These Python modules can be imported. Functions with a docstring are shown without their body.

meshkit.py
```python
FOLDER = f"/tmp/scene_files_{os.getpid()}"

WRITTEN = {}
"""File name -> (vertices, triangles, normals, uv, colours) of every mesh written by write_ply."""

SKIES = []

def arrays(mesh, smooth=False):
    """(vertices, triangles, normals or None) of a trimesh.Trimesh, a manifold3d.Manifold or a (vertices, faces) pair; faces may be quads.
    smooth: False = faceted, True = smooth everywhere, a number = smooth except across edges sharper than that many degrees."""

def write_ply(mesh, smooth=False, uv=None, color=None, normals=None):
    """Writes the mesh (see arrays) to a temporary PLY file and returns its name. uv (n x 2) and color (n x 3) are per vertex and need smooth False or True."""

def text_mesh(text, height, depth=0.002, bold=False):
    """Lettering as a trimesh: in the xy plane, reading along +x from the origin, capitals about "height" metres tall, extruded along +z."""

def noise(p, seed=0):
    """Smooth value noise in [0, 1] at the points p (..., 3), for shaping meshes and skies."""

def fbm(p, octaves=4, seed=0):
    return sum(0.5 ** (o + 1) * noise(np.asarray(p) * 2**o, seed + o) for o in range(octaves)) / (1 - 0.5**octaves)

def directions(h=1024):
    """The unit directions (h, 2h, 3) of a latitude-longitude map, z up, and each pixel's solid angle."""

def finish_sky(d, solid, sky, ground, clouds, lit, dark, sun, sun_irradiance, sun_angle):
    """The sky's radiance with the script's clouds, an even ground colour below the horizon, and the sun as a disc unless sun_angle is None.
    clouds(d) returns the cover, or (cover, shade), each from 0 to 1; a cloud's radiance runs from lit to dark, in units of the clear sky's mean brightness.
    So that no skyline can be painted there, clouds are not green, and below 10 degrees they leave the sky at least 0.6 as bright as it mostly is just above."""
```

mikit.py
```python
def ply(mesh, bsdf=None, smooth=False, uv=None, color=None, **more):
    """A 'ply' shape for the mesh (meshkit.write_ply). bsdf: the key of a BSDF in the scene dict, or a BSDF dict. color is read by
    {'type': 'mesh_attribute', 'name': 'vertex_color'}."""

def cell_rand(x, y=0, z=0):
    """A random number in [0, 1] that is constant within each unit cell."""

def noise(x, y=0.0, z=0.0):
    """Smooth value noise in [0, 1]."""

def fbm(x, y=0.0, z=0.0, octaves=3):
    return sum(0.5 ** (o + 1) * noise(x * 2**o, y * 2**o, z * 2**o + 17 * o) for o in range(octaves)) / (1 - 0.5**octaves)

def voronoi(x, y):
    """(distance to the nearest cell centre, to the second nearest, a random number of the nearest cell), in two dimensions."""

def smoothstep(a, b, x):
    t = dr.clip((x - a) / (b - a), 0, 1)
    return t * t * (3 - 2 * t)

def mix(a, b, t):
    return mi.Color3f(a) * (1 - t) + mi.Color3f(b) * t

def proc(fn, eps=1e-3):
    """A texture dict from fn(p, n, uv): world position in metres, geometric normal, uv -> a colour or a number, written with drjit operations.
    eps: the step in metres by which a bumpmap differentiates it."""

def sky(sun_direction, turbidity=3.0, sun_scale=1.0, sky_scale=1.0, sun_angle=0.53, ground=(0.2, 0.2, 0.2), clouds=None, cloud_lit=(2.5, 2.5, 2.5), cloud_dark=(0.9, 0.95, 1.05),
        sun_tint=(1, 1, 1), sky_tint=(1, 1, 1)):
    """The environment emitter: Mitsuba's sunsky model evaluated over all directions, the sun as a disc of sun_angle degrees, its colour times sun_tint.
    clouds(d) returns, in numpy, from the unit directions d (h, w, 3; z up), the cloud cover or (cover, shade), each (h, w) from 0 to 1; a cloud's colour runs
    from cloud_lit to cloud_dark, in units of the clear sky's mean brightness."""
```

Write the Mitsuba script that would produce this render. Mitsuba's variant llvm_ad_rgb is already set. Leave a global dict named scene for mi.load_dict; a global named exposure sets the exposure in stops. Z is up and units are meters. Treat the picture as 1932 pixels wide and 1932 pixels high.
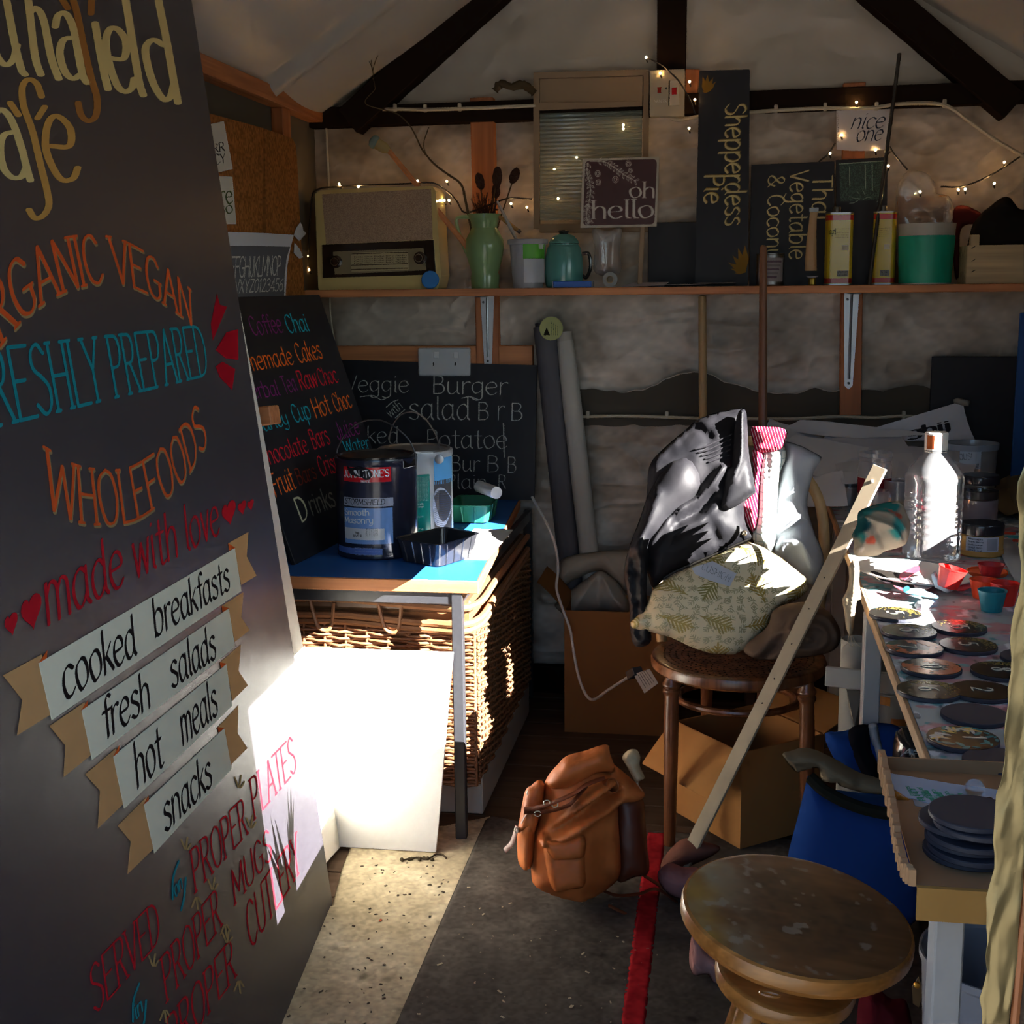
import math, random
import numpy as np, trimesh, manifold3d, shapely
import shapely.geometry as sg, shapely.affinity as sa
from shapely.ops import unary_union
from scipy.spatial import Delaunay
import drjit as dr, mitsuba as mi, mikit, meshkit
from mikit import noise, fbm, voronoi, cell_rand, smoothstep, mix

rng = np.random.default_rng(7)
T4 = mi.ScalarTransform4f
scene, labels = {}, {}

# ---------------------------------------------------------------- camera, sky, sun, exposure
# x runs to the right along the back wall, y into the shed, z up; the camera stands in the doorway at x = y = 0
FOC, CEN, CAMZ = 2454.0, 966.0, 1.32           # focal length and image centre in pixels of the 1932 frame
def unit(v): v = np.asarray(v, float); return v / np.linalg.norm(v)
_Y = unit([(1370 - CEN) / FOC, (530 - CEN) / FOC, 1])
_q = np.array([(11370 - CEN) / FOC, (430 - CEN) / FOC, 1]); _X = unit(_q - _Y * (_q @ _Y))
ROT = np.stack([_X, _Y, -np.cross(_Y, _X)])
if ROT[2, 1] > 0: ROT[2] *= -1
EYE = np.array([0, 0, CAMZ])
fwd, up = ROT @ [0, 0, 1], ROT @ [0, -1, 0]
scene['camera'] = {'type': 'perspective', 'fov': math.degrees(2 * math.atan(CEN / FOC)), 'fov_axis': 'x', 'near_clip': 0.02, 'far_clip': 200.0,
                   'to_world': T4().look_at(origin=EYE.tolist(), target=(EYE + fwd).tolist(), up=up.tolist())}
exposure = 1.65
SUN = unit([-1.0, 0.58, -0.60])                # the way the low sun shines: in through the window over the workbench
scene['sky'] = {**mikit.sky((-SUN).tolist(), turbidity=3.0, sun_scale=0.0, sky_scale=3.5, sky_tint=(0.90, 1.0, 1.10), ground=(0.15, 0.145, 0.14)), 'sampling_weight': 40.0}
scene['sun'] = {'type': 'directional', 'direction': SUN.tolist(), 'irradiance': {'type': 'rgb', 'value': [25.0, 23.8, 22.2]}, 'sampling_weight': 24.0}

# ---------------------------------------------------------------- measuring: the ray of a point of the frame, met with a plane of the shed
def ray(px, py): return unit(ROT @ np.array([(px - CEN) / FOC, (py - CEN) / FOC, 1.0]))
def aty(px, py, y): d = ray(px, py); return EYE + d * (y / d[1])
def atx(px, py, x): d = ray(px, py); return EYE + d * (x / d[0])
def atz(px, py, z): d = ray(px, py); return EYE + d * ((z - CAMZ) / d[2])

def Z(x0, y0, s, flat): return (np.asarray(flat, float).reshape(-1, 2) / s + [x0, y0]).ravel()      # a point list read from an enlarged crop

class Plane:
    """A plane with origin o, axes ux, uy and normal n; px(x, y) gives the plane's own metres for a point of the frame."""
    def __init__(s, o, ux, uy):
        s.o, s.ux = np.asarray(o, float), unit(ux)
        s.n = unit(np.cross(s.ux, uy)); s.uy = np.cross(s.n, s.ux)
        s.m = np.eye(4); s.m[:3, 0], s.m[:3, 1], s.m[:3, 2], s.m[:3, 3] = s.ux, s.uy, s.n, s.o
    def hit(s, px, py): d = ray(px, py); return EYE + d * (((s.o - EYE) @ s.n) / (d @ s.n))
    def px(s, px, py): w = s.hit(px, py) - s.o; return np.array([w @ s.ux, w @ s.uy])
    def pts(s, flat): a = np.asarray(flat, float).reshape(-1, 2); return np.array([s.px(*q) for q in a])
    def w(s, u, v, h=0.0): return s.o + s.ux * u + s.uy * v + s.n * h
    def put(s, mesh): m = mesh.copy(); m.apply_transform(s.m); return m
def wall(y): return Plane([0, y, 0], [1, 0, 0], [0, 0, 1])          # faces the camera
def level(z): return Plane([0, 0, z], [1, 0, 0], [0, 1, 0])

class Cyl:
    """The wall of an upright can: px(x, y) gives (arc length from the side facing the camera, height)."""
    def __init__(s, c, r): s.c, s.r = np.asarray(c, float), r; s.a0 = math.atan2(-s.c[1], -s.c[0])
    def px(s, px, py):
        d = ray(px, py); o = EYE - s.c; a = d[0] ** 2 + d[1] ** 2; b = o[0] * d[0] + o[1] * d[1]; c = o[0] ** 2 + o[1] ** 2 - s.r ** 2
        t = (-b - math.sqrt(max(b * b - a * c, 0))) / a; p = o + d * t
        return np.array([s.r * ((math.atan2(p[1], p[0]) - s.a0 + math.pi) % (2 * math.pi) - math.pi), p[2] + s.c[2]])
    def pts(s, flat): a = np.asarray(flat, float).reshape(-1, 2); return np.array([s.px(*q) for q in a])
    def put(s, mesh):
        m = mesh.copy(); v = m.vertices; a = s.a0 + v[:, 0] / s.r; rr = s.r + v[:, 2]
        m.vertices = np.c_[s.c[0] + rr * np.cos(a), s.c[1] + rr * np.sin(a), s.c[2] + v[:, 1]]; return m
    def patch(s, u0, u1, z0, z1, h=0.0004, n=14):
        u = np.linspace(u0, u1, n); return s.put(sheet(np.stack([np.tile(u, (2, 1)), np.repeat([[z0], [z1]], n, 1), np.full((2, n), h)], -1)))

# ---------------------------------------------------------------- colours and materials
def C(h):
    v = np.array([int(h[i:i + 2], 16) for i in (1, 3, 5)]) / 255.0
    return np.where(v <= 0.04045, v / 12.92, ((v + 0.055) / 1.055) ** 2.4)
def K(h): return tuple(float(x) for x in C(h))
def tint(h, k): r, g, b = K(h); return mi.Color3f(r * k, g * k, b * k)
def rgb(c): return {'type': 'rgb', 'value': [float(x) for x in (C(c) if isinstance(c, str) else c)]}
VC = {'type': 'mesh_attribute', 'name': 'vertex_color'}
def mat(name, color=VC, rough=0.6, bump=None, bscale=0.002, beps=1e-3, **kw):
    if isinstance(color, str) or isinstance(color, (tuple, list, np.ndarray)): color = rgb(color)
    b = {'type': 'diffuse', 'reflectance': color} if rough >= 0.85 else {'type': 'principled', 'base_color': color, 'roughness': rough, **kw}
    if bump is not None: b = {'type': 'bumpmap', 'arbitrary': mikit.proc(bump, beps), 'scale': bscale, 'bsdf': b}
    scene[name] = {'type': 'twosided', 'bsdf': b}
    return name
def pmat(name, fn, rough=0.6, **kw): return mat(name, mikit.proc(fn), rough, **kw)
mat('matte', rough=0.9, specular=0.15); mat('satin', rough=0.45); mat('gloss', rough=0.16, specular=0.6); mat('metal', rough=0.32, metallic=1.0)
mat('cloth', rough=0.95); mat('leather', rough=0.5, specular=0.28)
mat('paper', rough=0.85, specular=0.2)
scene['glass'] = {'type': 'thindielectric', 'int_ior': 1.5}
scene['water'] = {'type': 'dielectric', 'int_ior': 1.333}
scene['clear_plastic'] = {'type': 'blendbsdf', 'weight': 0.13, 'a': {'type': 'thindielectric', 'int_ior': 1.5}, 'b': {'type': 'twosided', 'bsdf': {'type': 'diffuse', 'reflectance': rgb((0.75, 0.77, 0.8))}}}
scene['rib_glass'] = {'type': 'blendbsdf', 'weight': 0.38, 'a': {'type': 'thindielectric', 'int_ior': 1.5}, 'b': {'type': 'twosided', 'bsdf': {'type': 'diffuse', 'reflectance': rgb('#8a978c')}}}
scene['cling'] = {'type': 'blendbsdf', 'weight': 0.22, 'a': {'type': 'thindielectric', 'int_ior': 1.5}, 'b': {'type': 'twosided', 'bsdf': {'type': 'diffuse', 'reflectance': rgb((0.6, 0.6, 0.6))}}}

def grain(c1, c2, axis, s=1.0, knots=0.0):
    """Wood: streaks that run along the axis."""
    a, b = K(c1), K(c2)
    def fn(p, n, uv):
        q = [p.x, p.y, p.z]; l = q.pop('xyz'.index(axis))
        w = noise(q[0] * 75 * s, q[1] * 75 * s, l * 3 * s) * 0.65 + noise(q[0] * 260 * s, q[1] * 260 * s, l * 8 * s) * 0.35
        return mix(a, b, dr.clip(w * 1.4 - 0.2, 0, 1))
    return fn

# ---------------------------------------------------------------- scene entries
def _free(key):
    if key not in scene and key not in _roots: return key
    i = 1
    while f'{key}_{i:03d}' in scene or f'{key}_{i:03d}' in _roots: i += 1
    return f'{key}_{i:03d}'
_roots = set()
def add(key, mesh, m, color=None, smooth=35, uv=None):
    if isinstance(mesh, (list, tuple)): mesh = trimesh.util.concatenate([x for x in mesh if x is not None])
    if color is None and m in ('matte', 'satin', 'gloss', 'metal', 'cloth', 'paper'): color = '#808080'
    col = None
    if smooth is not False and smooth is not True and uv is None:
        vc = getattr(mesh, 'vc', None)
        if vc is None and not isinstance(color, np.ndarray):
            mesh = trimesh.graph.smooth_shade(mesh, angle=math.radians(smooth), facet_minarea=None)
        smooth = True
    if color is not None:
        col = np.tile(C(color), (len(mesh.vertices), 1)) if isinstance(color, str) else np.asarray(color)
        if col.ndim == 1: col = np.tile(col, (len(mesh.vertices), 1))
    scene[key] = mikit.ply(mesh, m, smooth=smooth, uv=uv, color=col)
    return key
def mottle(mesh, *layers, fine=0.0, ff=260):
    """Per-vertex colours: a first colour, then (colour, frequency, from, to, seed) laid over it where noise runs from one level to the other."""
    p = np.asarray(mesh.vertices); c = np.tile(C(layers[0]), (len(p), 1))
    for col, fr, lo, hi, seed in layers[1:]:
        t = np.clip((meshkit.fbm(p * fr, 3, seed) - lo) / (hi - lo), 0, 1)[:, None]; c = c + (C(col) - c) * t
    return c * (1 + fine * 2 * (meshkit.noise(p * ff, 5) - 0.5))[:, None] if fine else c
def thing(name, label, cat, group=None):
    key = _free(name); _roots.add(key); labels[key] = {'label': label, 'category': cat}
    if group: labels[key]['group'] = group
    return key
def part(parent, name, mesh, m, color=None, smooth=35, label=None, uv=None, stuff=False):
    key = add(_free(f'{parent}__{name}'), mesh, m, color, smooth, uv)
    if label or stuff: labels[key] = {**({'label': label} if label else {}), **({'kind': 'stuff'} if stuff else {})}
    return key
def soft(t, name, mesh, pal, m='leather', **kw): return part(t, name, mesh, m, mottle(mesh, *pal, fine=0.06), True, **kw)
def solo(name, label, cat, mesh, m, color=None, smooth=35, group=None, uv=None, stuff=False):
    key = thing(name, label, cat, group); add(key, mesh, m, color, smooth, uv)
    if stuff: labels[key]['kind'] = 'stuff'
    return key
def struct(name, mesh, m, color=None, smooth=35, label=None, uv=None):
    key = _free(name); add(key, mesh, m, color, smooth, uv); labels[key] = {'kind': 'structure', **({'label': label} if label else {})}
    return key

# ---------------------------------------------------------------- meshes
def TM(v, f): return trimesh.Trimesh(np.asarray(v, float), np.asarray(f, int), process=False)
def cat(*ms): return trimesh.util.concatenate(ms)
def mv(mesh, t=(0, 0, 0), rz=0.0, rx=0.0, ry=0.0, s=1.0):
    m = mesh.copy(); m.apply_scale(s)
    for a, ax in ((rx, [1, 0, 0]), (ry, [0, 1, 0]), (rz, [0, 0, 1])):
        if a: m.apply_transform(trimesh.transformations.rotation_matrix(math.radians(a), ax))
    m.apply_translation(t); return m
def hull(p): return trimesh.convex.convex_hull(np.asarray(p, float))
def cbox(sx, sy, sz, c=0.002):
    """A box about the origin with its edges chamfered by c."""
    c = min(c, sx / 2.2, sy / 2.2, sz / 2.2); p = []
    for a in (-1, 1):
        for b in (-1, 1):
            for d in (-1, 1):
                x, y, z = a * sx / 2, b * sy / 2, d * sz / 2
                p += [(x - a * c, y - b * c, z), (x - a * c, y, z - d * c), (x, y - b * c, z - d * c)]
    return hull(p)
def bx(x0, x1, y0, y1, z0, z1, c=0.002): return mv(cbox(x1 - x0, y1 - y0, z1 - z0, c), ((x0 + x1) / 2, (y0 + y1) / 2, (z0 + z1) / 2))
def beam(a, b, w, h, upv=(0, 0, 1), c=0.002):
    """A bar from a to b, w wide and h high."""
    a, b = np.asarray(a, float), np.asarray(b, float); z = unit(b - a); x = unit(np.cross(upv, z)); y = np.cross(z, x)
    m = cbox(w, h, np.linalg.norm(b - a), c); t = np.eye(4); t[:3, 0], t[:3, 1], t[:3, 2], t[:3, 3] = x, y, z, (a + b) / 2
    m.apply_transform(t); return m
def spline(pts, n=8, closed=False):
    p = np.asarray(pts, float)
    if len(p) < 3: return p
    q = np.vstack([p[-1], p, p[:2]]) if closed else np.vstack([2 * p[0] - p[1], p, 2 * p[-1] - p[-2]])
    out = []
    for i in range(1, len(q) - 2):
        for t in np.arange(n) / n:
            a, b, c, d = q[i - 1:i + 3]
            out.append(0.5 * (2 * b + (c - a) * t + (2 * a - 5 * b + 4 * c - d) * t * t + (3 * b - a - 3 * c + d) * t ** 3))
    if not closed: out.append(p[-1])
    return np.array(out)
def tube(path, r, n=8, caps=True, flat=1.0, closed=False):
    """A round (or flattened) tube along the path; r a number or one per point."""
    p = np.asarray(path, float); k = len(p); r = np.broadcast_to(np.asarray(r, float), (k,))
    t = np.gradient(p, axis=0) if not closed else np.roll(p, -1, 0) - np.roll(p, 1, 0)
    t /= np.linalg.norm(t, axis=1, keepdims=True) + 1e-12
    u = np.cross(t[0], [0, 0, 1.0]); u = unit(u if np.linalg.norm(u) > 1e-3 else np.cross(t[0], [1.0, 0, 0]))
    rings = []; a = np.arange(n) / n * 2 * np.pi
    for i in range(k):
        u = unit(u - t[i] * (u @ t[i])); w = np.cross(t[i], u)
        rings.append(p[i] + r[i] * (np.cos(a)[:, None] * u + flat * np.sin(a)[:, None] * w))
    v = np.vstack(rings); f = []
    for i in range(k if closed else k - 1):
        o, o2 = i * n, ((i + 1) % k) * n
        for j in range(n):
            j2 = (j + 1) % n; f += [(o + j, o + j2, o2 + j2), (o + j, o2 + j2, o2 + j)]
    if caps and not closed:
        v = np.vstack([v, p[0], p[-1]]); c0, c1 = len(v) - 2, len(v) - 1
        for j in range(n): f += [(c0, (j + 1) % n, j), (c1, (k - 1) * n + j, (k - 1) * n + (j + 1) % n)]
    return TM(v, f)
def rod(a, b, r, n=12, r2=None): return tube([a, b], [r, r if r2 is None else r2], n)
def lathe(prof, n=40, t=(0, 0, 0)):
    """A turned shape from (radius, height) points, from bottom to top."""
    p = np.asarray(prof, float); a = np.arange(n) / n * 2 * np.pi; v, f = [], []
    for r, z in p: v.append(np.c_[r * np.cos(a), r * np.sin(a), np.full(n, z)])
    v = np.vstack(v)
    for i in range(len(p) - 1):
        for j in range(n):
            j2 = (j + 1) % n; q = [i * n + j, i * n + j2, (i + 1) * n + j2, (i + 1) * n + j]
            if p[i][0] > 1e-6: f.append((q[0], q[1], q[2]))
            if p[i + 1][0] > 1e-6: f.append((q[0], q[2], q[3]))
            elif p[i][0] <= 1e-6: pass
    m = TM(v, f); m.merge_vertices(); m.apply_translation(t); return m
def shell(prof, th, n=40, t=(0, 0, 0)):
    """An open pot: the outside profile from bottom centre to rim, with wall thickness th."""
    p = [tuple(q) for q in prof]; inner = [(max(r - th, 0), z + (th if i == 0 or r < 1e-6 else 0)) for i, (r, z) in enumerate(p)]
    inner[1] = (max(p[1][0] - th, 0), p[1][1] + th) if p[0][0] < 1e-6 else inner[1]
    return lathe(p + inner[::-1], n, t)
def poly(pts): 
    g = sg.Polygon(np.asarray(pts, float).reshape(-1, 2)); return g if g.is_valid else g.buffer(0)
def ext(g, d, z=0.0):
    """Extrudes flat shapes to the thickness d."""
    gs = [q for q in getattr(g, 'geoms', [g]) if q.geom_type == 'Polygon' and q.area > 1e-12]
    if not gs: return None
    m = cat(*[trimesh.creation.extrude_polygon(q, d, engine='earcut') for q in gs]); m.apply_translation([0, 0, z]); return m
def sheet(P, closed_u=False, thick=0.0):
    """A surface through the grid of points P (nv, nu, 3); with a thickness, a solid."""
    P = np.asarray(P, float); nv, nu = P.shape[:2]; f = []
    idx = lambda i, j: i * nu + j % nu
    for i in range(nv - 1):
        for j in range(nu if closed_u else nu - 1): f += [(idx(i, j), idx(i, j + 1), idx(i + 1, j + 1)), (idx(i, j), idx(i + 1, j + 1), idx(i + 1, j))]
    m = TM(P.reshape(-1, 3), f)
    if thick:
        n = m.vertex_normals; k = len(m.vertices); f = np.array(f); e = []
        ring = [idx(0, j) for j in range(nu)] + [idx(i, nu - 1) for i in range(1, nv)] + [idx(nv - 1, j) for j in range(nu - 2, -1, -1)] + [idx(i, 0) for i in range(nv - 2, 0, -1)]
        for a, b in zip(ring, ring[1:] + ring[:1]): e += [(b, a, a + k), (b, a + k, b + k)]
        m = TM(np.vstack([m.vertices, m.vertices - n * thick]), np.vstack([f, f[:, ::-1] + k, e]))
    return m
def ngrid(P, amp, freq, seed=0, octaves=3):
    """Moves points by smooth noise."""
    import meshkit
    P = np.asarray(P, float); return np.stack([meshkit.fbm(P * freq + 31 * k + seed * 7.3, octaves) - 0.5 for k in range(3)], -1) * 2 * amp
def puff(pl, outline, front=0.03, back=0.02, edge=0.04, res=0.01, ridges=(), rough=0.0, rfreq=25, lift=None, px=True, smooth_outline=True, power=0.5):
    """A soft solid: an outline on the plane pl swollen to both sides, with folds (polyline, height, width) raised or sunk on its front."""
    import meshkit
    o = pl.pts(outline) if px else np.asarray(outline, float).reshape(-1, 2)
    if smooth_outline: o = spline(o, 6, closed=True)
    g = poly(o)
    if g.geom_type != 'Polygon': g = max(g.geoms, key=lambda q: q.area)
    L = g.exterior.length; k = max(24, int(L / res)); b = np.array([g.exterior.interpolate(i / k, normalized=True).coords[0] for i in range(k)])
    x0, y0, x1, y1 = g.bounds; X, Yy = np.meshgrid(np.arange(x0, x1, res), np.arange(y0, y1, res * 0.87)); X = X + (np.arange(len(X)) % 2)[:, None] * res / 2
    q = np.c_[X.ravel(), Yy.ravel()]; q = q[shapely.contains_xy(g.buffer(-res * 0.5), q[:, 0], q[:, 1])]
    p = np.vstack([b, q]); tri = Delaunay(p).simplices; c = p[tri].mean(1); tri = tri[shapely.contains_xy(g, c[:, 0], c[:, 1])]
    a2 = p[tri]; s = (a2[:, 1, 0] - a2[:, 0, 0]) * (a2[:, 2, 1] - a2[:, 0, 1]) - (a2[:, 1, 1] - a2[:, 0, 1]) * (a2[:, 2, 0] - a2[:, 0, 0]); tri = tri[np.abs(s) > 1e-12]; s = s[np.abs(s) > 1e-12]
    tri[s < 0] = tri[s < 0][:, ::-1]
    d = shapely.distance(shapely.points(p), g.exterior); d[:k] = 0
    e = np.clip(d / edge, 0, 1); prof = (1 - (1 - e) ** 2) ** power
    h = front * prof
    for line, amp, wid in ridges:
        ln = pl.pts(line) if px else np.asarray(line, float).reshape(-1, 2); dd = shapely.distance(shapely.points(p), sg.LineString(spline(ln, 6)))
        h = h + amp * np.exp(-(dd / wid) ** 2) * np.clip(prof * 1.5, 0, 1)
    if rough: h = h + rough * (meshkit.fbm(np.c_[p * rfreq, np.zeros(len(p))], 3) - 0.5) * 2 * np.clip(prof * 1.5, 0, 1)
    li = lift(p) if lift is not None else 0.0
    nb = len(p); zb = -back * prof
    v = np.vstack([np.c_[p, h + li], np.c_[p, zb + li]]); f2 = tri[:, ::-1] + nb; f2 = np.where(f2 - nb < k, f2 - nb, f2)
    m = TM(v, np.vstack([tri, f2])); m.remove_unreferenced_vertices(); m.apply_transform(pl.m); return m

# ---------------------------------------------------------------- hand lettering: a stroke alphabet drawn with a broad nib
GL = {
'a': (44, '~34 42 22 50 8 40 4 20 12 1 24 4 34 20|34 50 34 6 40 0'), 'b': (44, '6 75 6 0|~6 36 18 50 32 46 38 26 30 4 16 0 6 8'), 'c': (38, '~34 42 22 50 8 42 4 22 12 2 24 0 35 9'),
'd': (44, '~34 40 22 50 8 40 4 20 12 1 24 3 34 18|34 75 34 6 40 0'), 'e': (40, '~5 26 33 30 30 46 18 50 6 38 4 18 14 1 26 1 35 9'), 'f': (28, '~32 70 24 75 16 66 16 40 16 0|4 48 28 48'),
'g': (42, '~34 42 22 50 8 42 4 24 12 6 24 8 34 22|~34 50 34 10 32 -16 18 -24 4 -17'), 'h': (42, '6 75 6 0|~6 34 18 49 30 46 34 32 34 0'), 'i': (18, '8 50 8 4 13 0|8 66 8 68'),
'j': (18, '~10 50 10 -8 4 -22 -6 -22|10 66 10 68'), 'k': (36, '6 75 6 0|30 48 7 22|14 28 34 0'), 'l': (18, '8 75 8 6 14 0'),
'm': (58, '6 50 6 0|~6 34 15 49 25 46 28 34 28 0|~28 34 37 49 47 46 50 34 50 0'), 'n': (42, '6 50 6 0|~6 34 18 49 30 46 34 32 34 0'), 'o': (42, '~20 50 6 40 4 22 12 2 20 0 34 10 37 28 30 46 20 50'),
'p': (43, '6 50 6 -24|~6 36 18 50 32 46 38 26 30 4 16 0 6 8'), 'q': (43, '~34 40 22 50 8 40 4 20 12 1 24 3 34 18|34 50 34 -24'), 'r': (30, '6 50 6 0|~6 32 14 46 24 50 28 46'),
's': (36, '~30 43 20 50 8 44 8 34 20 27 30 18 28 4 16 0 4 7'), 't': (30, '~14 68 14 12 18 0 28 3|3 49 26 49'), 'u': (44, '~6 50 6 14 12 1 22 2 33 16|34 50 34 6 40 0'), 'v': (36, '4 50 18 0 32 50'),
'w': (52, '4 50 14 0 26 46 38 0 48 50'), 'x': (36, '5 50 32 0|31 50 4 0'), 'y': (42, '~5 50 6 20 14 4 26 6 33 18|~34 50 33 0 28 -18 16 -24 4 -18'), 'z': (36, '5 48 31 48 4 1 32 1'),
'A': (48, '3 0 24 72 45 0|11 26 37 26'), 'B': (44, '7 72 7 0|~7 72 28 70 34 56 26 41 7 39|~7 39 30 37 38 20 30 3 7 0'), 'C': (46, '~40 60 28 72 12 64 5 36 12 8 28 0 42 12'), 'D': (48, '7 72 7 0|~7 72 28 68 42 50 42 22 28 4 7 0'),
'E': (42, '38 72 7 72 7 0 38 0|7 38 30 38'), 'F': (40, '38 72 7 72 7 0|7 38 30 38'), 'G': (48, '~40 60 28 72 12 64 5 36 12 8 28 0 40 10 40 30|26 32 44 32'), 'H': (48, '7 72 7 0|41 72 41 0|7 37 41 37'), 'I': (16, '8 72 8 0'),
'J': (34, '~26 72 26 18 18 1 8 3 3 16'), 'K': (44, '7 72 7 0|38 72 8 32|16 42 40 0'), 'L': (38, '7 72 7 0 36 0'), 'M': (58, '6 0 9 72 29 16 49 72 52 0'), 'N': (48, '7 0 7 72 41 0 41 72'),
'O': (52, '~26 72 9 60 5 34 14 6 26 0 40 8 47 36 40 64 26 72'), 'P': (42, '7 72 7 0|~7 72 30 70 37 54 28 37 7 34'), 'R': (44, '7 72 7 0|~7 72 30 70 36 55 28 39 7 36|20 37 40 0'), 'S': (42, '~36 62 24 72 9 64 9 48 24 38 37 26 35 8 20 0 5 11'),
'T': (42, '3 72 39 72|21 72 21 0'), 'U': (48, '~7 72 7 20 14 3 24 0 36 5 41 22 41 72'), 'V': (46, '3 72 23 0 43 72'), 'W': (64, '3 72 16 0 32 62 48 0 61 72'), 'X': (44, '4 72 40 0|39 72 4 0'), 'Y': (44, '3 72 22 36 41 72|22 36 22 0'), 'Z': (42, '5 70 38 70 4 2 39 2'), 'Q': (52, '~26 72 9 60 5 34 14 6 26 0 40 8 47 36 40 64 26 72|30 18 48 -4'),
'0': (42, '~21 72 7 58 5 34 11 6 21 0 33 8 38 36 33 64 21 72'), '1': (26, '5 58 15 72 15 0'), '2': (42, '~6 58 14 71 28 70 35 54 26 34 5 1|5 1 38 1'), '3': (42, '~6 64 20 72 33 62 30 44 17 39|~17 39 34 33 37 16 26 1 12 0 4 8'),
'4': (42, '30 0 30 72 3 20 39 20'), '5': (42, '36 71 10 71 7 40|~7 40 22 45 36 34 36 14 24 1 10 1 3 9'), '6': (42, '~33 68 18 60 6 34 8 10 20 0 34 8 36 26 26 40 12 36 7 24'), '7': (40, '4 71 37 71 14 0'), '8': (42, '~21 38 9 48 9 64 21 72 33 64 33 48 21 38 7 26 6 10 21 0 36 10 35 26 21 38'), '9': (42, '~9 4 24 12 36 38 34 62 22 72 8 64 6 46 16 32 30 36 35 48'),
'&': (52, '~44 30 36 8 22 0 7 8 8 24 30 48 32 64 22 72 12 64 14 48 46 0'), "'": (12, '6 74 5 60'), '!': (16, '8 72 8 20|8 2 8 0'), '.': (14, '7 1 7 2'), '-': (26, '4 30 22 30'), '*': (22, '9 30 12 30'), ' ': (24, ''), '/': (30, '4 -4 26 74'), ',': (14, '8 3 4 -10')}
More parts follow.
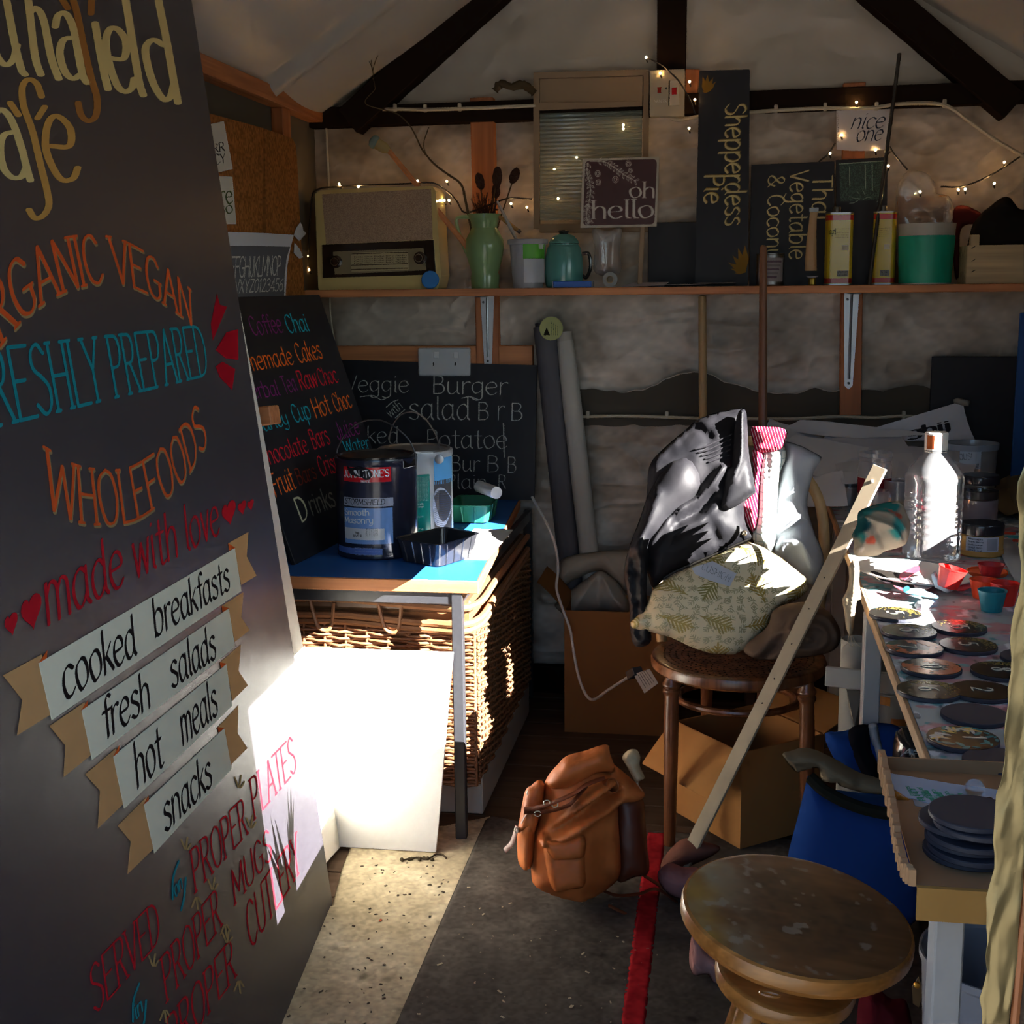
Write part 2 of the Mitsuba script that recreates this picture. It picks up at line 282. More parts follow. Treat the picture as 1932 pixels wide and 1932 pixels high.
def txt(s, w=6.0, r=0.45, ang=40, slant=0.0, serif=0.0, track=0.0, xs=1.0):
    """The lettering of s in stroke units (capitals 72 high), as flat shapes, and its length."""
    a = math.radians(ang); A = np.array([[math.cos(a), -math.sin(a) * r], [math.sin(a), math.cos(a) * r]]); Ai = np.linalg.inv(A)
    x, out = 0.0, []
    for ch in s:
        adv, st = GL[ch]
        for q in filter(None, st.split('|')):
            p = np.array(q.strip('~').split(), float).reshape(-1, 2)
            lines = [spline(p, 5) if q[0] == '~' else p]
            if serif and q[0] != '~':
                for e in (p[0], p[-1]):
                    if abs(e[1]) < 4 or abs(e[1] - 72) < 4: lines.append(np.array([[e[0] - serif, e[1]], [e[0] + serif, e[1]]]))
            for l in lines:
                l = np.c_[l[:, 0] * xs + l[:, 1] * slant + x, l[:, 1]]
                out.append(sa.affine_transform(sg.LineString(l @ Ai.T).buffer(w / 2, quad_segs=3), [A[0, 0], A[0, 1], A[1, 0], A[1, 1], 0, 0]))
        x += adv * xs + track
    return unary_union(out), x - track
def along(g, L, base, h, cap=72.0):
    """Bends lettering onto the baseline (plane points) with capitals h high."""
    b = np.asarray(base, float).reshape(-1, 2)
    if len(b) > 2: b = spline(b, 12)
    s = np.r_[0, np.cumsum(np.linalg.norm(np.diff(b, axis=0), axis=1))]; t = np.gradient(b, axis=0); t /= np.linalg.norm(t, axis=1, keepdims=True); sc = h / cap
    def fn(q):
        q = np.asarray(q); l = q[:, 0] / L * s[-1]
        bx_, by = np.interp(l, s, b[:, 0]), np.interp(l, s, b[:, 1]); tx, ty = np.interp(l, s, t[:, 0]), np.interp(l, s, t[:, 1])
        ex = np.where(l < 0, l, np.where(l > s[-1], l - s[-1], 0)); k = q[:, 1] * sc
        return np.c_[bx_ + tx * ex - ty * k, by + ty * ex + tx * k]
    g = g.segmentize(6) if len(b) > 2 else g
    return shapely.transform(g, fn).buffer(0)
def write(parent, pl, s, base, top, color, m='matte', name='lettering', px=True, z=0.0004, d=0.0005, h=None, shade=None, label=None, simp=0.00012, **kw):
    """One line of lettering on a plane: its baseline, and a point at the height of its capitals."""
    b = pl.pts(base) if px else np.asarray(base, float).reshape(-1, 2)
    if h is None:
        t = pl.px(*top) if px else np.asarray(top); e = unit(b[1] - b[0]); h = abs(e[0] * (t - b[0])[1] - e[1] * (t - b[0])[0])
    g, L = txt(s, **kw); g = along(g, L, b, h).simplify(simp)
    if shade:
        o = pl.put(ext(sa.translate(g, shade[1] * h, shade[2] * h).buffer(h * 0.012), d * 0.6, z * 0.6)); part(parent, 'lettering_outline', o, m, shade[0], False)
    return part(parent, name, pl.put(ext(g, d, z)), m, color, False, label)

def ink(parent, pl, strokes, w, color, m='matte', name='lettering', nib=1.0, ang=0, z=0.0004, d=0.0005, label=None, smooth=True, px=True):
    """Brush strokes traced on a plane (w wide, in the same units), or closed shapes where w is 0."""
    a = math.radians(ang); A = np.array([[math.cos(a), -math.sin(a) * nib], [math.sin(a), math.cos(a) * nib]]); Ai = np.linalg.inv(A); out = []
    for q in strokes:
        p = np.asarray(q, float).reshape(-1, 2)
        if w == 0: out.append(poly(p)); continue
        l = spline(p, 6) if smooth else p
        out.append(sa.affine_transform(sg.LineString(l @ Ai.T).buffer(w / 2, quad_segs=3), [A[0, 0], A[0, 1], A[1, 0], A[1, 1], 0, 0]))
    g = unary_union(out).simplify(0.25 if px else 0.0002)
    if px: g = shapely.transform(g, lambda q: pl.pts(q)).buffer(0)
    return part(parent, name, pl.put(ext(g, d, z)), m, color, False, label)
def flat(parent, name, pl, outline, color, d=0.0005, z=0.0002, m='matte', px=True, **kw):
    g = poly(pl.pts(outline) if px else outline); return part(parent, name, pl.put(ext(g, d, z)), m, color, False, **kw)

# ---------------------------------------------------------------- the shed
YB, XL, XR, YF, ZP = 4.10, -1.29, 1.00, 1.00, 1.87      # back wall, left wall, right wall, front wall, wall plate
XM, ZR = -0.167, 2.66                            # ridge
mat('ground', (0.14, 0.135, 0.125), 0.95)
pmat('plank', grain('#44362b', '#534337', 'x', 0.8), 0.86)
pmat('pine_z', grain('#8a4f2c', '#a8683c', 'z'), 0.6); pmat('pine_y', grain('#8a5030', '#b0703f', 'y'), 0.6); pmat('pine_x', grain('#9a5f3a', '#bb7c4c', 'x'), 0.6)
mat('dark_beam', '#201915', 0.9)
mat('foil', rough=0.45, metallic=0.15)

mat('roof_sheet', '#b3b0a6', 0.24, specular=0.5)
mat('felt', '#585349', 0.95)
mat('outer_board', '#63503f', 0.9)

g = bx(-14, 14, -16, 20, -0.22, -0.14); struct('ground', g, 'ground', label='bare ground outside the shed')
fl = struct('floor', bx(XL, XR, YF, YB, -0.06, -0.021), 'plank', label='dark timber floor')
yy = YF
while yy < YB - 0.01:
    part('floor', 'plank', bx(XL + 0.004, XR - 0.004, yy + 0.002, min(yy + 0.118, YB - 0.004), -0.02, -0.0005, 0.002), 'plank'); yy += 0.12
# back wall: crinkled foil below the tie beam, paler sheet in the gable
def crinkle(nx, nz, x0, x1, z0, z1, amp, freq, top=None):
    X, Z = np.meshgrid(np.linspace(x0, x1, nx), np.linspace(z0, z1, nz)); P = np.stack([X, np.zeros_like(X), Z], -1)
    d = ngrid(P, amp, freq, 3, 4)[..., 1]; r_ = np.abs(ngrid(P, 1.0, freq * 2.2, 8, 2)[..., 1]); P[..., 1] = YB - np.abs(d) - 0.002 - 0.0035 * np.clip(1 - r_ * 5, 0, 1) ** 2
    return P
P = crinkle(330, 280, XL, XR, 0, ZP + 0.01, 0.020, np.array([3.2, 1, 4.6]))
def foil_colour(P):
    p = P.reshape(-1, 3); q = p * [1, 0, 1]; f = lambda k, o, s: meshkit.fbm(q * k, o, s); st = lambda a, b, x: (lambda t: t * t * (3 - 2 * t))(np.clip((x - a) / (b - a), 0, 1))
    a, b = f([7, 1, 6], 4, 3), f([50, 1, 60], 2, 1)
    c = C('#84796b') + (C('#aea396') - C('#84796b')) * st(0.3, 0.7, a)[:, None]
    return c * (0.8 + 0.4 * b)[:, None]
struct('wall_back', sheet(P), 'foil', foil_colour(P), smooth=True, label='back wall lined with crinkled dirty foil')
# a strip of bare dark felt where the foil is torn away
xs_ = np.linspace(-0.50, XR - 0.02, 150); q_ = np.c_[xs_, xs_ * 0, xs_ * 0]; lo_ = 0.877 + (meshkit.fbm(q_ * [18, 1, 1], 2, 2) - 0.5) * 0.02; hi_ = 0.985 + 0.045 * np.exp(-((xs_ + 0.09) / 0.12) ** 2) + (meshkit.fbm(q_ * [11, 1, 1], 3, 5) - 0.5) * 0.05; hi_ = np.maximum(hi_, lo_ + 0.004)
part('wall_back', 'felt_strip', sheet(np.stack([np.c_[xs_, xs_ * 0 + YB - 0.030, lo_], np.c_[xs_, xs_ * 0 + YB - 0.031, (lo_ + hi_) / 2], np.c_[xs_, xs_ * 0 + YB - 0.030, hi_]]), thick=0.002), 'matte', '#4b473f', True, label='bare dark felt strip below the torn foil edge')
part('wall_back', 'torn_edge', tube(np.c_[xs_[20:95], xs_[20:95] * 0 + YB - 0.032, hi_[20:95] + 0.002], 0.0035, 6, flat=0.5), 'foil', '#b9b0a4', True)
u = np.linspace(-1, 1, 190); v = np.linspace(0, 1, 110); P = np.zeros((110, 190, 3))
for i, t in enumerate(v):
    P[i, :, 0] = XM + np.where(u < 0, XM - XL, XR - XM) * u * (1 - t); P[i, :, 2] = 1.845 + (ZR + 0.06 - 1.845) * t
P[..., 1] = YB - np.abs(ngrid(P, 0.03, np.array([3, 1, 3]), 5, 4)[..., 1]) - 0.002 - 0.006 * np.clip(1 - 4 * np.abs(ngrid(P, 1.0, np.array([5, 1, 5.0]), 8, 2)[..., 1]), 0, 1) ** 2
struct('wall_gable', sheet(P), 'satin', C('#a8a297') * (0.82 + 0.36 * meshkit.fbm(P.reshape(-1, 3) * 5, 4, 2))[:, None], smooth=True, label='pale foil sheet filling the gable')
struct('wall_back_outer', cat(bx(XL - 0.05, XR + 0.05, YB + 0.012, YB + 0.06, -0.06, ZP + 0.02), mv(ext(poly([(XL, ZP), (XR, ZP), (XM, ZR + 0.06)]), 0.04), rx=90, t=(0, YB + 0.06, 0))), 'outer_board', label='boards behind the foil')
struct('wall_left', bx(XL - 0.05, XL, YF, YB, -0.06, ZP, 0.001), 'felt', label='left wall lined with grey felt')
# right wall with its window over the workbench
WY0, WY1, WZ0, WZ1 = 1.05, 2.65, 1.06, 1.73
struct('wall_right', cat(bx(XR, XR + 0.05, YF, YB, -0.06, WZ0), bx(XR, XR + 0.05, YF, YB, WZ1, ZP), bx(XR, XR + 0.05, YF, WY0, WZ0, WZ1), bx(XR, XR + 0.05, WY1, YB, WZ0, WZ1)), 'felt', label='right wall')
struct('window_1', cat(bx(XR - 0.01, XR + 0.06, WY0 - 0.03, WY0, WZ0 - 0.03, WZ1 + 0.03), bx(XR - 0.01, XR + 0.06, WY1, WY1 + 0.03, WZ0 - 0.03, WZ1 + 0.03), bx(XR - 0.01, XR + 0.06, WY0, WY1, WZ0 - 0.03, WZ0), bx(XR - 0.01, XR + 0.06, WY0, WY1, WZ1, WZ1 + 0.03)), 'pine_y', label='window over the workbench')
part('window_1', 'pane', bx(XR + 0.02, XR + 0.0202, WY0, WY1, WZ0, WZ1, 0), 'glass', smooth=False)
scene['window_1__pane'] = mikit.ply(TM([(XR + 0.02, WY0, WZ0), (XR + 0.02, WY1, WZ0), (XR + 0.02, WY1, WZ1), (XR + 0.02, WY0, WZ1)], [(0, 1, 2), (0, 2, 3)]), 'glass')
# front wall with the open doorway the photograph is taken through
DX0, DX1, DZ = -0.70, 0.42, 1.70
struct('wall_front', cat(bx(XL - 0.05, DX0, YF - 0.06, YF, -0.06, ZP), bx(DX1, XR + 0.05, YF - 0.06, YF, -0.06, ZP), bx(DX0, DX1, YF - 0.06, YF, DZ, ZP), mv(ext(poly([(XL, ZP), (XR, ZP), (XM, ZR + 0.06)]), 0.04), rx=90, t=(0, YF, 0))), 'felt', label='front wall around the doorway')
struct('door_1', bx(DX1 + 0.005, DX1 + 0.04, 0.08, YF - 0.065, -0.05, 2.06), 'outer_board', label='added door leaf out of view, standing open to block the sun')  # unseen leaf, added and made tall to stop sun through the doorway
# roof lining: two sheets, creased and slack
def roof(side, nu=70, nv=90):
    a, b = np.meshgrid(np.linspace(0, 1, nu), np.linspace(YF, YB, nv)); x0 = XL if side < 0 else XR
    P = np.stack([x0 + (XM - x0) * a, b, 1.845 + (ZR - 1.845) * a], -1); nrm = unit([side * -(ZR - 1.845), 0, -abs(XM - x0)])
    back = np.exp(-((YB - b) / 0.7) ** 2)
    if side < 0:
        h = 0.034 * np.exp(-((b - 3.60) / 0.034) ** 2) + 0.035 * np.sin(np.pi * a) * back + 0.02 * np.sin(np.pi * np.clip((b - 3.60) / (YB - 3.60), 0, 1)) + 0.02 * np.sin(np.pi * (b - YF) / 2.3) ** 2
    else:
        h = 0.055 * np.sin(np.pi * a) * back + 0.02 * np.sin(b * 4) * np.sin(np.pi * a)
    h = h + ngrid(P, 0.01, 2.0, 9)[..., 0]
    return sheet(P + nrm * h[..., None])
struct('ceiling', roof(-1), 'roof_sheet', smooth=True, label='left slope of the roof lined with pale sheet')
struct('ceiling_001', roof(1), 'roof_sheet', smooth=True, label='right slope of the roof lined with slack pale sheet')
struct('roof', cat(*[beam((XM + s * 0.02, (YF + YB) / 2, ZR + 0.08), (XM + s * 1.4, (YF + YB) / 2, ZR + 0.08 - 1.4 * 0.66), YB - YF + 0.3, 0.03, upv=(0, 0, 1)) for s in (-1, 1)]), 'outer_board', label='roof boards')
# frame timbers
W = wall(YB - 0.05)
def timber(name, a, b, w, h, m, label=None, upv=(0, 1, 0)): return struct(name, beam(a, b, w, h, upv), m, label=label)
timber('tie_beam', (XL, YB - 0.03, 1.832), (XR, YB - 0.03, 1.845), 0.06, 0.06, 'dark_beam', 'dark beam across the foot of the gable')
timber('king_post', (-0.172, YB - 0.03, 1.872), (-0.172, YB - 0.03, ZR - 0.02), 0.085, 0.055, 'dark_beam', 'dark upright post in the gable')
timber('rafter', (-1.16, YB - 0.045, 1.816), (XM, YB - 0.045, 2.61), 0.09, 0.08, 'dark_beam', 'dark rafter on the left of the gable')
timber('rafter_001', (0.80, YB - 0.045, 1.80), (XM, YB - 0.045, 2.615), 0.085, 0.08, 'dark_beam', 'dark rafter on the right of the gable')
timber('wall_plate', (XL + 0.02, YF, ZP - 0.012), (XL + 0.02, YB, ZP - 0.03), 0.05, 0.045, 'pine_y', 'orange timber along the top of the left wall', (0, 0, 1))
timber('wall_plate_001', (XR - 0.02, YF, ZP - 0.02), (XR - 0.02, YB, ZP - 0.02), 0.05, 0.045, 'pine_y', 'timber along the top of the right wall', (0, 0, 1))
for i, (px0, px1, top, bot) in enumerate(((889, 933, 186, 688), (1590, 1632, 158, 782), (1291, 1321, 133, 214))):
    a, b = aty((px0 + px1) / 2, top, YB - 0.025), aty((px0 + px1) / 2 + (12 if i == 0 else -8), bot, YB - 0.025); wd = aty(px1, top, YB - 0.05)[0] - aty(px0, top, YB - 0.05)[0]
    timber('wall_stud', (a[0], YB - 0.03, a[2]), (b[0], YB - 0.03, b[2]), wd, 0.042, 'pine_z', ('timber stud behind the jug', 'timber stud behind the paper note', 'timber stud beside the fuse box')[i])
a = atx(530, 190, XL + 0.02); timber('wall_stud', (XL + 0.018, a[1], ZP - 0.05), (XL + 0.018, a[1], 0.0), 0.07, 0.035, 'pine_z', 'timber stud on the left wall', (1, 0, 0))
a, b = aty(628, 672, YB - 0.03), aty(1006, 672, YB - 0.03); timber('wall_batten', (a[0], YB - 0.03, a[2]), (b[0], YB - 0.03, a[2]), 0.066, 0.03, 'pine_x', 'timber batten carrying the wall socket')
struct('baseboard_back', bx(XL, XR, YB - 0.05, YB - 0.02, 0, 0.09), 'dark_beam')

# rugs
G = level(0.0)
o = [(-0.60, 1.06), (-1.0, 1.06), (-1.0, 2.3), tuple(atz(626, 1712, 0)[:2]), tuple(atz(645, 1640, 0)[:2]), tuple(atz(662, 1596, 0)[:2]), (-0.56, 3.03), (-0.50, 3.0), (-0.50, 1.06)]
def pile(o, z, th, c, hi, lo, wear, seed):
    m = puff(level(z), np.array(o).ravel(), th, 0.0, 0.008, 0.0062, rough=0.0016, rfreq=150, px=False, smooth_outline=False); return m, mottle(m, c, (hi, 18, 0.45, 0.75, seed), (lo, 30, 0.62, 0.85, seed + 1), (wear, 6, 0.5, 0.8, seed + 2), fine=0.28, ff=140)
m, c = pile(o, 0.0002, 0.006, '#a0937a', '#b5a98f', '#6f6552', '#8d8068', 1)
solo('beige_carpet', 'worn beige carpet strip scattered with crumbs beside the black banner board', 'carpet', m, 'cloth', c, True)
rug = thing('dark_rug', 'dark grey doormat rug with a red stripe under the stool', 'rug')
e = [(-0.566, 3.0), (-0.55, 3.015), (-0.47, 2.99), (0.42, 2.97), (0.42, 1.06), (-0.545, 1.06), (-0.56, 1.6), (-0.565, 2.4)]
m, c = pile(e, 0.0065, 0.008, '#45403c', '#57514b', '#332e2b', '#4d4843', 5); part(rug, 'pile', m, 'cloth', c, True)
a = (atz(1203, 1699, 0.0145)[0], atz(1243, 1699, 0.0145)[0]); m = puff(level(0.0143), (a[0], 1.07, a[1], 1.07, a[1], 2.965, a[0], 2.965), 0.0012, 0.0, 0.004, 0.0062, rough=0.0005, rfreq=150, px=False, smooth_outline=False); part(rug, 'stripe', m, 'cloth', mottle(m, '#8f2227', ('#6f191e', 25, 0.5, 0.8, 2), fine=0.25, ff=140), True)

# ---------------------------------------------------------------- the big cafe banner board that leans on the left, and what stands behind it
c0, c1 = atz(628, 1705, 0.0), atz(535, 1932, 0.0); e = unit(c0 - c1); top = None
for t in np.linspace(0.5, 5, 4000):
    q = EYE + ray(362, 0) * t
    if (q - c0) @ e > 0: top = q; break
S = Plane(c0 + np.array([0, 0, 0.001]), e, top - c0); S_TOP = S.px(362, 0)[1]
mat('signboard', '#302e35', 0.42, specular=0.4)
sign = thing('banner_board', 'tall black hand-painted cafe banner board leaning at the left, the largest sign', 'sign board')
part(sign, 'panel', S.put(bx(-1.40, 0, 0, S_TOP + 0.03, -0.014, 0, 0.002)), 'signboard')
z1 = lambda *q: Z(0, 0, 3.864, q); z2 = lambda *q: Z(0, 430, 3.864, q); z3 = lambda *q: Z(0, 900, 3.019, q); z4 = lambda *q: Z(0, 1400, 2.927, q)
CREAM, COPPER, GOLD, ORANGE, TEAL, RED, TAN, PALE = '#c9b67e', '#9a6a3a', '#b98f4f', '#c8552b', '#1f7f8c', '#b2202c', '#c39a6b', '#e9e8d2'
ink(sign, S, [z1(-60, 300, -20, 420, 40, 475, 95, 430, 120, 330), z1(40, -20, 100, 300, 150, 500, 180, 545), z1(200, -20, 250, 400, 295, 545), z1(215, 90, 262, 60, 315, 150, 370, 420, 425, 575),
              z1(400, 195, 418, 115, 475, 98, 530, 200, 565, 380, 600, 550, 632, 605), z1(545, 275, 460, 290, 432, 390, 468, 520, 530, 575, 585, 540), z1(690, 170, 720, 350, 762, 560, 785, 650),
              z1(800, 425, 900, 425, 915, 305, 860, 218, 800, 210, 768, 300, 790, 450, 850, 620, 910, 670, 960, 640, 975, 575), z1(910, -20, 970, 350, 1012, 600, 1042, 695), z1(1148, -20, 1222, 350, 1270, 620, 1295, 750),
              z1(1190, 330, 1112, 290, 1058, 350, 1072, 470, 1120, 620, 1190, 725, 1240, 705, 1262, 620)], 14.5, CREAM, nib=0.55, label='cream shop name')
ink(sign, S, [z1(520, -30, 560, 100, 600, 300, 660, 560, 705, 720, 695, 845, 640, 882, 588, 840, 566, 750), z1(440, -20, 490, 60), z1(665, -20, 660, 100)], 13, COPPER, nib=0.6, label='copper curled letter')
ink(sign, S, [z1(-40, 830, 10, 800, 65, 850, 112, 950, 160, 1100, 192, 1230, 218, 1315), z1(105, 960, 25, 985, -2, 1080, 20, 1220, 80, 1292, 150, 1290, 185, 1225)], 14, CREAM, nib=0.6)
ink(sign, S, [z1(300, 705, 262, 608, 200, 580, 158, 640, 170, 780, 232, 950, 292, 1200, 342, 1400, 352, 1500, 312, 1572, 250, 1592, 208, 1530), z1(70, 750, 130, 840), z1(322, 780, 270, 862)], 13, GOLD, nib=0.6)
ink(sign, S, [z1(370, 1065, 500, 1065, 512, 950, 445, 862, 380, 852, 338, 930, 330, 1080, 380, 1220, 450, 1312, 530, 1300, 562, 1225)], 14, GOLD, nib=0.6)
sh = ('#8f7a55', 0.02, -0.035); hh = lambda a, b: np.linalg.norm(S.px(*a) - S.px(*b))
write(sign, S, 'ORGANIC VEGAN', [-42, 722, 5, 645, 65, 583, 135, 545, 215, 533, 275, 552, 337, 593, 364, 617], None, ORANGE, h=hh((165, 533), (153, 442)), w=6.5, r=0.6, ang=20, serif=5, shade=sh, label='orange arched lettering')
write(sign, S, 'FRESHLY PREPARED', [-52, 815, 395, 706], None, TEAL, h=hh((187, 756), (190, 650)), w=6.0, r=0.6, ang=20, serif=5, label='teal lettering')
write(sign, S, 'WHOLEFOODS', [85, 955, 142, 983, 195, 989, 258, 979, 318, 935, 352, 898, 392, 833], None, ORANGE, h=hh((142, 983), (156, 893)), w=6.0, r=0.6, ang=20, serif=5, shade=sh)
write(sign, S, 'made with love', [86, 1181, 416, 1006], None, RED, h=hh((169, 1137), (169, 1040)), w=6.5, r=0.5, ang=30, slant=0.12, label='red script lettering')
def heart(x, y, s): t = np.linspace(0, 2 * np.pi, 26)[:-1]; return np.c_[x + s * 0.5 * np.sin(t) ** 3 - s * 0.12 * np.cos(t), y - s * (0.8125 * np.cos(t) - 0.3125 * np.cos(2 * t) - 0.125 * np.cos(3 * t) - 0.0625 * np.cos(4 * t)) * 0.9 - s * 0.35 * np.sin(t) ** 3]
for hx, hy, hs in ((20, 1176, 24), (58, 1152, 38), (431, 966, 26), (456, 957, 15), (472, 952, 12)): ink(sign, S, [heart(hx, hy, hs)], 0, RED, name='painted_heart')
# four painted ribbons: tails, folds, pale band, words
bands = [(z3(215, 1060, 1335, 405, 1372, 650, 290, 1385), z3(15, 1130, 235, 1010, 290, 1350, 95, 1472, 125, 1270), z3(1297, 378, 1413, 313, 1403, 452, 1460, 562, 1372, 615, 1330, 405), z3(216, 1060, 265, 988, 262, 1033), z3(1297, 378, 1338, 404, 1303, 418)),
         (z3(460, 1330, 1300, 748, 1335, 968, 520, 1612), z3(280, 1418, 480, 1282, 520, 1580, 360, 1710, 370, 1530), z3(1262, 735, 1385, 655, 1372, 800, 1420, 872, 1335, 940, 1298, 748), z3(458, 1330, 497, 1270, 492, 1308), z3(1260, 735, 1302, 747, 1266, 772)),
         ((212, 1427, 426, 1253, 437, 1332, 233, 1526), (160, 1461, 218, 1412, 233, 1516, 184, 1563, 188, 1492), z3(1252, 1055, 1370, 955, 1357, 1105, 1410, 1187, 1322, 1275, 1285, 1065), (212, 1428, 224, 1406, 223, 1419), z3(1250, 1055, 1287, 1064, 1256, 1092)),
         ((270, 1518, 422, 1374, 436, 1451, 290, 1610), z4(648, 463, 805, 305, 845, 590, 702, 730, 720, 550), z3(1240, 1425, 1355, 1300, 1352, 1460, 1407, 1545, 1312, 1640, 1275, 1430), z4(790, 346, 816, 296, 818, 322), z3(1236, 1425, 1277, 1429, 1243, 1455))]
for band, l, r_, f1, f2 in bands:
    rb = flat(sign, 'painted_ribbon', S, band, PALE, z=0.0006); 
    for q in (l, r_): flat(rb, 'ribbon_tail', S, q, TAN, z=0.0003)
    for q in (f1, f2): flat(rb, 'ribbon_fold', S, q, '#c75a2a', z=0.0007)
INK = '#241f1f'; kw = dict(w=8.5, r=0.28, ang=35, slant=0.10, z=0.0012)
for s, b, t in (('cooked', (118, 1322, 258, 1233), (181, 1200)), ('breakfasts', (290, 1203, 434, 1111), (283, 1135)), ('fresh', (194, 1397, 284, 1332), (253, 1281)), ('salads', (322, 1300, 408, 1240), (383, 1190)),
                ('hot', (256, 1488, 308, 1443), (242, 1412)), ('meals', (342, 1407, 411, 1346), (386, 1293)), ('snacks', (309, 1572, 400, 1480), (371, 1437))):
    write(sign, S, s, b, t, INK, **kw)
k2 = dict(w=5.0, r=0.6, ang=20, serif=5)
for s, b, t in (('SERVED', (176, 1917, 304, 1771), (188, 1806)), ('PROPER', (366, 1686, 468, 1571), (358, 1606)), ('PLATES', (478, 1548, 560, 1452), (470, 1472)), ('PROPER', (312, 1893, 419, 1744), (300, 1812)), ('MUGS', (441, 1709, 514, 1617), (432, 1648)),
                ('PROPER', (320, 2012, 446, 1840), (306, 1932)), ('CUTLERY', (471, 1794, 568, 1640), (455, 1720))):
    write(sign, S, s, b, t, RED, **k2)
for (x, y), wd in (((337, 1672), 'on'), ((262, 1903), 'in')):
    ink(sign, S, [(x, y - 48, x - 11, y - 15, x - 12, y + 25), (x + 13, y - 16, x + 10, y + 20, x + 4, y + 46)], 3, TEAL)
    write(sign, S, wd, (x - 7, y + 22, x + 8, y + 2), (x - 7, y - 12), TEAL, w=9, r=0.5, ang=30)
for x, y, f in z4(1025, 610, 1, 1322, 255, 1).reshape(-1, 2)[:0] if False else ((350, 1606, 1), (451, 1489, 1), (401, 1682, 1), (370, 1690, -1), (424, 1742, -1), (428, 1782, 1), (289, 1826, 1), (310, 1903, -1), (450, 1848, -1), (473, 1565, 1)):
    ink(sign, S, [(x - 9, y - 22 * f, x - 2, y - 4 * f), (x + 3, y - 26 * f, x, y - 4 * f), (x + 9, y - 14 * f, x + 3, y - 3 * f)], 3, '#a08a5e', name='painted_ray', smooth=False)
for q in (z2(1550, 820, 1535, 700, 1580, 480, 1600, 560, 1652, 575, 1600, 700), z2(1570, 890, 1650, 760, 1732, 738, 1735, 965, 1640, 950), z2(1570, 1010, 1620, 975, 1712, 1030, 1690, 1182, 1600, 1090)):
    ink(sign, S, [q], 0, '#9c1826', name='painted_leaf')

B2 = Plane(S.o - S.n * 0.035, S.ux, S.uy)
wp = thing('white_backing_board', 'narrow white board edge showing behind the black banner board', 'board')
part(wp, 'board', B2.put(ext(poly(B2.pts((643, 1597, 452, 580, 372, 560, 560, 1690))), 0.012, -0.012)), 'matte', '#e4e0d4', False)
q = B2.px(632, 1610); part(wp, 'foot', B2.put(bx(q[0] - 0.02, q[0], 0.012, q[1] + 0.08, -0.03, -0.0125)), 'pine_z')
q = B2.pts((483, 772, 523, 763, 529, 792, 488, 808)).mean(0); part(wp, 'wooden_block', B2.put(mv(cbox(0.085, 0.042, 0.034, 0.003), (q[0] - 0.005, q[1], 0.0), rz=-4)), 'pine_x')

# left wall: two fibreboard sheets, notes, alphabet poster
def LW(x): return Plane([x, 0, 0], [0, 1, 0], [0, 0, 1])
pmat('fibreboard', lambda p, n, uv: mix(K('#6f4526'), K('#a06a3c'), noise(p.y * 150, p.z * 150, 0.0)), 0.86)
A = LW(-1.245)
solo('fibreboard_sheet', 'brown fibreboard sheet with rounded corner on the left wall, the right one', 'board', A.put(ext(poly(A.pts((491, 243, 524, 254, 543, 261, 550, 272, 553, 300, 560, 438, 568, 560, 574, 720, 503, 720, 494, 437))), 0.012)), 'fibreboard', smooth=False)
solo('fibreboard_sheet', 'brown fibreboard sheet behind the pinned notes on the left wall', 'board', A.put(ext(poly(A.pts((360, 208, 397, 217, 489, 242, 489, 340, 487, 438, 480, 720, 380, 720))), 0.012)), 'fibreboard', smooth=False)
A = LW(-1.2315); zz = lambda *q: Z(340, 80, 4.025, q)
n1 = thing('paper_note', 'small white note lettered RR CY pinned on brown board', 'note'); part(n1, 'sheet', A.put(ext(poly(A.pts(zz(150, 640, 330, 597, 398, 960, 210, 1008))), 0.0006)), 'paper', '#cfcdc2', False)
write(n1, A, 'BERR', zz(150, 862, 338, 822), zz(338, 755), '#33312c', w=7, r=0.5, z=0.0008); write(n1, A, 'Y', zz(305, 922, 345, 912), zz(330, 842), '#33312c', w=7, r=0.5, z=0.0008); write(n1, A, 'KC', zz(200, 945, 305, 922), zz(210, 860), '#33312c', w=7, r=0.5, z=0.0008)
n2 = thing('paper_note', 'small white note lettered in rounded script below the other note', 'note'); part(n2, 'sheet', A.put(ext(poly(A.pts(zz(200, 1010, 395, 1020, 425, 1380, 240, 1382))), 0.0006)), 'paper', '#cfcdc2', False)
write(n2, A, 'are', zz(230, 1228, 402, 1222), zz(250, 1090), '#4d5a33', w=7, r=0.5, z=0.0008); write(n2, A, 'so', zz(290, 1305, 402, 1295), zz(300, 1215), '#4d5a33', w=7, r=0.5, z=0.0008)
P_ = LW(-1.2285); ps = thing('alphabet_poster', 'white poster with grey brush alphabet panel taped below the notes', 'poster')
part(ps, 'sheet', P_.put(ext(poly(P_.pts(zz(250, 1436, 380, 1440, 640, 1448, 862, 1462, 838, 1550, 812, 1700, 800, 1900, 800, 1960, 300, 1960))), 0.0006)), 'paper', '#c9ccd4', False)
flat(ps, 'grey_panel', P_, zz(300, 1545, 600, 1545, 832, 1552, 805, 1640, 790, 1780, 786, 1960, 320, 1960), '#5f6066', z=0.0007)
write(ps, P_, 'CDEFGHIJKLMNOP', zz(290, 1792, 760, 1765), zz(410, 1630), '#b9b8b4', w=7, r=0.5, ang=60, slant=0.25, z=0.0014, track=-6); write(ps, P_, 'WXYZ0123456', zz(380, 1905, 775, 1885), zz(450, 1800), '#b9b8b4', w=7, r=0.5, ang=60, slant=0.25, z=0.0014)
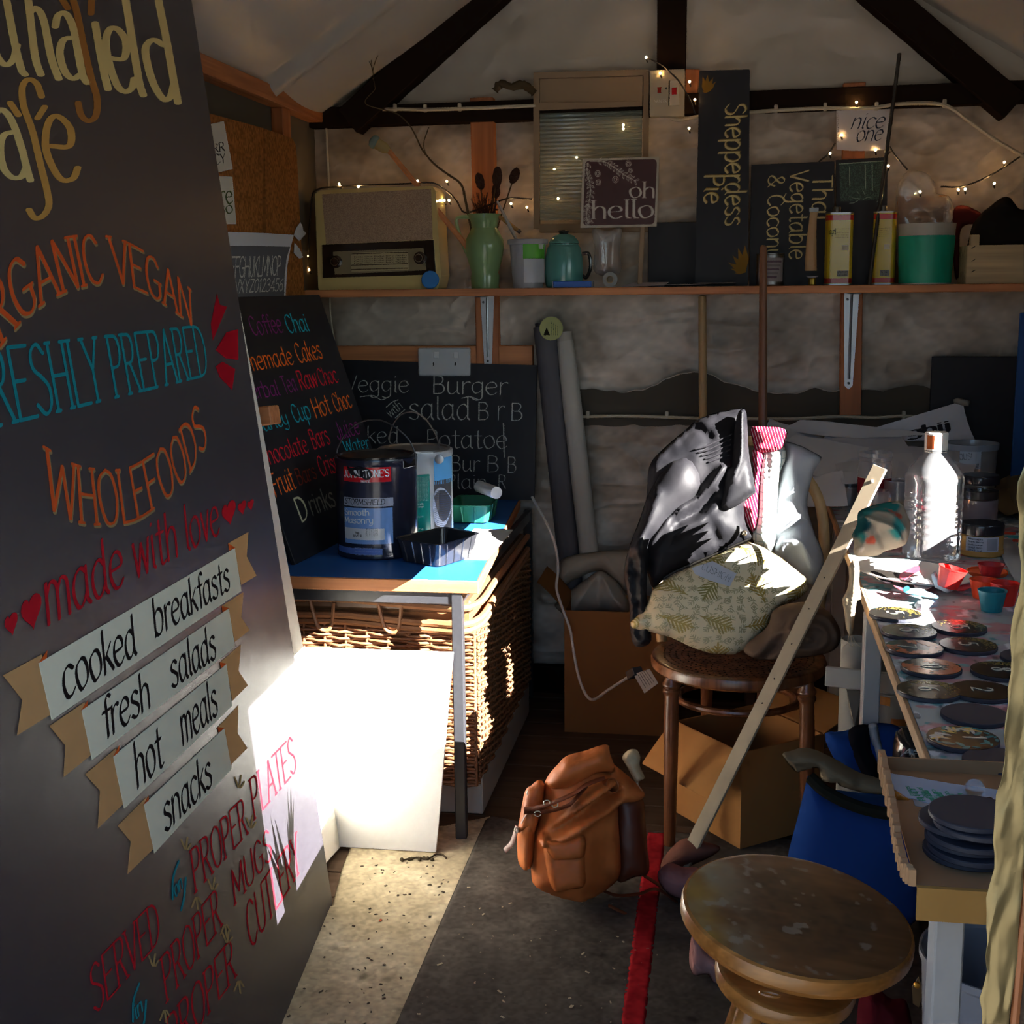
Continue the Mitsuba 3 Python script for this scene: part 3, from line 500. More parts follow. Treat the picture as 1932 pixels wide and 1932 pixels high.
part(ps, 'tape', puff(P_, zz(862, 1465, 880, 1410, 915, 1362, 925, 1420, 958, 1450, 930, 1480, 905, 1510), 0.006, 0.001, 0.01, 0.006, smooth_outline=False), 'paper', '#b7babf'); part(ps, 'tape', puff(P_, zz(868, 1520, 900, 1560, 935, 1632, 905, 1642, 862, 1600), 0.005, 0.001, 0.01, 0.006, smooth_outline=False), 'paper', '#b7babf')

# ---------------------------------------------------------------- the blue table and what is on, under and against it
TZ = 0.645; a, b = atz(906, 1092, TZ), atz(982, 940, TZ); TX, TY0, TY1 = a[0], 2.87, 4.03
mat('blue_top', '#23589b', 0.35)
mat('black_steel', '#2b2c30', 0.35, specular=0.5)
tb = thing('blue_table', 'blue-topped table with wooden edge and dark steel legs against the back wall', 'table')
part(tb, 'table_top', ext(poly([(-1.27, TY0 + 0.006), (TX - 0.006, TY0 + 0.006), (b[0] - 0.004, TY1), (-1.27, TY1)]), 0.0292, TZ - 0.0292), 'blue_top', smooth=False)
part(tb, 'edge_strip', beam((-1.27, TY0 + 0.003, TZ - 0.016), (TX, TY0 + 0.003, TZ - 0.016), 0.006, 0.030, upv=(0, 0, 1)), 'pine_x'); part(tb, 'edge_strip', beam((TX - 0.003, TY0 + 0.006, TZ - 0.016), (b[0] - 0.001, TY1, TZ - 0.016), 0.006, 0.030), 'pine_y')
lx0, lx1 = aty(857, 1340, TY0 + 0.02)[0], aty(877.5, 1340, TY0 + 0.02)[0]
part(tb, 'apron', bx(-1.24, lx0 - 0.0005, TY0 + 0.014, TY0 + 0.034, TZ - 0.062, TZ - 0.031), 'black_steel'); part(tb, 'apron', bx(lx0 + 0.004, lx1 - 0.003, TY0 + 0.045, TY1 - 0.04, TZ - 0.062, TZ - 0.031), 'black_steel')
for x0, x1, y in ((lx0, lx1, TY0 + 0.02), (-1.265, -1.241, TY0 + 0.02), (lx0, lx1, TY1 - 0.035), (-1.265, -1.241, TY1 - 0.035)): part(tb, 'leg', bx(x0, x1, y - 0.0125, y + 0.0125, 0.007 if y < 3 else 0.0, TZ - 0.0305), 'black_steel')

d0, d1 = atz(640, 1597, 0.0072), atz(822, 1608, 0.0072); WPn = Plane((d0[0], 2.795, 0.0072), (1, 0, 0), (0, 0.062, 0.53))
solo('white_sheet_board', 'bright white board in full sun leaning on the front of the blue table', 'board', WPn.put(ext(poly(WPn.pts((632, 1597, 822, 1608, 830, 1525, 848, 1301, 855, 1231, 583, 1222, 540, 1222, 545, 1597))), 0.009, -0.009)), 'matte', '#e6e5e0', False)

# wicker hamper under the table
wk = thing('wicker_hamper', 'brown wicker hamper under the blue table beside its steel leg', 'basket')
HX0, HX1, HY0, HY1, HZ0, HZ1 = -1.12, -0.585, 2.985, 3.86, 0.10, 0.545
part(wk, 'body', bx(HX0, HX1 - 0.012, HY0 + 0.012, HY1, HZ0, HZ1 - 0.01), 'matte', '#7d563a')
def weave(o, u, n, L, rows, seed):
    r = np.random.default_rng(seed); out = []; ns = int(L / 0.05); s = np.linspace(0, L, ns * 4 + 1)
    for k in range(rows):
        z = HZ0 + (HZ1 - HZ0 - 0.05) * (k + 0.5) / rows
        off = 0.006 * np.cos(s / 0.05 * np.pi + np.pi * (k % 2)) + r.normal(0, 0.0012, len(s)); p = o + s[:, None] * u + (off + 0.002)[:, None] * n; p[:, 2] = z + 0.004 * np.sin(s * 9 + seed) + r.normal(0, 0.0007, len(s)); out.append(tube(p, 0.0042, 5))
    for q in np.linspace(0.0, L, ns + 1): out.append(tube([o + u * q + [0, 0, HZ0], o + u * q + [0, 0, HZ1 - 0.03]], 0.005, 5))
    return cat(*out)
part(wk, 'weave', weave(np.array([HX0, HY0, 0]), np.array([1.0, 0, 0]), np.array([0, -1.0, 0]), HX1 - HX0, 46, 1), 'satin', '#7d563a', True, stuff=True)
part(wk, 'weave', weave(np.array([HX1, HY0, 0]), np.array([0, 1.0, 0]), np.array([1.0, 0, 0]), HY1 - HY0, 46, 2), 'satin', '#7d563a', True, stuff=True)
for z, r in ((HZ1 - 0.045, 0.008), (HZ1 - 0.028, 0.009), (HZ1 + 0.012, 0.009)):
    p = spline([(HX0, HY0, z), (HX0 + 0.2, HY0 - 0.004, z + 0.008), (HX1 - 0.12, HY0 - 0.006, z - 0.004), (HX1, HY0, z), (HX1 + 0.006, HY0 + 0.3, z), (HX1, HY1, z)], 8); part(wk, 'rim', tube(p, r, 7), 'satin', '#8a5f3e')
part(wk, 'lid', bx(HX0 + 0.01, HX1 - 0.004, HY0 + 0.004, HY1, HZ1 - 0.012, HZ1 + 0.022, 0.01), 'satin', '#5d432f')
for s in (0.13, 0.3): part(wk, 'loop', tube(spline([(HX0 + s, HY0 - 0.01, HZ1 + 0.016), (HX0 + s + 0.02, HY0 - 0.014, HZ1 - 0.05), (HX0 + s + 0.05, HY0 - 0.012, HZ1 - 0.05), (HX0 + s + 0.06, HY0 - 0.01, HZ1 + 0.012)], 6), 0.005, 6), 'satin', '#8a5f3e')
solo('white_plank', 'grubby white plank lying under the wicker hamper', 'plank', bx(HX0 + 0.02, HX1 + 0.004, HY0 + 0.06, HY1 - 0.02, 0.0005, 0.0995, 0.003), 'matte', '#a8a49a')

# ---------------------------------------------------------------- on the blue table: menu boards, paint cans, trays
mat('chalkboard', '#1c1d23', 0.5, specular=0.3)
vb = thing('veggie_menu_board', 'black menu board lettered Veggie Burger in chalky white behind the paint cans', 'sign board')
VB = Plane((0, 4.0, TZ), (1, 0, 0), (0, 0.05, 0.5)); q = VB.pts((628, 677, 1013, 689, 1008, 941, 610, 945)); 
part(vb, 'panel', VB.put(ext(poly([(q[0][0] - 0.1, 0.001), (q[2][0], 0.001), (q[1][0], q[1][1]), (q[0][0] - 0.1, q[0][1])]), 0.010, -0.010)), 'chalkboard', smooth=False)
zv = lambda *q: Z(440, 540, 3.22, q); CH = '#a9a9a4'; kw = dict(w=4.2, r=0.45, ang=40)
for s, b, t in (('Veggie', (676, 642, 1072, 646), (700, 542)), ('Burger', (1205, 652, 1672, 660), (1225, 545)), ('salad', (1062, 808, 1445, 812), (1080, 672)), ('B', (1480, 812, 1560, 813), (1490, 706)), ('r', (1600, 812, 1650, 813), (1610, 690)), ('B', (1680, 815, 1765, 817), (1690, 710)),
                ('Baked', (660, 948, 1012, 956), (700, 850)), ('Potatoe', (1170, 982, 1670, 986), (1190, 872)), ('Bur', (1322, 1122, 1500, 1125), (1340, 1030)), ('B', (1535, 1128, 1620, 1130), (1545, 1030)), ('B', (1660, 1132, 1725, 1134), (1665, 1036)), ('Plain', (1290, 1228, 1545, 1232), (1310, 1142)), ('R', (1605, 1228, 1660, 1230), (1610, 1146))):
    write(vb, VB, s, zv(*b), zv(*t), CH, **kw)
write(vb, VB, 'with', zv(955, 800, 1035, 735), zv(935, 745), CH, w=6, r=0.5)
ink(vb, VB, [zv(770, 672, 850, 665, 900, 690, 945, 672), zv(1390, 680, 1440, 672, 1490, 690), zv(930, 735, 965, 705, 1002, 690), zv(985, 800, 1020, 770, 1042, 750)], 1.6, CH); ink(vb, VB, [zv(1642, 835, 1646, 1040)], 2.2, CH)

db = thing('drinks_menu_board', 'narrow black drinks menu board in rainbow lettering leaning on the left wall', 'sign board')
a = np.array([-0.960, 3.705, TZ]); bq = aty(597, 556, a[1]); DB = Plane(a + np.array([0, 0, 0.001]), (0.095, 0.995, 0), bq - a); hgt = DB.px(597, 556)[1]
part(db, 'panel', DB.put(bx(-0.72, 0, 0, hgt, -0.010, 0, 0.001)), 'chalkboard'); zd = lambda *q: Z(420, 540, 3.789, q)
PUR, CYA, ORA, CRI, BRO = '#7a2a6e', '#25a3b8', '#f0702c', '#d8263a', '#7a2f22'; kw = dict(w=7.0, r=0.5, ang=50, xs=0.9)
for s, b, t, c in (('Coffee', (215, 352, 440, 328), (225, 215), PUR), ('Chai', (470, 335, 625, 318), (470, 205), CYA), ('Homemade', (75, 625, 515, 556), (180, 470), ORA), ('Cakes', (545, 550, 720, 512), (530, 408), ORA), ('Herbal', (165, 812, 415, 778), (220, 690), PUR), ('Tea', (445, 770, 540, 742), (440, 640), PUR),
                   ('Raw', (560, 742, 690, 714), (545, 605), CRI), ('Choc', (700, 712, 832, 682), (690, 590), CRI), ('Barley', (250, 1052, 480, 985), (280, 930), CYA), ('Cup', (515, 978, 640, 940), (500, 845), CYA), ('Hot', (665, 945, 785, 905), (645, 800), ORA), ('Choc', (810, 900, 930, 862), (790, 770), ORA),
                   ('Chocolate', (290, 1290, 620, 1182), (345, 1130), CRI), ('Bars', (650, 1168, 775, 1122), (640, 1020), CRI), ('Juice', (825, 1100, 990, 1050), (815, 970), PUR), ('Fruit', (375, 1505, 530, 1440), (380, 1330), ORA), ('Bars', (545, 1425, 680, 1370), (535, 1300), BRO), ('Crisps', (705, 1360, 880, 1310), (690, 1215), CRI), ('Water', (880, 1200, 1060, 1160), (870, 1100), CYA),
                   ('D', (560, 1690, 625, 1650), (525, 1510), '#c9c6a8'), ('rinks', (640, 1640, 815, 1565), (640, 1480), '#77756a')):
    write(db, DB, s, zd(*b), zd(*t), c, **kw)

def paint_can(name, label, c, r, h, body, lid, bands):
    t = thing(name, label, 'paint can')
    part(t, 'body', lathe([(0, 0), (r * 0.97, 0), (r, 0.004), (r, 0.012), (r * 0.985, 0.016), (r * 0.985, h - 0.022), (r * 1.0, h - 0.016), (r * 1.012, h - 0.008), (r, h - 0.002), (r * 0.94, h - 0.002), (0, h - 0.0025)], 56, c), 'gloss', body)
    part(t, 'lid', lathe([(0, h - 0.002), (r * 0.93, h - 0.002), (r * 0.93, h + 0.003), (r * 0.88, h + 0.003), (r * 0.85, h - 0.001), (r * 0.3, h + 0.001), (0, h + 0.001)], 56, c), 'metal' if lid == '#b9bcc0' else 'gloss', lid)
    return t
y = atz(712, 1056, TZ)[1] + 0.09; p = aty(713, 1000, y); CR = (aty(789, 900, y)[0] - aty(639, 900, y)[0]) / 2; CC = np.array([p[0], y, TZ + 0.0005]); CH_ = aty(712, 858, y)[2] - TZ
c1 = paint_can('paint_can', 'dark navy masonry paint can with smeared lid at the front of the blue table', CC, CR, CH_, '#1d2233', '#15161a', 0)
K1 = Cyl(CC + [0, 0, 0], CR * 0.988)
def patch(t, cyl, name, x0, y0, x1, y1, color, h=0.0006, m='gloss', **kw):
    """A printed label between two corners seen in the photograph."""
    a, b = cyl.px(x0, y0), cyl.px(x1, y1); return part(t, name, cyl.patch(a[0], b[0], b[1] - cyl.c[2], a[1] - cyl.c[2], h), m, color, True, **kw)
def cwrite(t, cyl, s, base, top, color, **kw):
    b = cyl.pts(base) - [0, cyl.c[2]]; tp = cyl.px(*top) - [0, cyl.c[2]]; return write(t, cyl, s, b.ravel(), tp, color, px=False, **kw)
zc = lambda *q: Z(620, 780, 6.04, q)
def corner(a, b): q = zc(a[0], a[1], b[0], b[1]); return q
patch(c1, K1, 'red_label', *corner((172, 600), (714, 775)), '#c9202c')
patch(c1, K1, 'grey_label', *corner((176, 945), (738, 1052)), '#9fa6b8'); patch(c1, K1, 'blue_label', *corner((180, 1060), (738, 1480)), '#6f9ad6'); patch(c1, K1, 'white_label', *corner((190, 1292), (640, 1440)), '#cfd3dc', 0.0010); patch(c1, K1, 'blue_label', *corner((120, 1490), (615, 1630)), '#5b78c0')
WT = '#dfe3ea'
cwrite(c1, K1, "JOHNSTONE'S", zc(185, 722, 690, 716), zc(190, 640), WT, w=10, r=0.6, z=0.0013); cwrite(c1, K1, 'TRADE', zc(366, 790, 478, 788), zc(366, 762), WT, w=10, r=0.7, z=0.0013)
cwrite(c1, K1, 'STORMSHIELD', zc(190, 1022, 640, 1038), zc(192, 960), '#23252e', w=8, r=0.6, z=0.0013, slant=0.15); cwrite(c1, K1, 'Smooth', zc(192, 1150, 468, 1162), zc(194, 1085), WT, w=8.5, r=0.7, z=0.0013); cwrite(c1, K1, 'Masonry', zc(190, 1240, 515, 1252), zc(192, 1172), WT, w=8.5, r=0.7, z=0.0013)
cwrite(c1, K1, 'Black', zc(310, 1366, 355, 1368), zc(310, 1345), '#2a2c33', w=10, r=0.8, z=0.0018); cwrite(c1, K1, '10 L/17 12', zc(285, 1402, 380, 1404), zc(285, 1376), '#2a2c33', w=10, r=0.8, z=0.0018)
for k in range(3): cwrite(c1, K1, 'weather resistant exterior', zc(300, 1540 + 35 * k, 590, 1546 + 35 * k), zc(300, 1520 + 35 * k), '#8fa2d6', w=8, r=0.8, z=0.0013)
def barcode(t, cyl, x0, y0, x1, y1, n=16, m='gloss'):
    r = np.random.default_rng(3); q = []
    for k in range(n):
        a, b = cyl.px(x0 + (x1 - x0) * k / n, y0), cyl.px(x0 + (x1 - x0) * (k + 0.25 + 0.4 * r.random()) / n, y1); q.append(cyl.patch(a[0], b[0], b[1] - cyl.c[2], a[1] - cyl.c[2], 0.0016, 2))
    part(t, 'barcode', cat(*q), m, '#2a2c33', True)
barcode(c1, K1, *corner((412, 1308), (565, 1402)))
part(c1, 'paint_smear', K1.put(ext(poly(K1.pts(zc(215, 600, 260, 620, 360, 600, 470, 640, 500, 700, 470, 750, 420, 760, 380, 725, 330, 720, 260, 700, 225, 640)) - [0, K1.c[2]]), 0.0006, 0.0016)), 'gloss', '#14161d', True)
part(c1, 'lug', K1.put(bx(*(lambda a, b: (a[0], b[0], b[1] - K1.c[2], a[1] - K1.c[2]))(K1.px(*zc(838, 540)), K1.px(*zc(975, 600))), 0.0005, 0.004)), 'metal', '#55585e')
def bail(t, pts_px, y, r, color, m='metal', flat=1.0): part(t, 'handle', tube(spline([aty(*q, y) for q in pts_px], 8), r, 8, flat=flat), m, color)
bail(c1, np.array(zc(92, 455, 110, 380, 200, 220, 330, 115, 490, 72, 640, 95, 800, 190, 920, 310, 985, 460, 995, 640)).reshape(-1, 2), y - 0.01, 0.0022, '#6a6c72')

y2 = 3.365; p = aty(783, 900, y2); R2 = (aty(853, 900, y2)[0] - aty(713, 900, y2)[0]) / 2; C2 = np.array([p[0], y2, TZ + 0.0005]); H2 = aty(783, 846, y2)[2] - TZ
c2 = paint_can('paint_can', 'white and teal paint can with silver lid behind the navy one', C2, R2, H2, '#c9cfd6', '#b9bcc0', 0); K2 = Cyl(C2, R2 * 0.988)
patch(c2, K2, 'teal_label', *zc(960, 700, 1165, 1400), '#0f7472'); patch(c2, K2, 'blue_label', *zc(1196, 480, 1404, 770), '#4f93cf'); patch(c2, K2, 'dark_label', *zc(1196, 770, 1404, 1420), '#3a3d46')
for k in range(18): cwrite(c2, K2, 'apply to clean dry', zc(985, 735 + 15.5 * k, 1135, 727 + 15.5 * k), zc(985, 726 + 15.5 * k), '#9fc9c6', w=9, r=0.8, z=0.0013)
for k, s in ((0, '8 x 14ft'), (1, 'coverage'), (5, 'drying time'), (10, 'clean up')): cwrite(c2, K2, s, zc(990, 1045 + 28 * k, 1080, 1041 + 28 * k), zc(990, 1026 + 28 * k), '#d6e6e6', w=11, r=0.8, z=0.0013)
a = K2.pts(zc(1185, 980, 1215, 880, 1272, 845, 1340, 880, 1398, 1010, 1370, 1180, 1310, 1290, 1260, 1290, 1215, 1260, 1190, 1130)) - [0, K2.c[2]]; a = a[np.isfinite(a).all(1)]
part(c2, 'leaf_emblem', K2.put(ext(poly(spline(a, 4, True)).segmentize(0.01), 0.0004, 0.0011)), 'gloss', '#c3cfe2', True)
ln = [K2.pts(zc(*sum([[x, 1275 - k * 21 + 55 * ((x - 1290) / 110) ** 2 * (1 - k / 26)] for x in range(1195, 1400, 25)], []))) - [0, K2.c[2]] for k in range(20)]; em = poly(spline(a, 4, True))
lg = unary_union([sg.LineString(l).buffer(0.00055) for l in ln]).intersection(em); part(c2, 'emblem_line', K2.put(ext(lg, 0.0004, 0.0017)), 'gloss', '#33456b', True)
bail(c2, np.array(zc(690, 310, 705, 210, 745, 110, 820, 20, 920, -15, 1010, 0, 1100, 60, 1180, 170, 1240, 290, 1265, 420, 1270, 560)).reshape(-1, 2), y2 - 0.03, 0.0045, '#c3c6cb', flat=0.35)
bail_l = K2.px(*zc(1262, 500)); part(c2, 'lug', mv(lathe([(0, 0), (0.012, 0), (0.012, 0.004), (0, 0.006)], 20), rx=90, t=aty(*zc(1262, 520), y2 - R2 * 0.93)), 'metal', '#c3c6cb')

def tray(name, label, cat_, rim, bot, m, color, ribs, th=0.0016, lip=0.006):
    """An open tub from four rim corners and four base corners."""
    t = thing(name, label, cat_); rim, bot = np.array(rim), np.array(bot); cr, cb = rim.mean(0), bot.mean(0)
    def ring(q, f, dz=0): c = q.mean(0); return spline(c + (q - c) * f, 1, True) + [0, 0, dz]
    def rounded(q, f=1.0, rad=0.14, dz=0):
        c = q.mean(0); q = c + (q - c) * f; o = []
        for i in range(4):
            a, b, d = q[i - 1], q[i], q[(i + 1) % 4]; s, e = b + (a - b) * rad, b + (d - b) * rad
            for k in np.linspace(0, 1, 6): o.append((1 - k) ** 2 * s + 2 * k * (1 - k) * b + k * k * e)
        return np.array(o) + [0, 0, dz]
    R = [rounded(bot, 0.02), rounded(bot, 0.9), rounded(bot, 1.0, dz=0.002), rounded(rim, 0.985, dz=-0.002), rounded(rim, 1.03), rounded(rim, 1.03, dz=-0.002), rounded(rim, 1.0, dz=-0.003), rounded(rim, 0.95, dz=-0.003), rounded(bot, 0.93, dz=0.004), rounded(bot, 0.02, dz=0.003)]
    v = np.vstack(R); n = len(R[0]); f = []
    for i in range(len(R) - 1):
        for j in range(n): a, b = i * n + j, i * n + (j + 1) % n; f += [(a, b, b + n), (a, b + n, a + n)]
    mm = TM(v, f); mm.fix_normals(); part(t, 'tub', mm, m, color)
    for i in range(4):
        for k in range(ribs):
            s = (k + 1) / (ribs + 1); a = rim[i - 1] * (1 - s) + rim[i] * s; b = bot[i - 1] * (1 - s) + bot[i] * s; part(t, 'rib', tube([b + (a - b) * 0.04, b + (a - b) * 0.93], 0.0024, 6), m, color)
    return t
rz = TZ + 0.060; rim = [atz(*zc(*q), rz) for q in ((740, 1415), (1250, 1498), (1730, 1362), (1318, 1290))]; bc = np.mean(rim, 0) - [0, 0, 0.0595]
bot = [bc + (q - np.mean(rim, 0)) * 0.86 for q in rim]; tray('plastic_punnet', 'ribbed black plastic punnet on the front corner of the blue table', 'tray', rim, bot, 'gloss', '#26272b', 4)
y3 = 3.66; q = aty(894, 985, y3); gx, gz = q[0], TZ + 0.001; wg = (aty(934, 940, y3)[0] - aty(854, 940, y3)[0]) / 2
rim = [np.array([gx - wg, y3 - 0.09, TZ + 0.055]), np.array([gx + wg, y3 - 0.09, TZ + 0.055]), np.array([gx + wg, y3 + 0.09, TZ + 0.055]), np.array([gx - wg, y3 + 0.09, TZ + 0.055])]
bot = [np.array([gx, y3, gz]) + (r_ - [gx, y3, TZ + 0.055]) * 0.85 for r_ in rim]; tray('roller_tray', 'small green roller tray at the back right of the blue table', 'tray', rim, bot, 'satin', '#1d6b4c', 2)
a, b = aty(905, 918, y3 + 0.02), aty(940, 931, y3 - 0.09); rl = thing('paint_roller', 'white paint roller sleeve resting on the green tray', 'paint roller'); ax = unit(b - a); b = a + ax * 0.12
part(rl, 'sleeve', rod(a, b, 0.0175, 24), 'matte', '#c9cbca'); part(rl, 'core', rod(a - ax * 0.03, a, 0.004, 8), 'metal', '#8a8c90')
solo('white_card', 'white sheet painted as the sunlit strip of tabletop beside the black punnet', 'card', bx(TX - 0.13, TX - 0.02, 3.1, 3.5, TZ + 0.0003, TZ + 0.0012, 0), 'paper', '#dcdad2', False)  # white sheet paints the sunlit strip of the blue tabletop

# wall socket on its batten
so = thing('wall_socket', 'white double wall socket on the timber batten above the menu board', 'socket'); y = YB - 0.0465; a, b = aty(791, 656, y), aty(889, 690, y)
a[2] += 0.0; hs = 0.088; part(so, 'plate', bx(a[0], b[0], y - 0.022, y - 0.0005, a[2] - hs, a[2], 0.004), 'gloss', '#c9cacb')
for fx in (0.36, 0.74): part(so, 'switch', bx(a[0] + (b[0] - a[0]) * fx - 0.008, a[0] + (b[0] - a[0]) * fx + 0.008, y - 0.026, y - 0.022, a[2] - 0.032, a[2] - 0.012, 0.001), 'gloss', '#dcdcdc')
for fx in (0.3, 0.72): part(so, 'pin_hole', bx(a[0] + (b[0] - a[0]) * fx - 0.002, a[0] + (b[0] - a[0]) * fx + 0.002, y - 0.0225, y - 0.0215, a[2] - 0.055, a[2] - 0.045, 0.0002), 'matte', '#222222')

# ---------------------------------------------------------------- the shelf along the back wall
SY, q = 3.885, aty(1300, 551, 3.885); SZ = 1.300; sl = (aty(1932, 553, SY)[2] - aty(640, 559, SY)[2]) / (aty(1932, 553, SY)[0] - aty(640, 559, SY)[0])
SZ = aty(1300, 541, SY)[2]
mat('shelf_top', '#3a3029', 0.9)
sf = thing('wall_shelf', 'long plank shelf with orange front edge across the back wall', 'shelf'); x0 = aty(575, 550, SY)[0]
part(sf, 'plank', bx(max(x0, XL + 0.01), XR - 0.005, SY + 0.004, YB - 0.052, SZ - 0.022, SZ), 'shelf_top'); part(sf, 'front_edge', bx(max(x0, XL + 0.01), XR - 0.005, SY - 0.004, SY + 0.0035, SZ - 0.022, SZ + 0.0005), 'pine_x')
for x, bot in ((919, 686), (1607, 728)):
    a, b = aty(x, 558, YB - 0.056), aty(x, bot, YB - 0.056); br = thing('shelf_bracket', 'pale metal shelf bracket on the ' + ('left' if x < 1000 else 'right') + ' stud under the long shelf', 'bracket')
    top_z, zb = SZ - 0.0225, b[2]
    part(br, 'wall_arm', mv(ext(poly([(-0.022, 0), (0.022, 0), (0.012, zb - top_z), (0, zb - top_z - 0.011), (-0.012, zb - top_z)]), 0.003), rx=90, t=(a[0], YB - 0.0515, top_z)), 'metal', '#b9bcc2')
    part(br, 'rib', tube([(a[0], YB - 0.056, top_z - 0.004), (a[0] * 1.0, YB - 0.056, zb + 0.02)], 0.004, 8), 'metal', '#a3a6ac'); part(br, 'shelf_arm', bx(a[0] - 0.016, a[0] + 0.016, SY + 0.03, YB - 0.056, top_z - 0.003, top_z - 0.0002), 'metal', '#b9bcc2')
    for z in (top_z - 0.02, zb + 0.008): part(br, 'screw', mv(lathe([(0, 0), (0.004, 0), (0.004, 0.002), (0, 0.003)], 12), rx=90, t=(a[0] - (0.012 if z > 1.2 else 0), YB - 0.0555, z)), 'metal', '#4a4a4c')
E0 = SZ + 0.0006
def on_shelf(x, y): p = aty(x, 500, y); return np.array([p[0], y, E0])
# radio
RY = 3.915; RP = Plane((0, RY, 0), (1, 0, 0), (0, 0, 1)); ra = thing('valve_radio', 'cream vintage valve radio with brown grille cloth at the left end of the shelf', 'radio')
o = RP.pts((600, 531, 594, 366, 604, 359, 700, 354, 815, 351, 822, 360, 832, 520, 826, 531)); o[[0, -1], 1] = E0; g = poly(o).buffer(-0.006).buffer(0.006)
part(ra, 'case', RP.put(ext(g, 0.125, -0.125)), 'gloss', '#c4ae74', 30); zr = lambda *q: Z(570, 200, 4.293, q)
part(ra, 'surround', RP.put(ext(poly(RP.pts(zr(165, 1125, 1065, 1085, 1085, 1365, 172, 1392))), 0.004, 0.0)), 'gloss', '#241a14')
pmat('grille', lambda p, n, uv: mix(K('#836c58'), K('#ab917a'), noise(p.x * 500, p.z * 500, 0.0)), 0.9)
part(ra, 'grille_cloth', RP.put(ext(poly(RP.pts(zr(162, 715, 1045, 672, 1058, 1082, 195, 1122))), 0.0015, 0.0)), 'grille', smooth=False)
dl = part(ra, 'dial', RP.put(ext(poly(RP.pts(zr(255, 1180, 985, 1150, 1010, 1330, 270, 1365))), 0.002, 0.0042)), 'gloss', '#7b6f55'); flat(ra, 'dial_scale', RP, zr(400, 1190, 862, 1175, 868, 1325, 405, 1345), '#9b8f70', z=0.0064, m='gloss')
for k, yy_ in enumerate((1198, 1290, 1325)): ink(dl, RP, [zr(405, yy_, 860, yy_ - 12)], 1.6, '#3d2f20', name='scale_line', z=0.007)
for k in range(4): write(dl, RP, 'Paris Oslo Rome Bern Berlin', zr(425, 1228 + 17 * k, 850, 1214 + 17 * k), zr(425, 1218 + 17 * k), '#4a3d2a', name='scale_names', w=9, r=0.8, z=0.007, simp=0.0002)
for kx, ky in ((282, 1262), (960, 1232)):
    c = RP.hit(*zr(kx, ky)); kb = part(ra, 'knob', mv(lathe([(0, 0), (0.0185, 0), (0.0185, 0.006), (0.013, 0.008), (0.011, 0.020), (0, 0.021)], 32), rx=90, t=c - [0, 0.0062, 0]), 'gloss', '#2a1c15'); part(kb, 'ring', mv(lathe([(0.0105, 0), (0.0125, 0), (0.0125, 0.0015), (0.0105, 0.0015)], 32), rx=90, t=c - [0, 0.0262, 0]), 'metal', '#8d7f6a')
c = RP.hit(813, 522); solo('blue_disc', 'round blue plastic disc propped against the radio', 'lid', mv(lathe([(0, 0), (0.026, 0), (0.027, 0.001), (0.027, 0.006), (0.025, 0.008), (0, 0.008)], 40), rx=84, t=(c[0], RY - 0.006, E0 + 0.0268)), 'satin', '#2b6fb0')
# jug with dried stems
p = on_shelf(915, 3.955); R_ = lambda px: px / 2 * 3.955 / FOC * 1.0; JU = thing('green_jug', 'sage green pottery jug holding dried stems beside the radio', 'jug')
hz = lambda y: aty(915, y, 3.955)[2] - E0
prof = [(0, 0), (R_(52), 0), (R_(54), hz(522)), (R_(50), hz(514)), (R_(62), hz(495)), (R_(72), hz(470)), (R_(70), hz(452)), (R_(56), hz(438)), (R_(48), hz(430)), (R_(52), hz(418)), (R_(60), hz(408)), (R_(63), hz(404))]
part(JU, 'body', shell(prof, 0.004, 44, p), 'gloss', '#6f8a5e'); 
part(JU, 'handle', tube(spline([aty(*q, 3.955) for q in ((893, 412), (878, 409), (862, 413), (864, 432), (874, 462), (886, 488))], 8), [0.0055] * 41, 8), 'gloss', '#7f9a6c')
zj = lambda x, y, s=3.955: aty(570 + x / 4.293, 200 + y / 4.293, s)
stem = thing('dried_teasel', 'dark dried teasel heads standing in the green jug, three on stalks', 'dried flower', None)
for i, (hx, hy, rx_, rz_, tilt) in enumerate(((1580, 580, 0.0125, 0.028, 4), (1720, 565, 0.0125, 0.021, 24), (1440, 610, 0.012, 0.022, -12), (1570, 690, 0.011, 0.018, 0))):
    c = zj(hx, hy, 3.95 + 0.012 * i); m = trimesh.creation.icosphere(3); v = m.vertices; v = v * (1 + 0.22 * rng.random((len(v), 1))); m.vertices = v * [rx_, rx_, rz_]
    m = mv(m, ry=tilt, t=c); b = np.array([p[0] + 0.01 * (i - 1.5), 3.955, E0 + 0.02]); 
    if i == 0: part(stem, 'seed_head', m, 'matte', '#3a2a24', False); part(stem, 'stalk', tube([b, (b + c) / 2 + [0.004, 0, 0.03], c], 0.0022, 6), 'matte', '#4a3a28')
    else:
        k = thing('dried_teasel', ('dark teasel leaning right out of the green jug', 'short teasel head at the left of the green jug', 'low teasel head just above the rim of the green jug')[i - 1], 'dried flower'); part(k, 'seed_head', m, 'matte', '#3a2a24', False); part(k, 'stalk', tube([b, (b + c) / 2 + [0.004, 0, 0.03], c], 0.0022, 6), 'matte', '#4a3a28')
labels[stem]['label'] = 'tallest dark dried teasel head standing in the green jug'
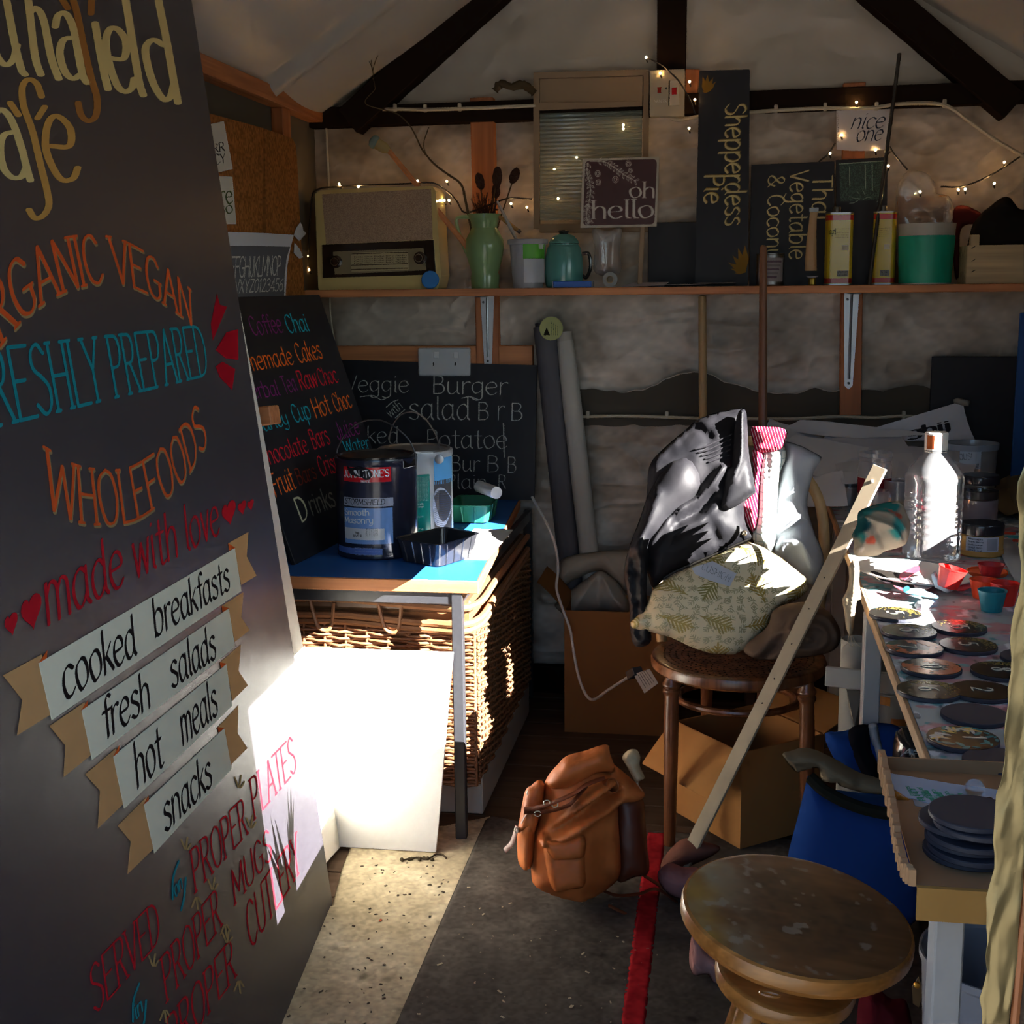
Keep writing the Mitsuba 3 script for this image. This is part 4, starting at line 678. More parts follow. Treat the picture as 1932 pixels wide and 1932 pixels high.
for i in range(3):
    c0_ = zj(1440 + 45 * i, 900, 3.95); solo('dried_grass', ('wispy dark dried grass in the green jug, left tuft', 'wispy dark dried grass in the green jug, middle tuft', 'wispy dark dried grass in the green jug, right tuft')[i], 'dried grass', cat(*[tube(spline([c0_ - [0, 0, 0.03], c0_ + [r1 * 0.012, r2 * 0.01, 0.02], c0_ + [r1 * 0.026, r2 * 0.02, 0.045 + 0.03 * r3]], 4), [0.0008] * 9, 4) for r1, r2, r3 in rng.uniform(-1, 1, (26, 3))]), 'matte', '#3d2a22', True)
br = thing('bare_twig', 'long bare forked twig rising from the jug to the roof', 'twig'); pb = np.array([p[0] - 0.012, 3.955, E0 + 0.03])
tw = [pb] + [zj(*q, 3.96) for q in ((1330, 800), (1290, 640), (1190, 560), (1080, 480), (1000, 390), (960, 330), (880, 170), (760, 60))] + [aty(690, 196, 3.9), aty(708, 168, 3.88)]
part(br, 'branch', tube(spline(tw, 6), np.linspace(0.0042, 0.0014, len(spline(tw, 6))), 6), 'matte', '#4b4030')
for q in (((708, 168), (704, 130), (722, 80), (726, 42)), ((704, 135), (695, 115), (672, 102), (650, 106)), ((702, 128), (700, 112), (694, 104))): part(br, 'side_shoot', tube(spline([aty(*k, 3.87) for k in q], 6), 0.0013, 5), 'matte', '#4b4030')
part(br, 'side_shoot', tube(spline([zj(*q, 3.96) for q in ((1000, 390), (985, 300), (1025, 170))], 6), 0.0016, 5), 'matte', '#4b4030')
ml = thing('padded_beater', 'wooden beater with a pale padded head poking out of the jug', 'beater'); a, b, c = np.array([p[0], 3.95, E0 + 0.06]), zj(700, 360, 3.93), zj(600, 300, 3.925)
part(ml, 'handle', tube([a, b], [0.009, 0.0075], 10), 'pine_x'); part(ml, 'collar', tube([b + (c - b) * -0.05, b + (c - b) * 0.3, c], [0.009, 0.016, 0.017], 20), 'matte', '#97885e')
ax = unit(c - b); part(ml, 'pad', tube([c - ax * 0.004, c, c + ax * 0.008, c + ax * 0.016, c + ax * 0.021], [0.016, 0.020, 0.021, 0.017, 0.006], 24), 'matte', '#6f837e')
for k, (x0_, x1_, r, cl) in enumerate(((1585, 1705, 0.0055, '#8b8a86'), (1600, 1740, 0.007, '#9a7440'))):
    a, b = (zj(1580, 770, 3.93), zj(1790, 1190, 3.93)) if k == 0 else (zj(1590, 890, 3.95), zj(1750, 1010, 3.935)); t = thing('paint_brush', ('grey plastic brush handle standing in the white tub', 'yellowish wooden brush handle behind the white tub')[k], 'brush'); part(t, 'handle', tube([a, (a + b) / 2, b], [r * 0.7, r, r * 0.8], 10), 'satin', cl); part(t, 'ferrule', tube([b, b + (b - a) * 0.1], r * 0.9, 10), 'metal', '#777777')
# tub, enamel pot, blue box, bag
p = on_shelf(996, 3.94); tu = thing('white_tub', 'translucent white plastic tub with green and white label on the shelf', 'tub'); s_ = 3.94 / FOC
part(tu, 'tub', shell([(0, 0), (28 * s_, 0), (34 * s_, 0.128), (38 * s_, 0.130), (38 * s_, 0.143), (36 * s_, 0.144)], 0.0015, 40, p), 'satin', '#8f8f93'); KT = Cyl(p, 33.5 * s_)
zt = lambda *q: Z(940, 120, 4.392, q)
def cflat(t, cyl, name, q, color, h=0.0006, m='satin', **kw): a, b = cyl.px(q[0], q[1]), cyl.px(q[2], q[3]); return part(t, name, cyl.patch(a[0], b[0], b[1] - cyl.c[2], a[1] - cyl.c[2], h), m, color, True, **kw)
KT2 = Cyl(p, 33 * s_ + 0.002); cflat(tu, KT2, 'green_label', zt(205, 1480, 382, 1615), '#4f9a2e'); cflat(tu, KT2, 'white_label', zt(212, 1618, 382, 1815), '#a5a6ab'); cflat(tu, KT2, 'printed_mark', zt(335, 1485, 372, 1535), '#bfc4bd', 0.001)
p = on_shelf(1064, 3.955); ep = thing('enamel_pot', 'teal enamel pot with a domed lid and black handle on the shelf', 'pot')
part(ep, 'body', lathe([(0, 0), (31 * s_, 0), (34 * s_, 0.006), (36 * s_, 0.04), (35 * s_, 0.085), (31 * s_, 0.118), (27 * s_, 0.126), (27 * s_, 0.130), (0, 0.130)], 44, p), 'gloss', '#4a8079')
ld = part(ep, 'lid', lathe([(0, 0), (28 * s_, 0), (28 * s_, 0.004), (26 * s_, 0.010), (19 * s_, 0.022), (10 * s_, 0.028), (0, 0.029)], 40, p + [0, 0, 0.1302]), 'gloss', '#4a8079'); part(ep, 'rim_line', lathe([(27.2 * s_, 0), (28.6 * s_, 0.0008), (27.2 * s_, 0.0016)], 40, p + [0, 0, 0.1285]), 'gloss', '#1b1d1c'); part(ep, 'lid_knob', lathe([(0, 0), (8 * s_, 0), (10 * s_, 0.006), (8 * s_, 0.010), (0, 0.011)], 24, p + [0, 0, 0.159]), 'gloss', '#222222')
part(ep, 'handle', tube(spline([p + [34 * s_, 0.0, 0.10], p + [0.075, 0, 0.098], p + [0.08, 0, 0.06], p + [0.068, 0, 0.03], p + [35 * s_, 0, 0.035]], 8), 0.005, 8), 'gloss', '#17181a')
a, b = aty(1042, 541, 3.90), aty(1118, 529, 3.90); bb = thing('blue_box', 'small flat blue cardboard box at the front of the shelf', 'box'); part(bb, 'sleeve', bx(a[0] + 0.003, b[0] - 0.003, 3.895, 3.945, E0, E0 + 0.019), 'satin', '#1f56a8'); part(bb, 'end_flap', bx(a[0], a[0] + 0.0029, 3.895, 3.945, E0, E0 + 0.019, 0.0005), 'paper', '#8a8f99'); part(bb, 'end_flap', bx(b[0] - 0.0029, b[0], 3.895, 3.945, E0, E0 + 0.019, 0.0005), 'paper', '#8a8f99')
p = on_shelf(1144, 3.95); bg = thing('clear_bag', 'clear plastic bag of pale crumbs standing behind the blue box', 'bag'); QP = wall(3.95)
part(bg, 'film', puff(QP, (1118, 432, 1146, 436, 1172, 430, 1170, 470, 1171, 514, 1145, 522, 1120, 510, 1122, 470), 0.022, 0.02, 0.03, 0.008, ridges=[((1132, 440, 1136, 500), 0.008, 0.005), ((1160, 440, 1155, 505), 0.008, 0.005)]), 'cling', None, True); part(bg, 'crumbs', puff(QP, (1128, 466, 1146, 458, 1164, 466, 1168, 508, 1146, 516, 1122, 506, 1126, 490), 0.017, 0.012, 0.03, 0.006, rough=0.006, rfreq=120), 'matte', '#8d7560', True)
c = aty(1152, 518, 3.915); tr = thing('tape_roll', 'roll of brown tape lying on edge below the clear bag', 'tape'); c[2] = E0 + 0.0225; part(tr, 'roll', mv(lathe([(0.011, 0), (0.022, 0), (0.022, 0.02), (0.011, 0.02), (0.011, 0)], 40), rx=90, t=c), 'gloss', '#57452e'); part(tr, 'core', mv(lathe([(0.009, 0), (0.0109, 0), (0.0109, 0.02), (0.009, 0.02), (0.009, 0)], 32), rx=90, t=c), 'matte', '#8d7a58')
# washboard
WBp = Plane((0, 4.02, E0), (1, 0, 0), (0, 0.035, 1)); wb = thing('washboard', 'wooden washboard with ribbed glass standing on the shelf', 'washboard'); zb = lambda *q: Z(940, 120, 4.392, q)
def wbar(q, h=0.016, z=-0.008, m='pine_pale', n='frame_rail'): part(wb, n, WBp.put(ext(poly(WBp.pts(zb(*q))).buffer(-0.001).buffer(0.001), h, z)), m)
pmat('pine_pale', grain('#8d7a5c', '#b39d77', 'x'), 0.7); mat('pale_wood', '#8b7862', 0.86)
wbar((295, 80, 342, 120, 345, 1370, 295, 1370), n='stile', m='pale_wood'); wbar((1205, 100, 1250, 55, 1240, 1395, 1190, 1395), n='stile', m='pale_wood'); wbar((295, 78, 1250, 52, 1203, 103, 342, 128), m='pale_wood'); wbar((343, 325, 1197, 318, 1195, 355, 343, 390), m='pale_wood'); wbar((343, 1330, 1190, 1320, 1190, 1395, 343, 1400), m='pale_wood')
wbar((346, 130, 1200, 105, 1197, 315, 346, 322), 0.008, -0.004, 'pale_wood', 'top_panel')
q = WBp.pts(zb(344, 392, 1194, 358, 1188, 1320, 344, 1328)); rows = np.linspace(q[:, 1].min() + 0.012, q[[0, 1], 1].min() - 0.006, 150); uu = np.linspace(q[0][0] + 0.0005, q[1][0] - 0.0005, 4)
hh_ = 0.0022 * np.sin(np.arange(150) / 150 * 2 * np.pi * 27); part(wb, 'ribbed_glass', WBp.put(sheet(np.stack([np.tile(uu, (150, 1)), np.repeat(rows[:, None], 4, 1), np.repeat(hh_[:, None], 4, 1)], -1), thick=0.003)), 'rib_glass', None, True)
# painted signs
OH = Plane((0, 3.92, E0), (1, 0, 0), (0, 0.02, 1)); oh = thing('oh_hello_sign', 'maroon square sign lettered oh hello with white leaf border', 'sign'); zo = zb
part(oh, 'panel', OH.put(ext(poly(OH.pts(zo(700, 790, 1335, 772, 1312, 1350, 682, 1362))), 0.009, -0.009)), 'matte', '#a7a194', False); q = poly(OH.pts(zo(722, 806, 1316, 790, 1294, 1332, 702, 1342))); part(oh, 'maroon_field', OH.put(ext(q.buffer(-0.012).buffer(0.012), 0.0005, 0.0002)), 'satin', '#3a1416', False)
ow = '#b5afa6'
for s, b, t in (('oh', (1082, 1112, 1306, 1112), (1095, 985)), ('hello', (770, 1286, 1296, 1276), (800, 1140))): write(oh, OH, s, zo(*b), zo(*t), ow, w=7, r=0.35, ang=0, serif=4, z=0.001)
ink(oh, OH, [zo(745, 815, 735, 900, 760, 990, 765, 1080, 745, 1190, 730, 1270, 755, 1320), zo(760, 810, 880, 815, 960, 860, 1040, 920, 1140, 975)], 1.2, ow, z=0.001, name='painted_vine')
lv = []
for t, s in ([(k, 0) for k in np.linspace(0.04, 0.97, 15)] + [(k, 1) for k in np.linspace(0.15, 0.98, 11)]):
    ln = spline(np.array((745, 815, 735, 900, 760, 990, 765, 1080, 745, 1190, 730, 1270, 755, 1320) if s == 0 else (760, 810, 880, 815, 960, 860, 1040, 920, 1140, 975), float).reshape(-1, 2), 8); i = min(int(t * (len(ln) - 1)), len(ln) - 2); d = unit(ln[i + 1] - ln[i]); nn = np.array([-d[1], d[0]])
    for sd in (-1, 1): a = ln[i]; b = a + d * 34 + nn * sd * 30; lv.append(zo(*(a), *((a + b) / 2 + nn * sd * 8), *b)); lv.append(zo(*a, *((a + b) / 2 - nn * sd * 5 + d * 6), *b))
ink(oh, OH, lv, 0.7, ow, z=0.001, name='painted_leaf')
for x, y, r in ((1078, 830, 22), (1096, 886, 16), (825, 912, 22), (972, 962, 24), (830, 985, 20), (742, 1185, 18)): ink(oh, OH, [zo(*(np.c_[x + r * f * np.cos(a_), y + r * 1.15 * f * np.sin(a_)].ravel())) for f in (1.0, 0.55) for a_ in [np.linspace(0, 6.3, 14)]], 0.8, ow, z=0.001, name='painted_berry')
a, b = OH.hit(*zo(1200, 1340)), aty(1206, 520, 3.93); part(oh, 'stake', beam((a[0], 3.937, a[2] + 0.03), (b[0] + 0.001, 3.937, E0), 0.014, 0.012, upv=(0, 1, 0)), 'pale_wood')
def leaf_spray(t, pl, base, tips, color):
    out = []
    for tip in tips: b, e_ = np.array(base, float), np.array(tip, float); m_ = (b + e_) / 2; nn = np.array([-(e_ - b)[1], (e_ - b)[0]]) * 0.13; out.append(np.r_[b, m_ + nn, e_, m_ - nn])
    ink(t, pl, out, 0, color, name='painted_leaf')
SP = Plane((0, 3.955, E0), (1, 0, 0), (0, 0.04, 1)); sp = thing('shepherdess_pie_sign', 'tall narrow black sign lettered Shepperdess Pie sideways on the shelf', 'sign'); zs = lambda *q: Z(1290, 100, 4.2, q)
o = SP.pts(zs(125, 140, 525, 130, 510, 1755, 90, 1755)); o[2:, 1] = 0.0; part(sp, 'panel', SP.put(ext(poly(o).buffer(-0.004).buffer(0.004), 0.011, -0.011)), 'chalkboard', smooth=False); CG = '#b9a878'
write(sp, SP, 'Shepperdess', zs(330, 402, 328, 1375), zs(492, 440), CG, w=8, r=0.4, ang=-40, shade=('#6b5a2c', 0.03, 0.02)); write(sp, SP, 'Pie', zs(165, 962, 160, 1200), zs(318, 985), CG, w=8, r=0.4, ang=-40, shade=('#8a6a1e', 0.03, 0.02))
leaf_spray(sp, SP, zs(178, 318), [zs(*q) for q in ((150, 180), (190, 170), (235, 190), (258, 225), (240, 260), (140, 250), (145, 300))], '#6f5426'); leaf_spray(sp, SP, zs(490, 1740), [zs(*q) for q in ((485, 1520), (430, 1545), (385, 1600), (350, 1660), (370, 1710), (400, 1745))], '#7a5c2a')
TP = Plane((0, 3.99, E0), (1, 0, 0), (0, 0.05, 1)); tp = thing('thai_vegetable_sign', 'black sign lettered Thai Vegetable and Coconut sideways behind the yellow cans', 'sign'); o = TP.pts(zs(535, 885, 1195, 858, 1190, 1760, 520, 1760)); o[2:, 1] = 0.0; part(tp, 'panel', TP.put(ext(poly(o), 0.011, -0.011)), 'chalkboard', smooth=False)
for s, b, t in (('Thai', (1025, 968, 1015, 1330), (1180, 930)), ('Vegetable', (845, 930, 835, 1640), (990, 930)), ('& Coconut', (670, 965, 655, 1700), (800, 980))): write(tp, TP, s, zs(*b), zs(*t), CG, w=7.5, r=0.4, ang=-40)
a, b = aty(1222, 520, 4.02), aty(1322, 418, 4.02); solo('slate_board', 'plain dark slate board on the shelf behind the sign stake', 'panel', bx(a[0], b[0] - 0.004, 4.024, 4.036, E0, b[2]), 'chalkboard')
GB = Plane((0, 4.0, E0), (1, 0, 0), (0, 0.06, 1)); zg = lambda *q: Z(1500, 180, 4.472, q); gb = thing('green_tin_sign', 'dark green etched picture panel hanging behind the yellow cans', 'sign'); o = GB.pts(zg(345, 545, 785, 520, 782, 985, 372, 985)); o[2:, 1] = 0.0
part(gb, 'panel', GB.put(ext(poly(o), 0.006, -0.006)), 'chalkboard', smooth=False); pmat('etched', lambda p, n, uv: mix(K('#16201b'), K('#3d5a4a'), smoothstep(0.45, 0.7, noise(p.x * 700, p.z * 700, 0.0))), 0.5); part(gb, 'etched_field', GB.put(ext(poly(GB.pts(zg(375, 575, 760, 548, 755, 880, 380, 895))), 0.0005, 0.0002)), 'etched', smooth=False)
ink(gb, GB, [zg(460, 600, 462, 770), zg(592, 585, 594, 790), zg(650, 582, 652, 800), zg(370, 580, 760, 552)], 1.6, '#93a08f', z=0.001); ink(gb, GB, [zg(455, 850, 500, 870, 545, 872, 500, 905, 460, 910), zg(575, 880, 610, 860, 640, 865), zg(690, 900, 715, 870, 700, 840), zg(520, 810, 540, 830), zg(570, 800, 590, 840)], 1.2, '#7f8f80', z=0.001, name='painted_scroll')
# cans, tube, tin
def flat_can(x0, x1, y0, y1, yw, turn, label):
    a, b = aty(x0, y1, yw), aty(x1, y0, yw); w_, h_ = (b[0] - a[0]), b[2] - E0; t = thing('thinner_can', label, 'can', 'yellow metal cans on the shelf'); c = np.array([(a[0] + b[0]) / 2, yw + 0.025, E0]); r = 0.012
    fp = sg.box(-w_ / 2 + r, -0.025 + r, w_ / 2 - r, 0.025 - r).buffer(r, quad_segs=6); R = trimesh.transformations.rotation_matrix(math.radians(turn), [0, 0, 1])
    def E(g_, d, z): m = ext(g_, d, z); m.apply_transform(R); m.apply_translation(c); return m
    part(t, 'body', E(fp, h_ - 0.006, 0.003), 'gloss', '#b39a24'); part(t, 'red_band', E(fp.buffer(0.0003), 0.015, h_ - 0.022), 'gloss', '#a3231c'); part(t, 'red_band', E(fp.buffer(0.0003), 0.013, 0.006), 'gloss', '#a3231c')
    part(t, 'rim', E(fp.buffer(0.001), 0.004, h_ - 0.004), 'metal', '#a8a8a8'); part(t, 'rim', E(fp.buffer(0.001), 0.004, 0), 'metal', '#a8a8a8'); m = lathe([(0, 0), (0.012, 0), (0.012, 0.014), (0.010, 0.017), (0, 0.017)], 24, (-w_ * 0.12, 0.0, h_)); m.apply_transform(R); m.apply_translation(c); part(t, 'cap', m, 'metal', '#6a6761')
    F = Plane(c, R[:3, :3] @ [1, 0, 0], [0, 0, 1]); F.o = F.o + F.n * 0.0252; F.m[:3, 3] = F.o
    flat(t, 'price_sticker', F, (w_ * 0.05, h_ * 0.48, w_ * 0.3, h_ * 0.48, w_ * 0.3, h_ * 0.55, w_ * 0.05, h_ * 0.55), '#b9b29c', px=False); flat(t, 'barcode_label', F, (-w_ * 0.1, h_ * 0.12, w_ * 0.33, h_ * 0.12, w_ * 0.33, h_ * 0.2, -w_ * 0.1, h_ * 0.2), '#9a9a94', px=False)
    ink(t, F, [(-w_ * 0.08 + k * w_ * 0.04, h_ * 0.125, -w_ * 0.08 + k * w_ * 0.04, h_ * 0.195) for k in range(10)], 0.0011, '#33363c', name='barcode', px=False, z=0.0009)
    for k in range(5): ink(t, F, [(-w_ * 0.25, h_ * (0.66 + 0.028 * k), w_ * 0.3, h_ * (0.66 + 0.028 * k))], 0.0008, '#8a6d1c', name='print_line', px=False)
    return t, F, w_, h_
t, F, w_, h_ = flat_can(1557, 1611, 400, 526, 3.93, 8, 'yellow can with red bands beside the paint tube, the left one'); cflat_ = write(t, F, 'aynl', (-w_ * 0.46, h_ * 0.70, -w_ * 0.2, h_ * 0.70), (-w_ * 0.46, h_ * 0.78), '#3a3020', px=False, w=9, r=0.7)
flat_can(1647, 1694, 398, 525, 3.93, -14, 'yellow can with red bands beside the teal drum, the right one')
tb_ = thing('paint_tube', 'upended crumpled paint tube with gold cap in front of the left yellow can', 'paint tube'); p = on_shelf(1533, 3.905); zp = lambda x, y: aty(1500 + x / 4.472, 180 + y / 4.472, 3.905)
rings = [(zp(160, 985), 0.011, 0.0015), (zp(150, 1060), 0.0105, 0.004), (zp(140, 1200), 0.0135, 0.009), (zp(133, 1380), 0.0165, 0.0145), (zp(132, 1480), 0.0175, 0.0168)]; a_ = np.arange(24) / 24 * 2 * np.pi
part(tb_, 'tube', sheet(np.array([[c + [rx_ * np.cos(t_), ry_ * np.sin(t_), 0] for t_ in a_] for c, rx_, ry_ in rings]), True), 'satin', '#a3825a', True); part(tb_, 'end_crimp', mv(cbox(0.026, 0.002, 0.012, 0.0005), zp(160, 965)), 'metal', '#8b8b8b'); part(tb_, 'shoulder', lathe([(0, 0.021), (0.0105, 0.021), (0.0175, 0.026), (0.0176, 0.0275), (0, 0.0276)], 24, (p[0], 3.905, E0)), 'matte', '#7c7d85'); part(tb_, 'cap', lathe([(0, 0), (0.009, 0), (0.0105, 0.003), (0.0105, 0.018), (0.0095, 0.0208), (0, 0.0208)], 12, (p[0], 3.905, E0)), 'metal', '#a98b3c', False)
p = on_shelf(1453, 3.93); tn = thing('small_tin', 'small silver paint tin with worn paper label behind the brown handle', 'tin'); part(tn, 'body', lathe([(0, 0), (25 * s_, 0), (25.6 * s_, 0.002), (24.6 * s_, 0.004), (24.6 * s_, 0.088), (25.6 * s_, 0.090), (25.6 * s_, 0.092), (21 * s_, 0.0915), (0, 0.089)], 36, p), 'metal', '#8a8886'); KN = Cyl(p, 24.7 * s_)
part(tn, 'paper_label', KN.patch(-0.038, 0.045, 0.012, 0.080, 0.0005), 'paper', '#7d7877', True); 
for k in range(5): part(tn, 'print_line', KN.patch(-0.028 + 0.006 * (k % 2), 0.02 + 0.004 * k, 0.022 + 0.011 * k, 0.0275 + 0.011 * k, 0.0012), 'paper', ('#5b4a56', '#6a6766')[k % 2], True)
a, b = aty(1697, 101, 4.028), aty(1640, 540, 3.90); b[2] = E0; b[0] += 0.0; solo('black_rod', 'thin black rod leaning across the paper note on the shelf', 'rod', rod(b, a, 0.0055, 12), 'gloss', '#1c1a19')
# teal drum, bag of card, crate
p = on_shelf(1746, 3.945); td = thing('teal_drum', 'open pale pot with a broad teal band on the shelf', 'pot'); part(td, 'pot', shell([(0, 0), (0.071, 0), (0.078, 0.150), (0.080, 0.170)], 0.002, 48, p), 'satin', '#99958a'); part(td, 'teal_band', lathe([(0.0712, 0.004), (0.0725, 0.004), (0.0785, 0.136), (0.0774, 0.136)], 48, p), 'satin', '#12856a')
for dx in (-0.03, 0.0, 0.045): part(td, 'rivet_hole', mv(lathe([(0, 0), (0.004, 0), (0, 0.0006)], 10), rx=90, t=p + [dx, math.sqrt(0.0775 ** 2 - dx * dx) - 0.001, 0.155]), 'matte', '#3a352d')
BP = wall(4.01); bg = thing('bag_of_card', 'brown card in a clear plastic bag behind the teal drum', 'bag'); zk = zg
a, b = aty(*zk(865, 850), 4.02), aty(*zk(1285, 850), 4.02); part(bg, 'brown_card', bx(a[0], b[0], 4.025, 4.032, E0 + 0.004, a[2]), 'matte', '#6b4b30'); part(bg, 'film', puff(wall(4.03), zk(850, 860, 900, 700, 960, 640, 1100, 650, 1180, 740, 1190, 830, 1300, 850, 1340, 1000, 1330, 1400, 1300, 1500, 870, 1500), 0.02, 0.003, 0.06, 0.012, ridges=[(zk(920, 700, 1000, 760, 1060, 820), 0.01, 0.006), (zk(1100, 660, 1150, 780), 0.01, 0.006), (zk(1310, 900, 1320, 1400), 0.012, 0.008)], rough=0.008), 'cling', None, True)
a = aty(*zk(1440, 1535), 3.90); ct = thing('wooden_crate', 'pale stapled wooden crate at the right end of the shelf', 'crate'); z1_ = aty(*zk(1470, 1265), 3.90)[2]; x1_ = a[0] + 0.30
part(ct, 'side_board', bx(a[0], x1_, 3.895, 3.903, E0, z1_, 0.001), 'pine_pale'); part(ct, 'side_board', bx(a[0], x1_, 4.03, 4.038, E0, z1_, 0.001), 'pine_pale'); part(ct, 'end_board', bx(a[0], a[0] + 0.008, 3.9035, 4.0295, E0, z1_, 0.001), 'pine_pale'); part(ct, 'end_board', bx(x1_ - 0.008, x1_, 3.9035, 4.0295, E0, z1_, 0.001), 'pine_pale'); part(ct, 'floor_board', bx(a[0] + 0.0085, x1_ - 0.0085, 3.9035, 4.0295, E0, E0 + 0.006, 0.001), 'pine_pale')
part(ct, 'corner_post', bx(a[0] + 0.009, a[0] + 0.033, 3.9035, 3.925, E0 + 0.007, aty(*zk(1470, 1175), 3.90)[2], 0.001), 'pine_pale')
CP = wall(3.8948)
for yy_ in (1280, 1390, 1480): part(ct, 'staple', tube([CP.hit(*zk(1490, yy_ + 12)), CP.hit(*zk(1520, yy_ - 8))], 0.0012, 5), 'metal', '#4c463c')
solo('black_camera_bag', 'dark lumpy bag sitting in the wooden crate', 'bag', puff(wall(3.955), zk(1490, 1500, 1480, 1150, 1560, 1010, 1640, 940, 1740, 865, 1810, 860, 1860, 920, 1900, 960, 2050, 980, 2150, 1100, 2160, 1500), 0.035, 0.035, 0.08, 0.012, ridges=[(zk(1600, 1000, 1850, 980), -0.012, 0.01), (zk(1620, 1250, 1930, 1200), 0.01, 0.015)], rough=0.006), 'cloth', '#1d1b1a', True)
solo('red_cloth_strip', 'dull red cloth strip hanging behind the crate', 'cloth', puff(wall(4.02), zk(1340, 960, 1560, 985, 1560, 1080, 1400, 1130, 1390, 1500, 1345, 1500), 0.006, 0.004, 0.02, 0.01, rough=0.006), 'cloth', '#4a1f1d', True)
# papers
def loose_paper(name, label, corners, z, color='#a9a6a6', bend=0.004, cat_='paper', plane=None, n=14, seed=0):
    """A sheet of paper from four world corners, slightly curled."""
    c = [np.asarray(q, float) for q in corners]; u, v = np.meshgrid(np.linspace(0, 1, n), np.linspace(0, 1, n)); u, v = u[..., None], v[..., None]
    P = (c[0] * (1 - u) + c[1] * u) * (1 - v) + (c[3] * (1 - u) + c[2] * u) * v; nn = unit(np.cross(c[1] - c[0], c[3] - c[0])); nn = nn if nn[2] >= 0 else -nn
    P = P + nn * (np.abs(ngrid(P, bend, 9.0, seed)[..., :1]))
    return solo(name, label, cat_, sheet(P, thick=0.0004), 'paper', color, True)
a = E0 + 0.0012
for i, (q, dz) in enumerate((((1172, 538, 1252, 541, 1262, 530, 1196, 517), 0.0), ((1230, 541, 1330, 543, 1345, 536, 1250, 533), 0.0035), ((1305, 540, 1386, 537, 1390, 527, 1320, 530), 0.007))):
    cs = [aty(q[0], q[1], 3.895), aty(q[2], q[3], 3.895), aty(q[4], q[5], 3.96), aty(q[6], q[7], 3.96)]
    for c in cs[:2]: c[2] = a + dz
    for c in cs[2:]: c[2] = a + dz + (0.012 if i == 0 else 0.002)
    loose_paper('loose_paper', ('folded white paper at the shelf edge below the sign stake', 'flat white paper in the middle of the shelf papers', 'crumpled white paper below the shepherdess sign')[i], cs, 0, '#9b98a0', 0.003, seed=i)
np_ = thing('nice_one_note', 'torn white notebook page lettered nice one pinned on a stud', 'note'); NP = Plane((0, YB - 0.062, 0), (1, 0, 0), (0, 0, 1))
part(np_, 'page', NP.put(ext(poly(NP.pts(zg(348, 128, 560, 122, 800, 115, 800, 455, 640, 468, 480, 468, 352, 458))), 0.0007)), 'paper', '#b3b1b3', False); ink(np_, NP, [zg(361, 150 + 17 * k, 363, 158 + 17 * k) for k in range(15)], 1.0, '#4c4a4c', name='punch_hole', z=0.0009)
for s, b, t in (('nice', (462, 282, 745, 274), (520, 150)), ('one', (505, 390, 730, 378), (555, 260))): write(np_, NP, s, zg(*b), zg(*t), '#232a3c', w=7, r=0.3, ang=35, slant=0.3, z=0.0009)
# fuse box, cables, fairy lights
fb = thing('fuse_box', 'white fuse box with red switch on the back wall beside the washboard', 'fuse box'); FB = wall(YB - 0.105); o = FB.pts(zb(1256, 58, 1545, 45, 1540, 435, 1255, 438)); part(fb, 'case', FB.put(ext(poly(o).buffer(-0.003).buffer(0.003), 0.044, -0.044)), 'satin', '#9b9079')
part(fb, 'breaker', FB.put(ext(poly(FB.pts(zb(1425, 145, 1495, 140, 1500, 345, 1420, 350))), 0.006, 0.0002)), 'satin', '#b0a894'); part(fb, 'red_switch', FB.put(ext(poly(FB.pts(zb(1440, 205, 1480, 203, 1480, 258, 1440, 262))), 0.010, 0.0062)), 'gloss', '#a3181c'); part(fb, 'red_switch', FB.put(ext(poly(FB.pts(zb(1320, 198, 1352, 196, 1350, 242, 1322, 245))), 0.006, 0.0002)), 'gloss', '#7a2217'); part(fb, 'breaker_shadow_gap', FB.put(ext(poly(FB.pts(zb(1412, 140, 1424, 140, 1420, 350, 1410, 350))), 0.0004, 0.0002)), 'matte', '#33302a'); part(fb, 'screw', FB.put(mv(lathe([(0, 0), (0.0035, 0), (0, 0.0015)], 10), t=(*FB.px(*zb(1392, 205)), 0.0003))), 'metal', '#4a463c'); write(fb, FB, 'MAIN 2A', zb(1292, 325, 1395, 322), zb(1292, 300), '#c0b8a4', w=8, r=0.8)  # the dark strip left of the breaker is its shadow, painted on
def cable(name, label, pts, r, color='#a9a08c', clips=(), y=YB - 0.045):
    c = thing(name, label, 'cable'); P = [aty(*q, y) if len(q) == 2 else np.array(q) for q in pts]; part(c, 'flex', tube(spline(P, 6), r, 8), 'satin', color)
    for q in clips: k = aty(*q, y); part(c, 'clip', mv(cbox(0.011, 0.012, 0.024, 0.002), (k[0], y + 0.002, k[2] + 0.004)), 'satin', '#a39c8c')
CY = YB - 0.066
cable('white_cable', 'white cable clipped along the back wall above the washboard', ((668, 208), (740, 206), (800, 207), (900, 204), (990, 200), (1010, 199)), 0.0055, clips=((745, 206), (802, 207), (867, 205)), y=CY)
cable('white_cable', 'white cable running from the tall sign to the right corner', ((1255, 215), (1275, 226), (1305, 222), (1340, 216), (1416, 212), (1470, 208), (1560, 204), (1640, 204), (1700, 196), (1780, 198), (1830, 230), (1880, 265), (1940, 300)), 0.0055, clips=((1464, 208), (1557, 204), (1654, 203), (1782, 198)), y=CY)
cable('white_cable', 'white cable clipped along the back wall behind the chair', ((1096, 786), (1105, 786), (1180, 785), (1258, 787), (1325, 789), (1420, 790), (1500, 790), (1580, 786), (1650, 788), (1700, 785), (1760, 788)), 0.005, clips=((1109, 785), (1258, 786), (1705, 785)), y=YB - 0.05)
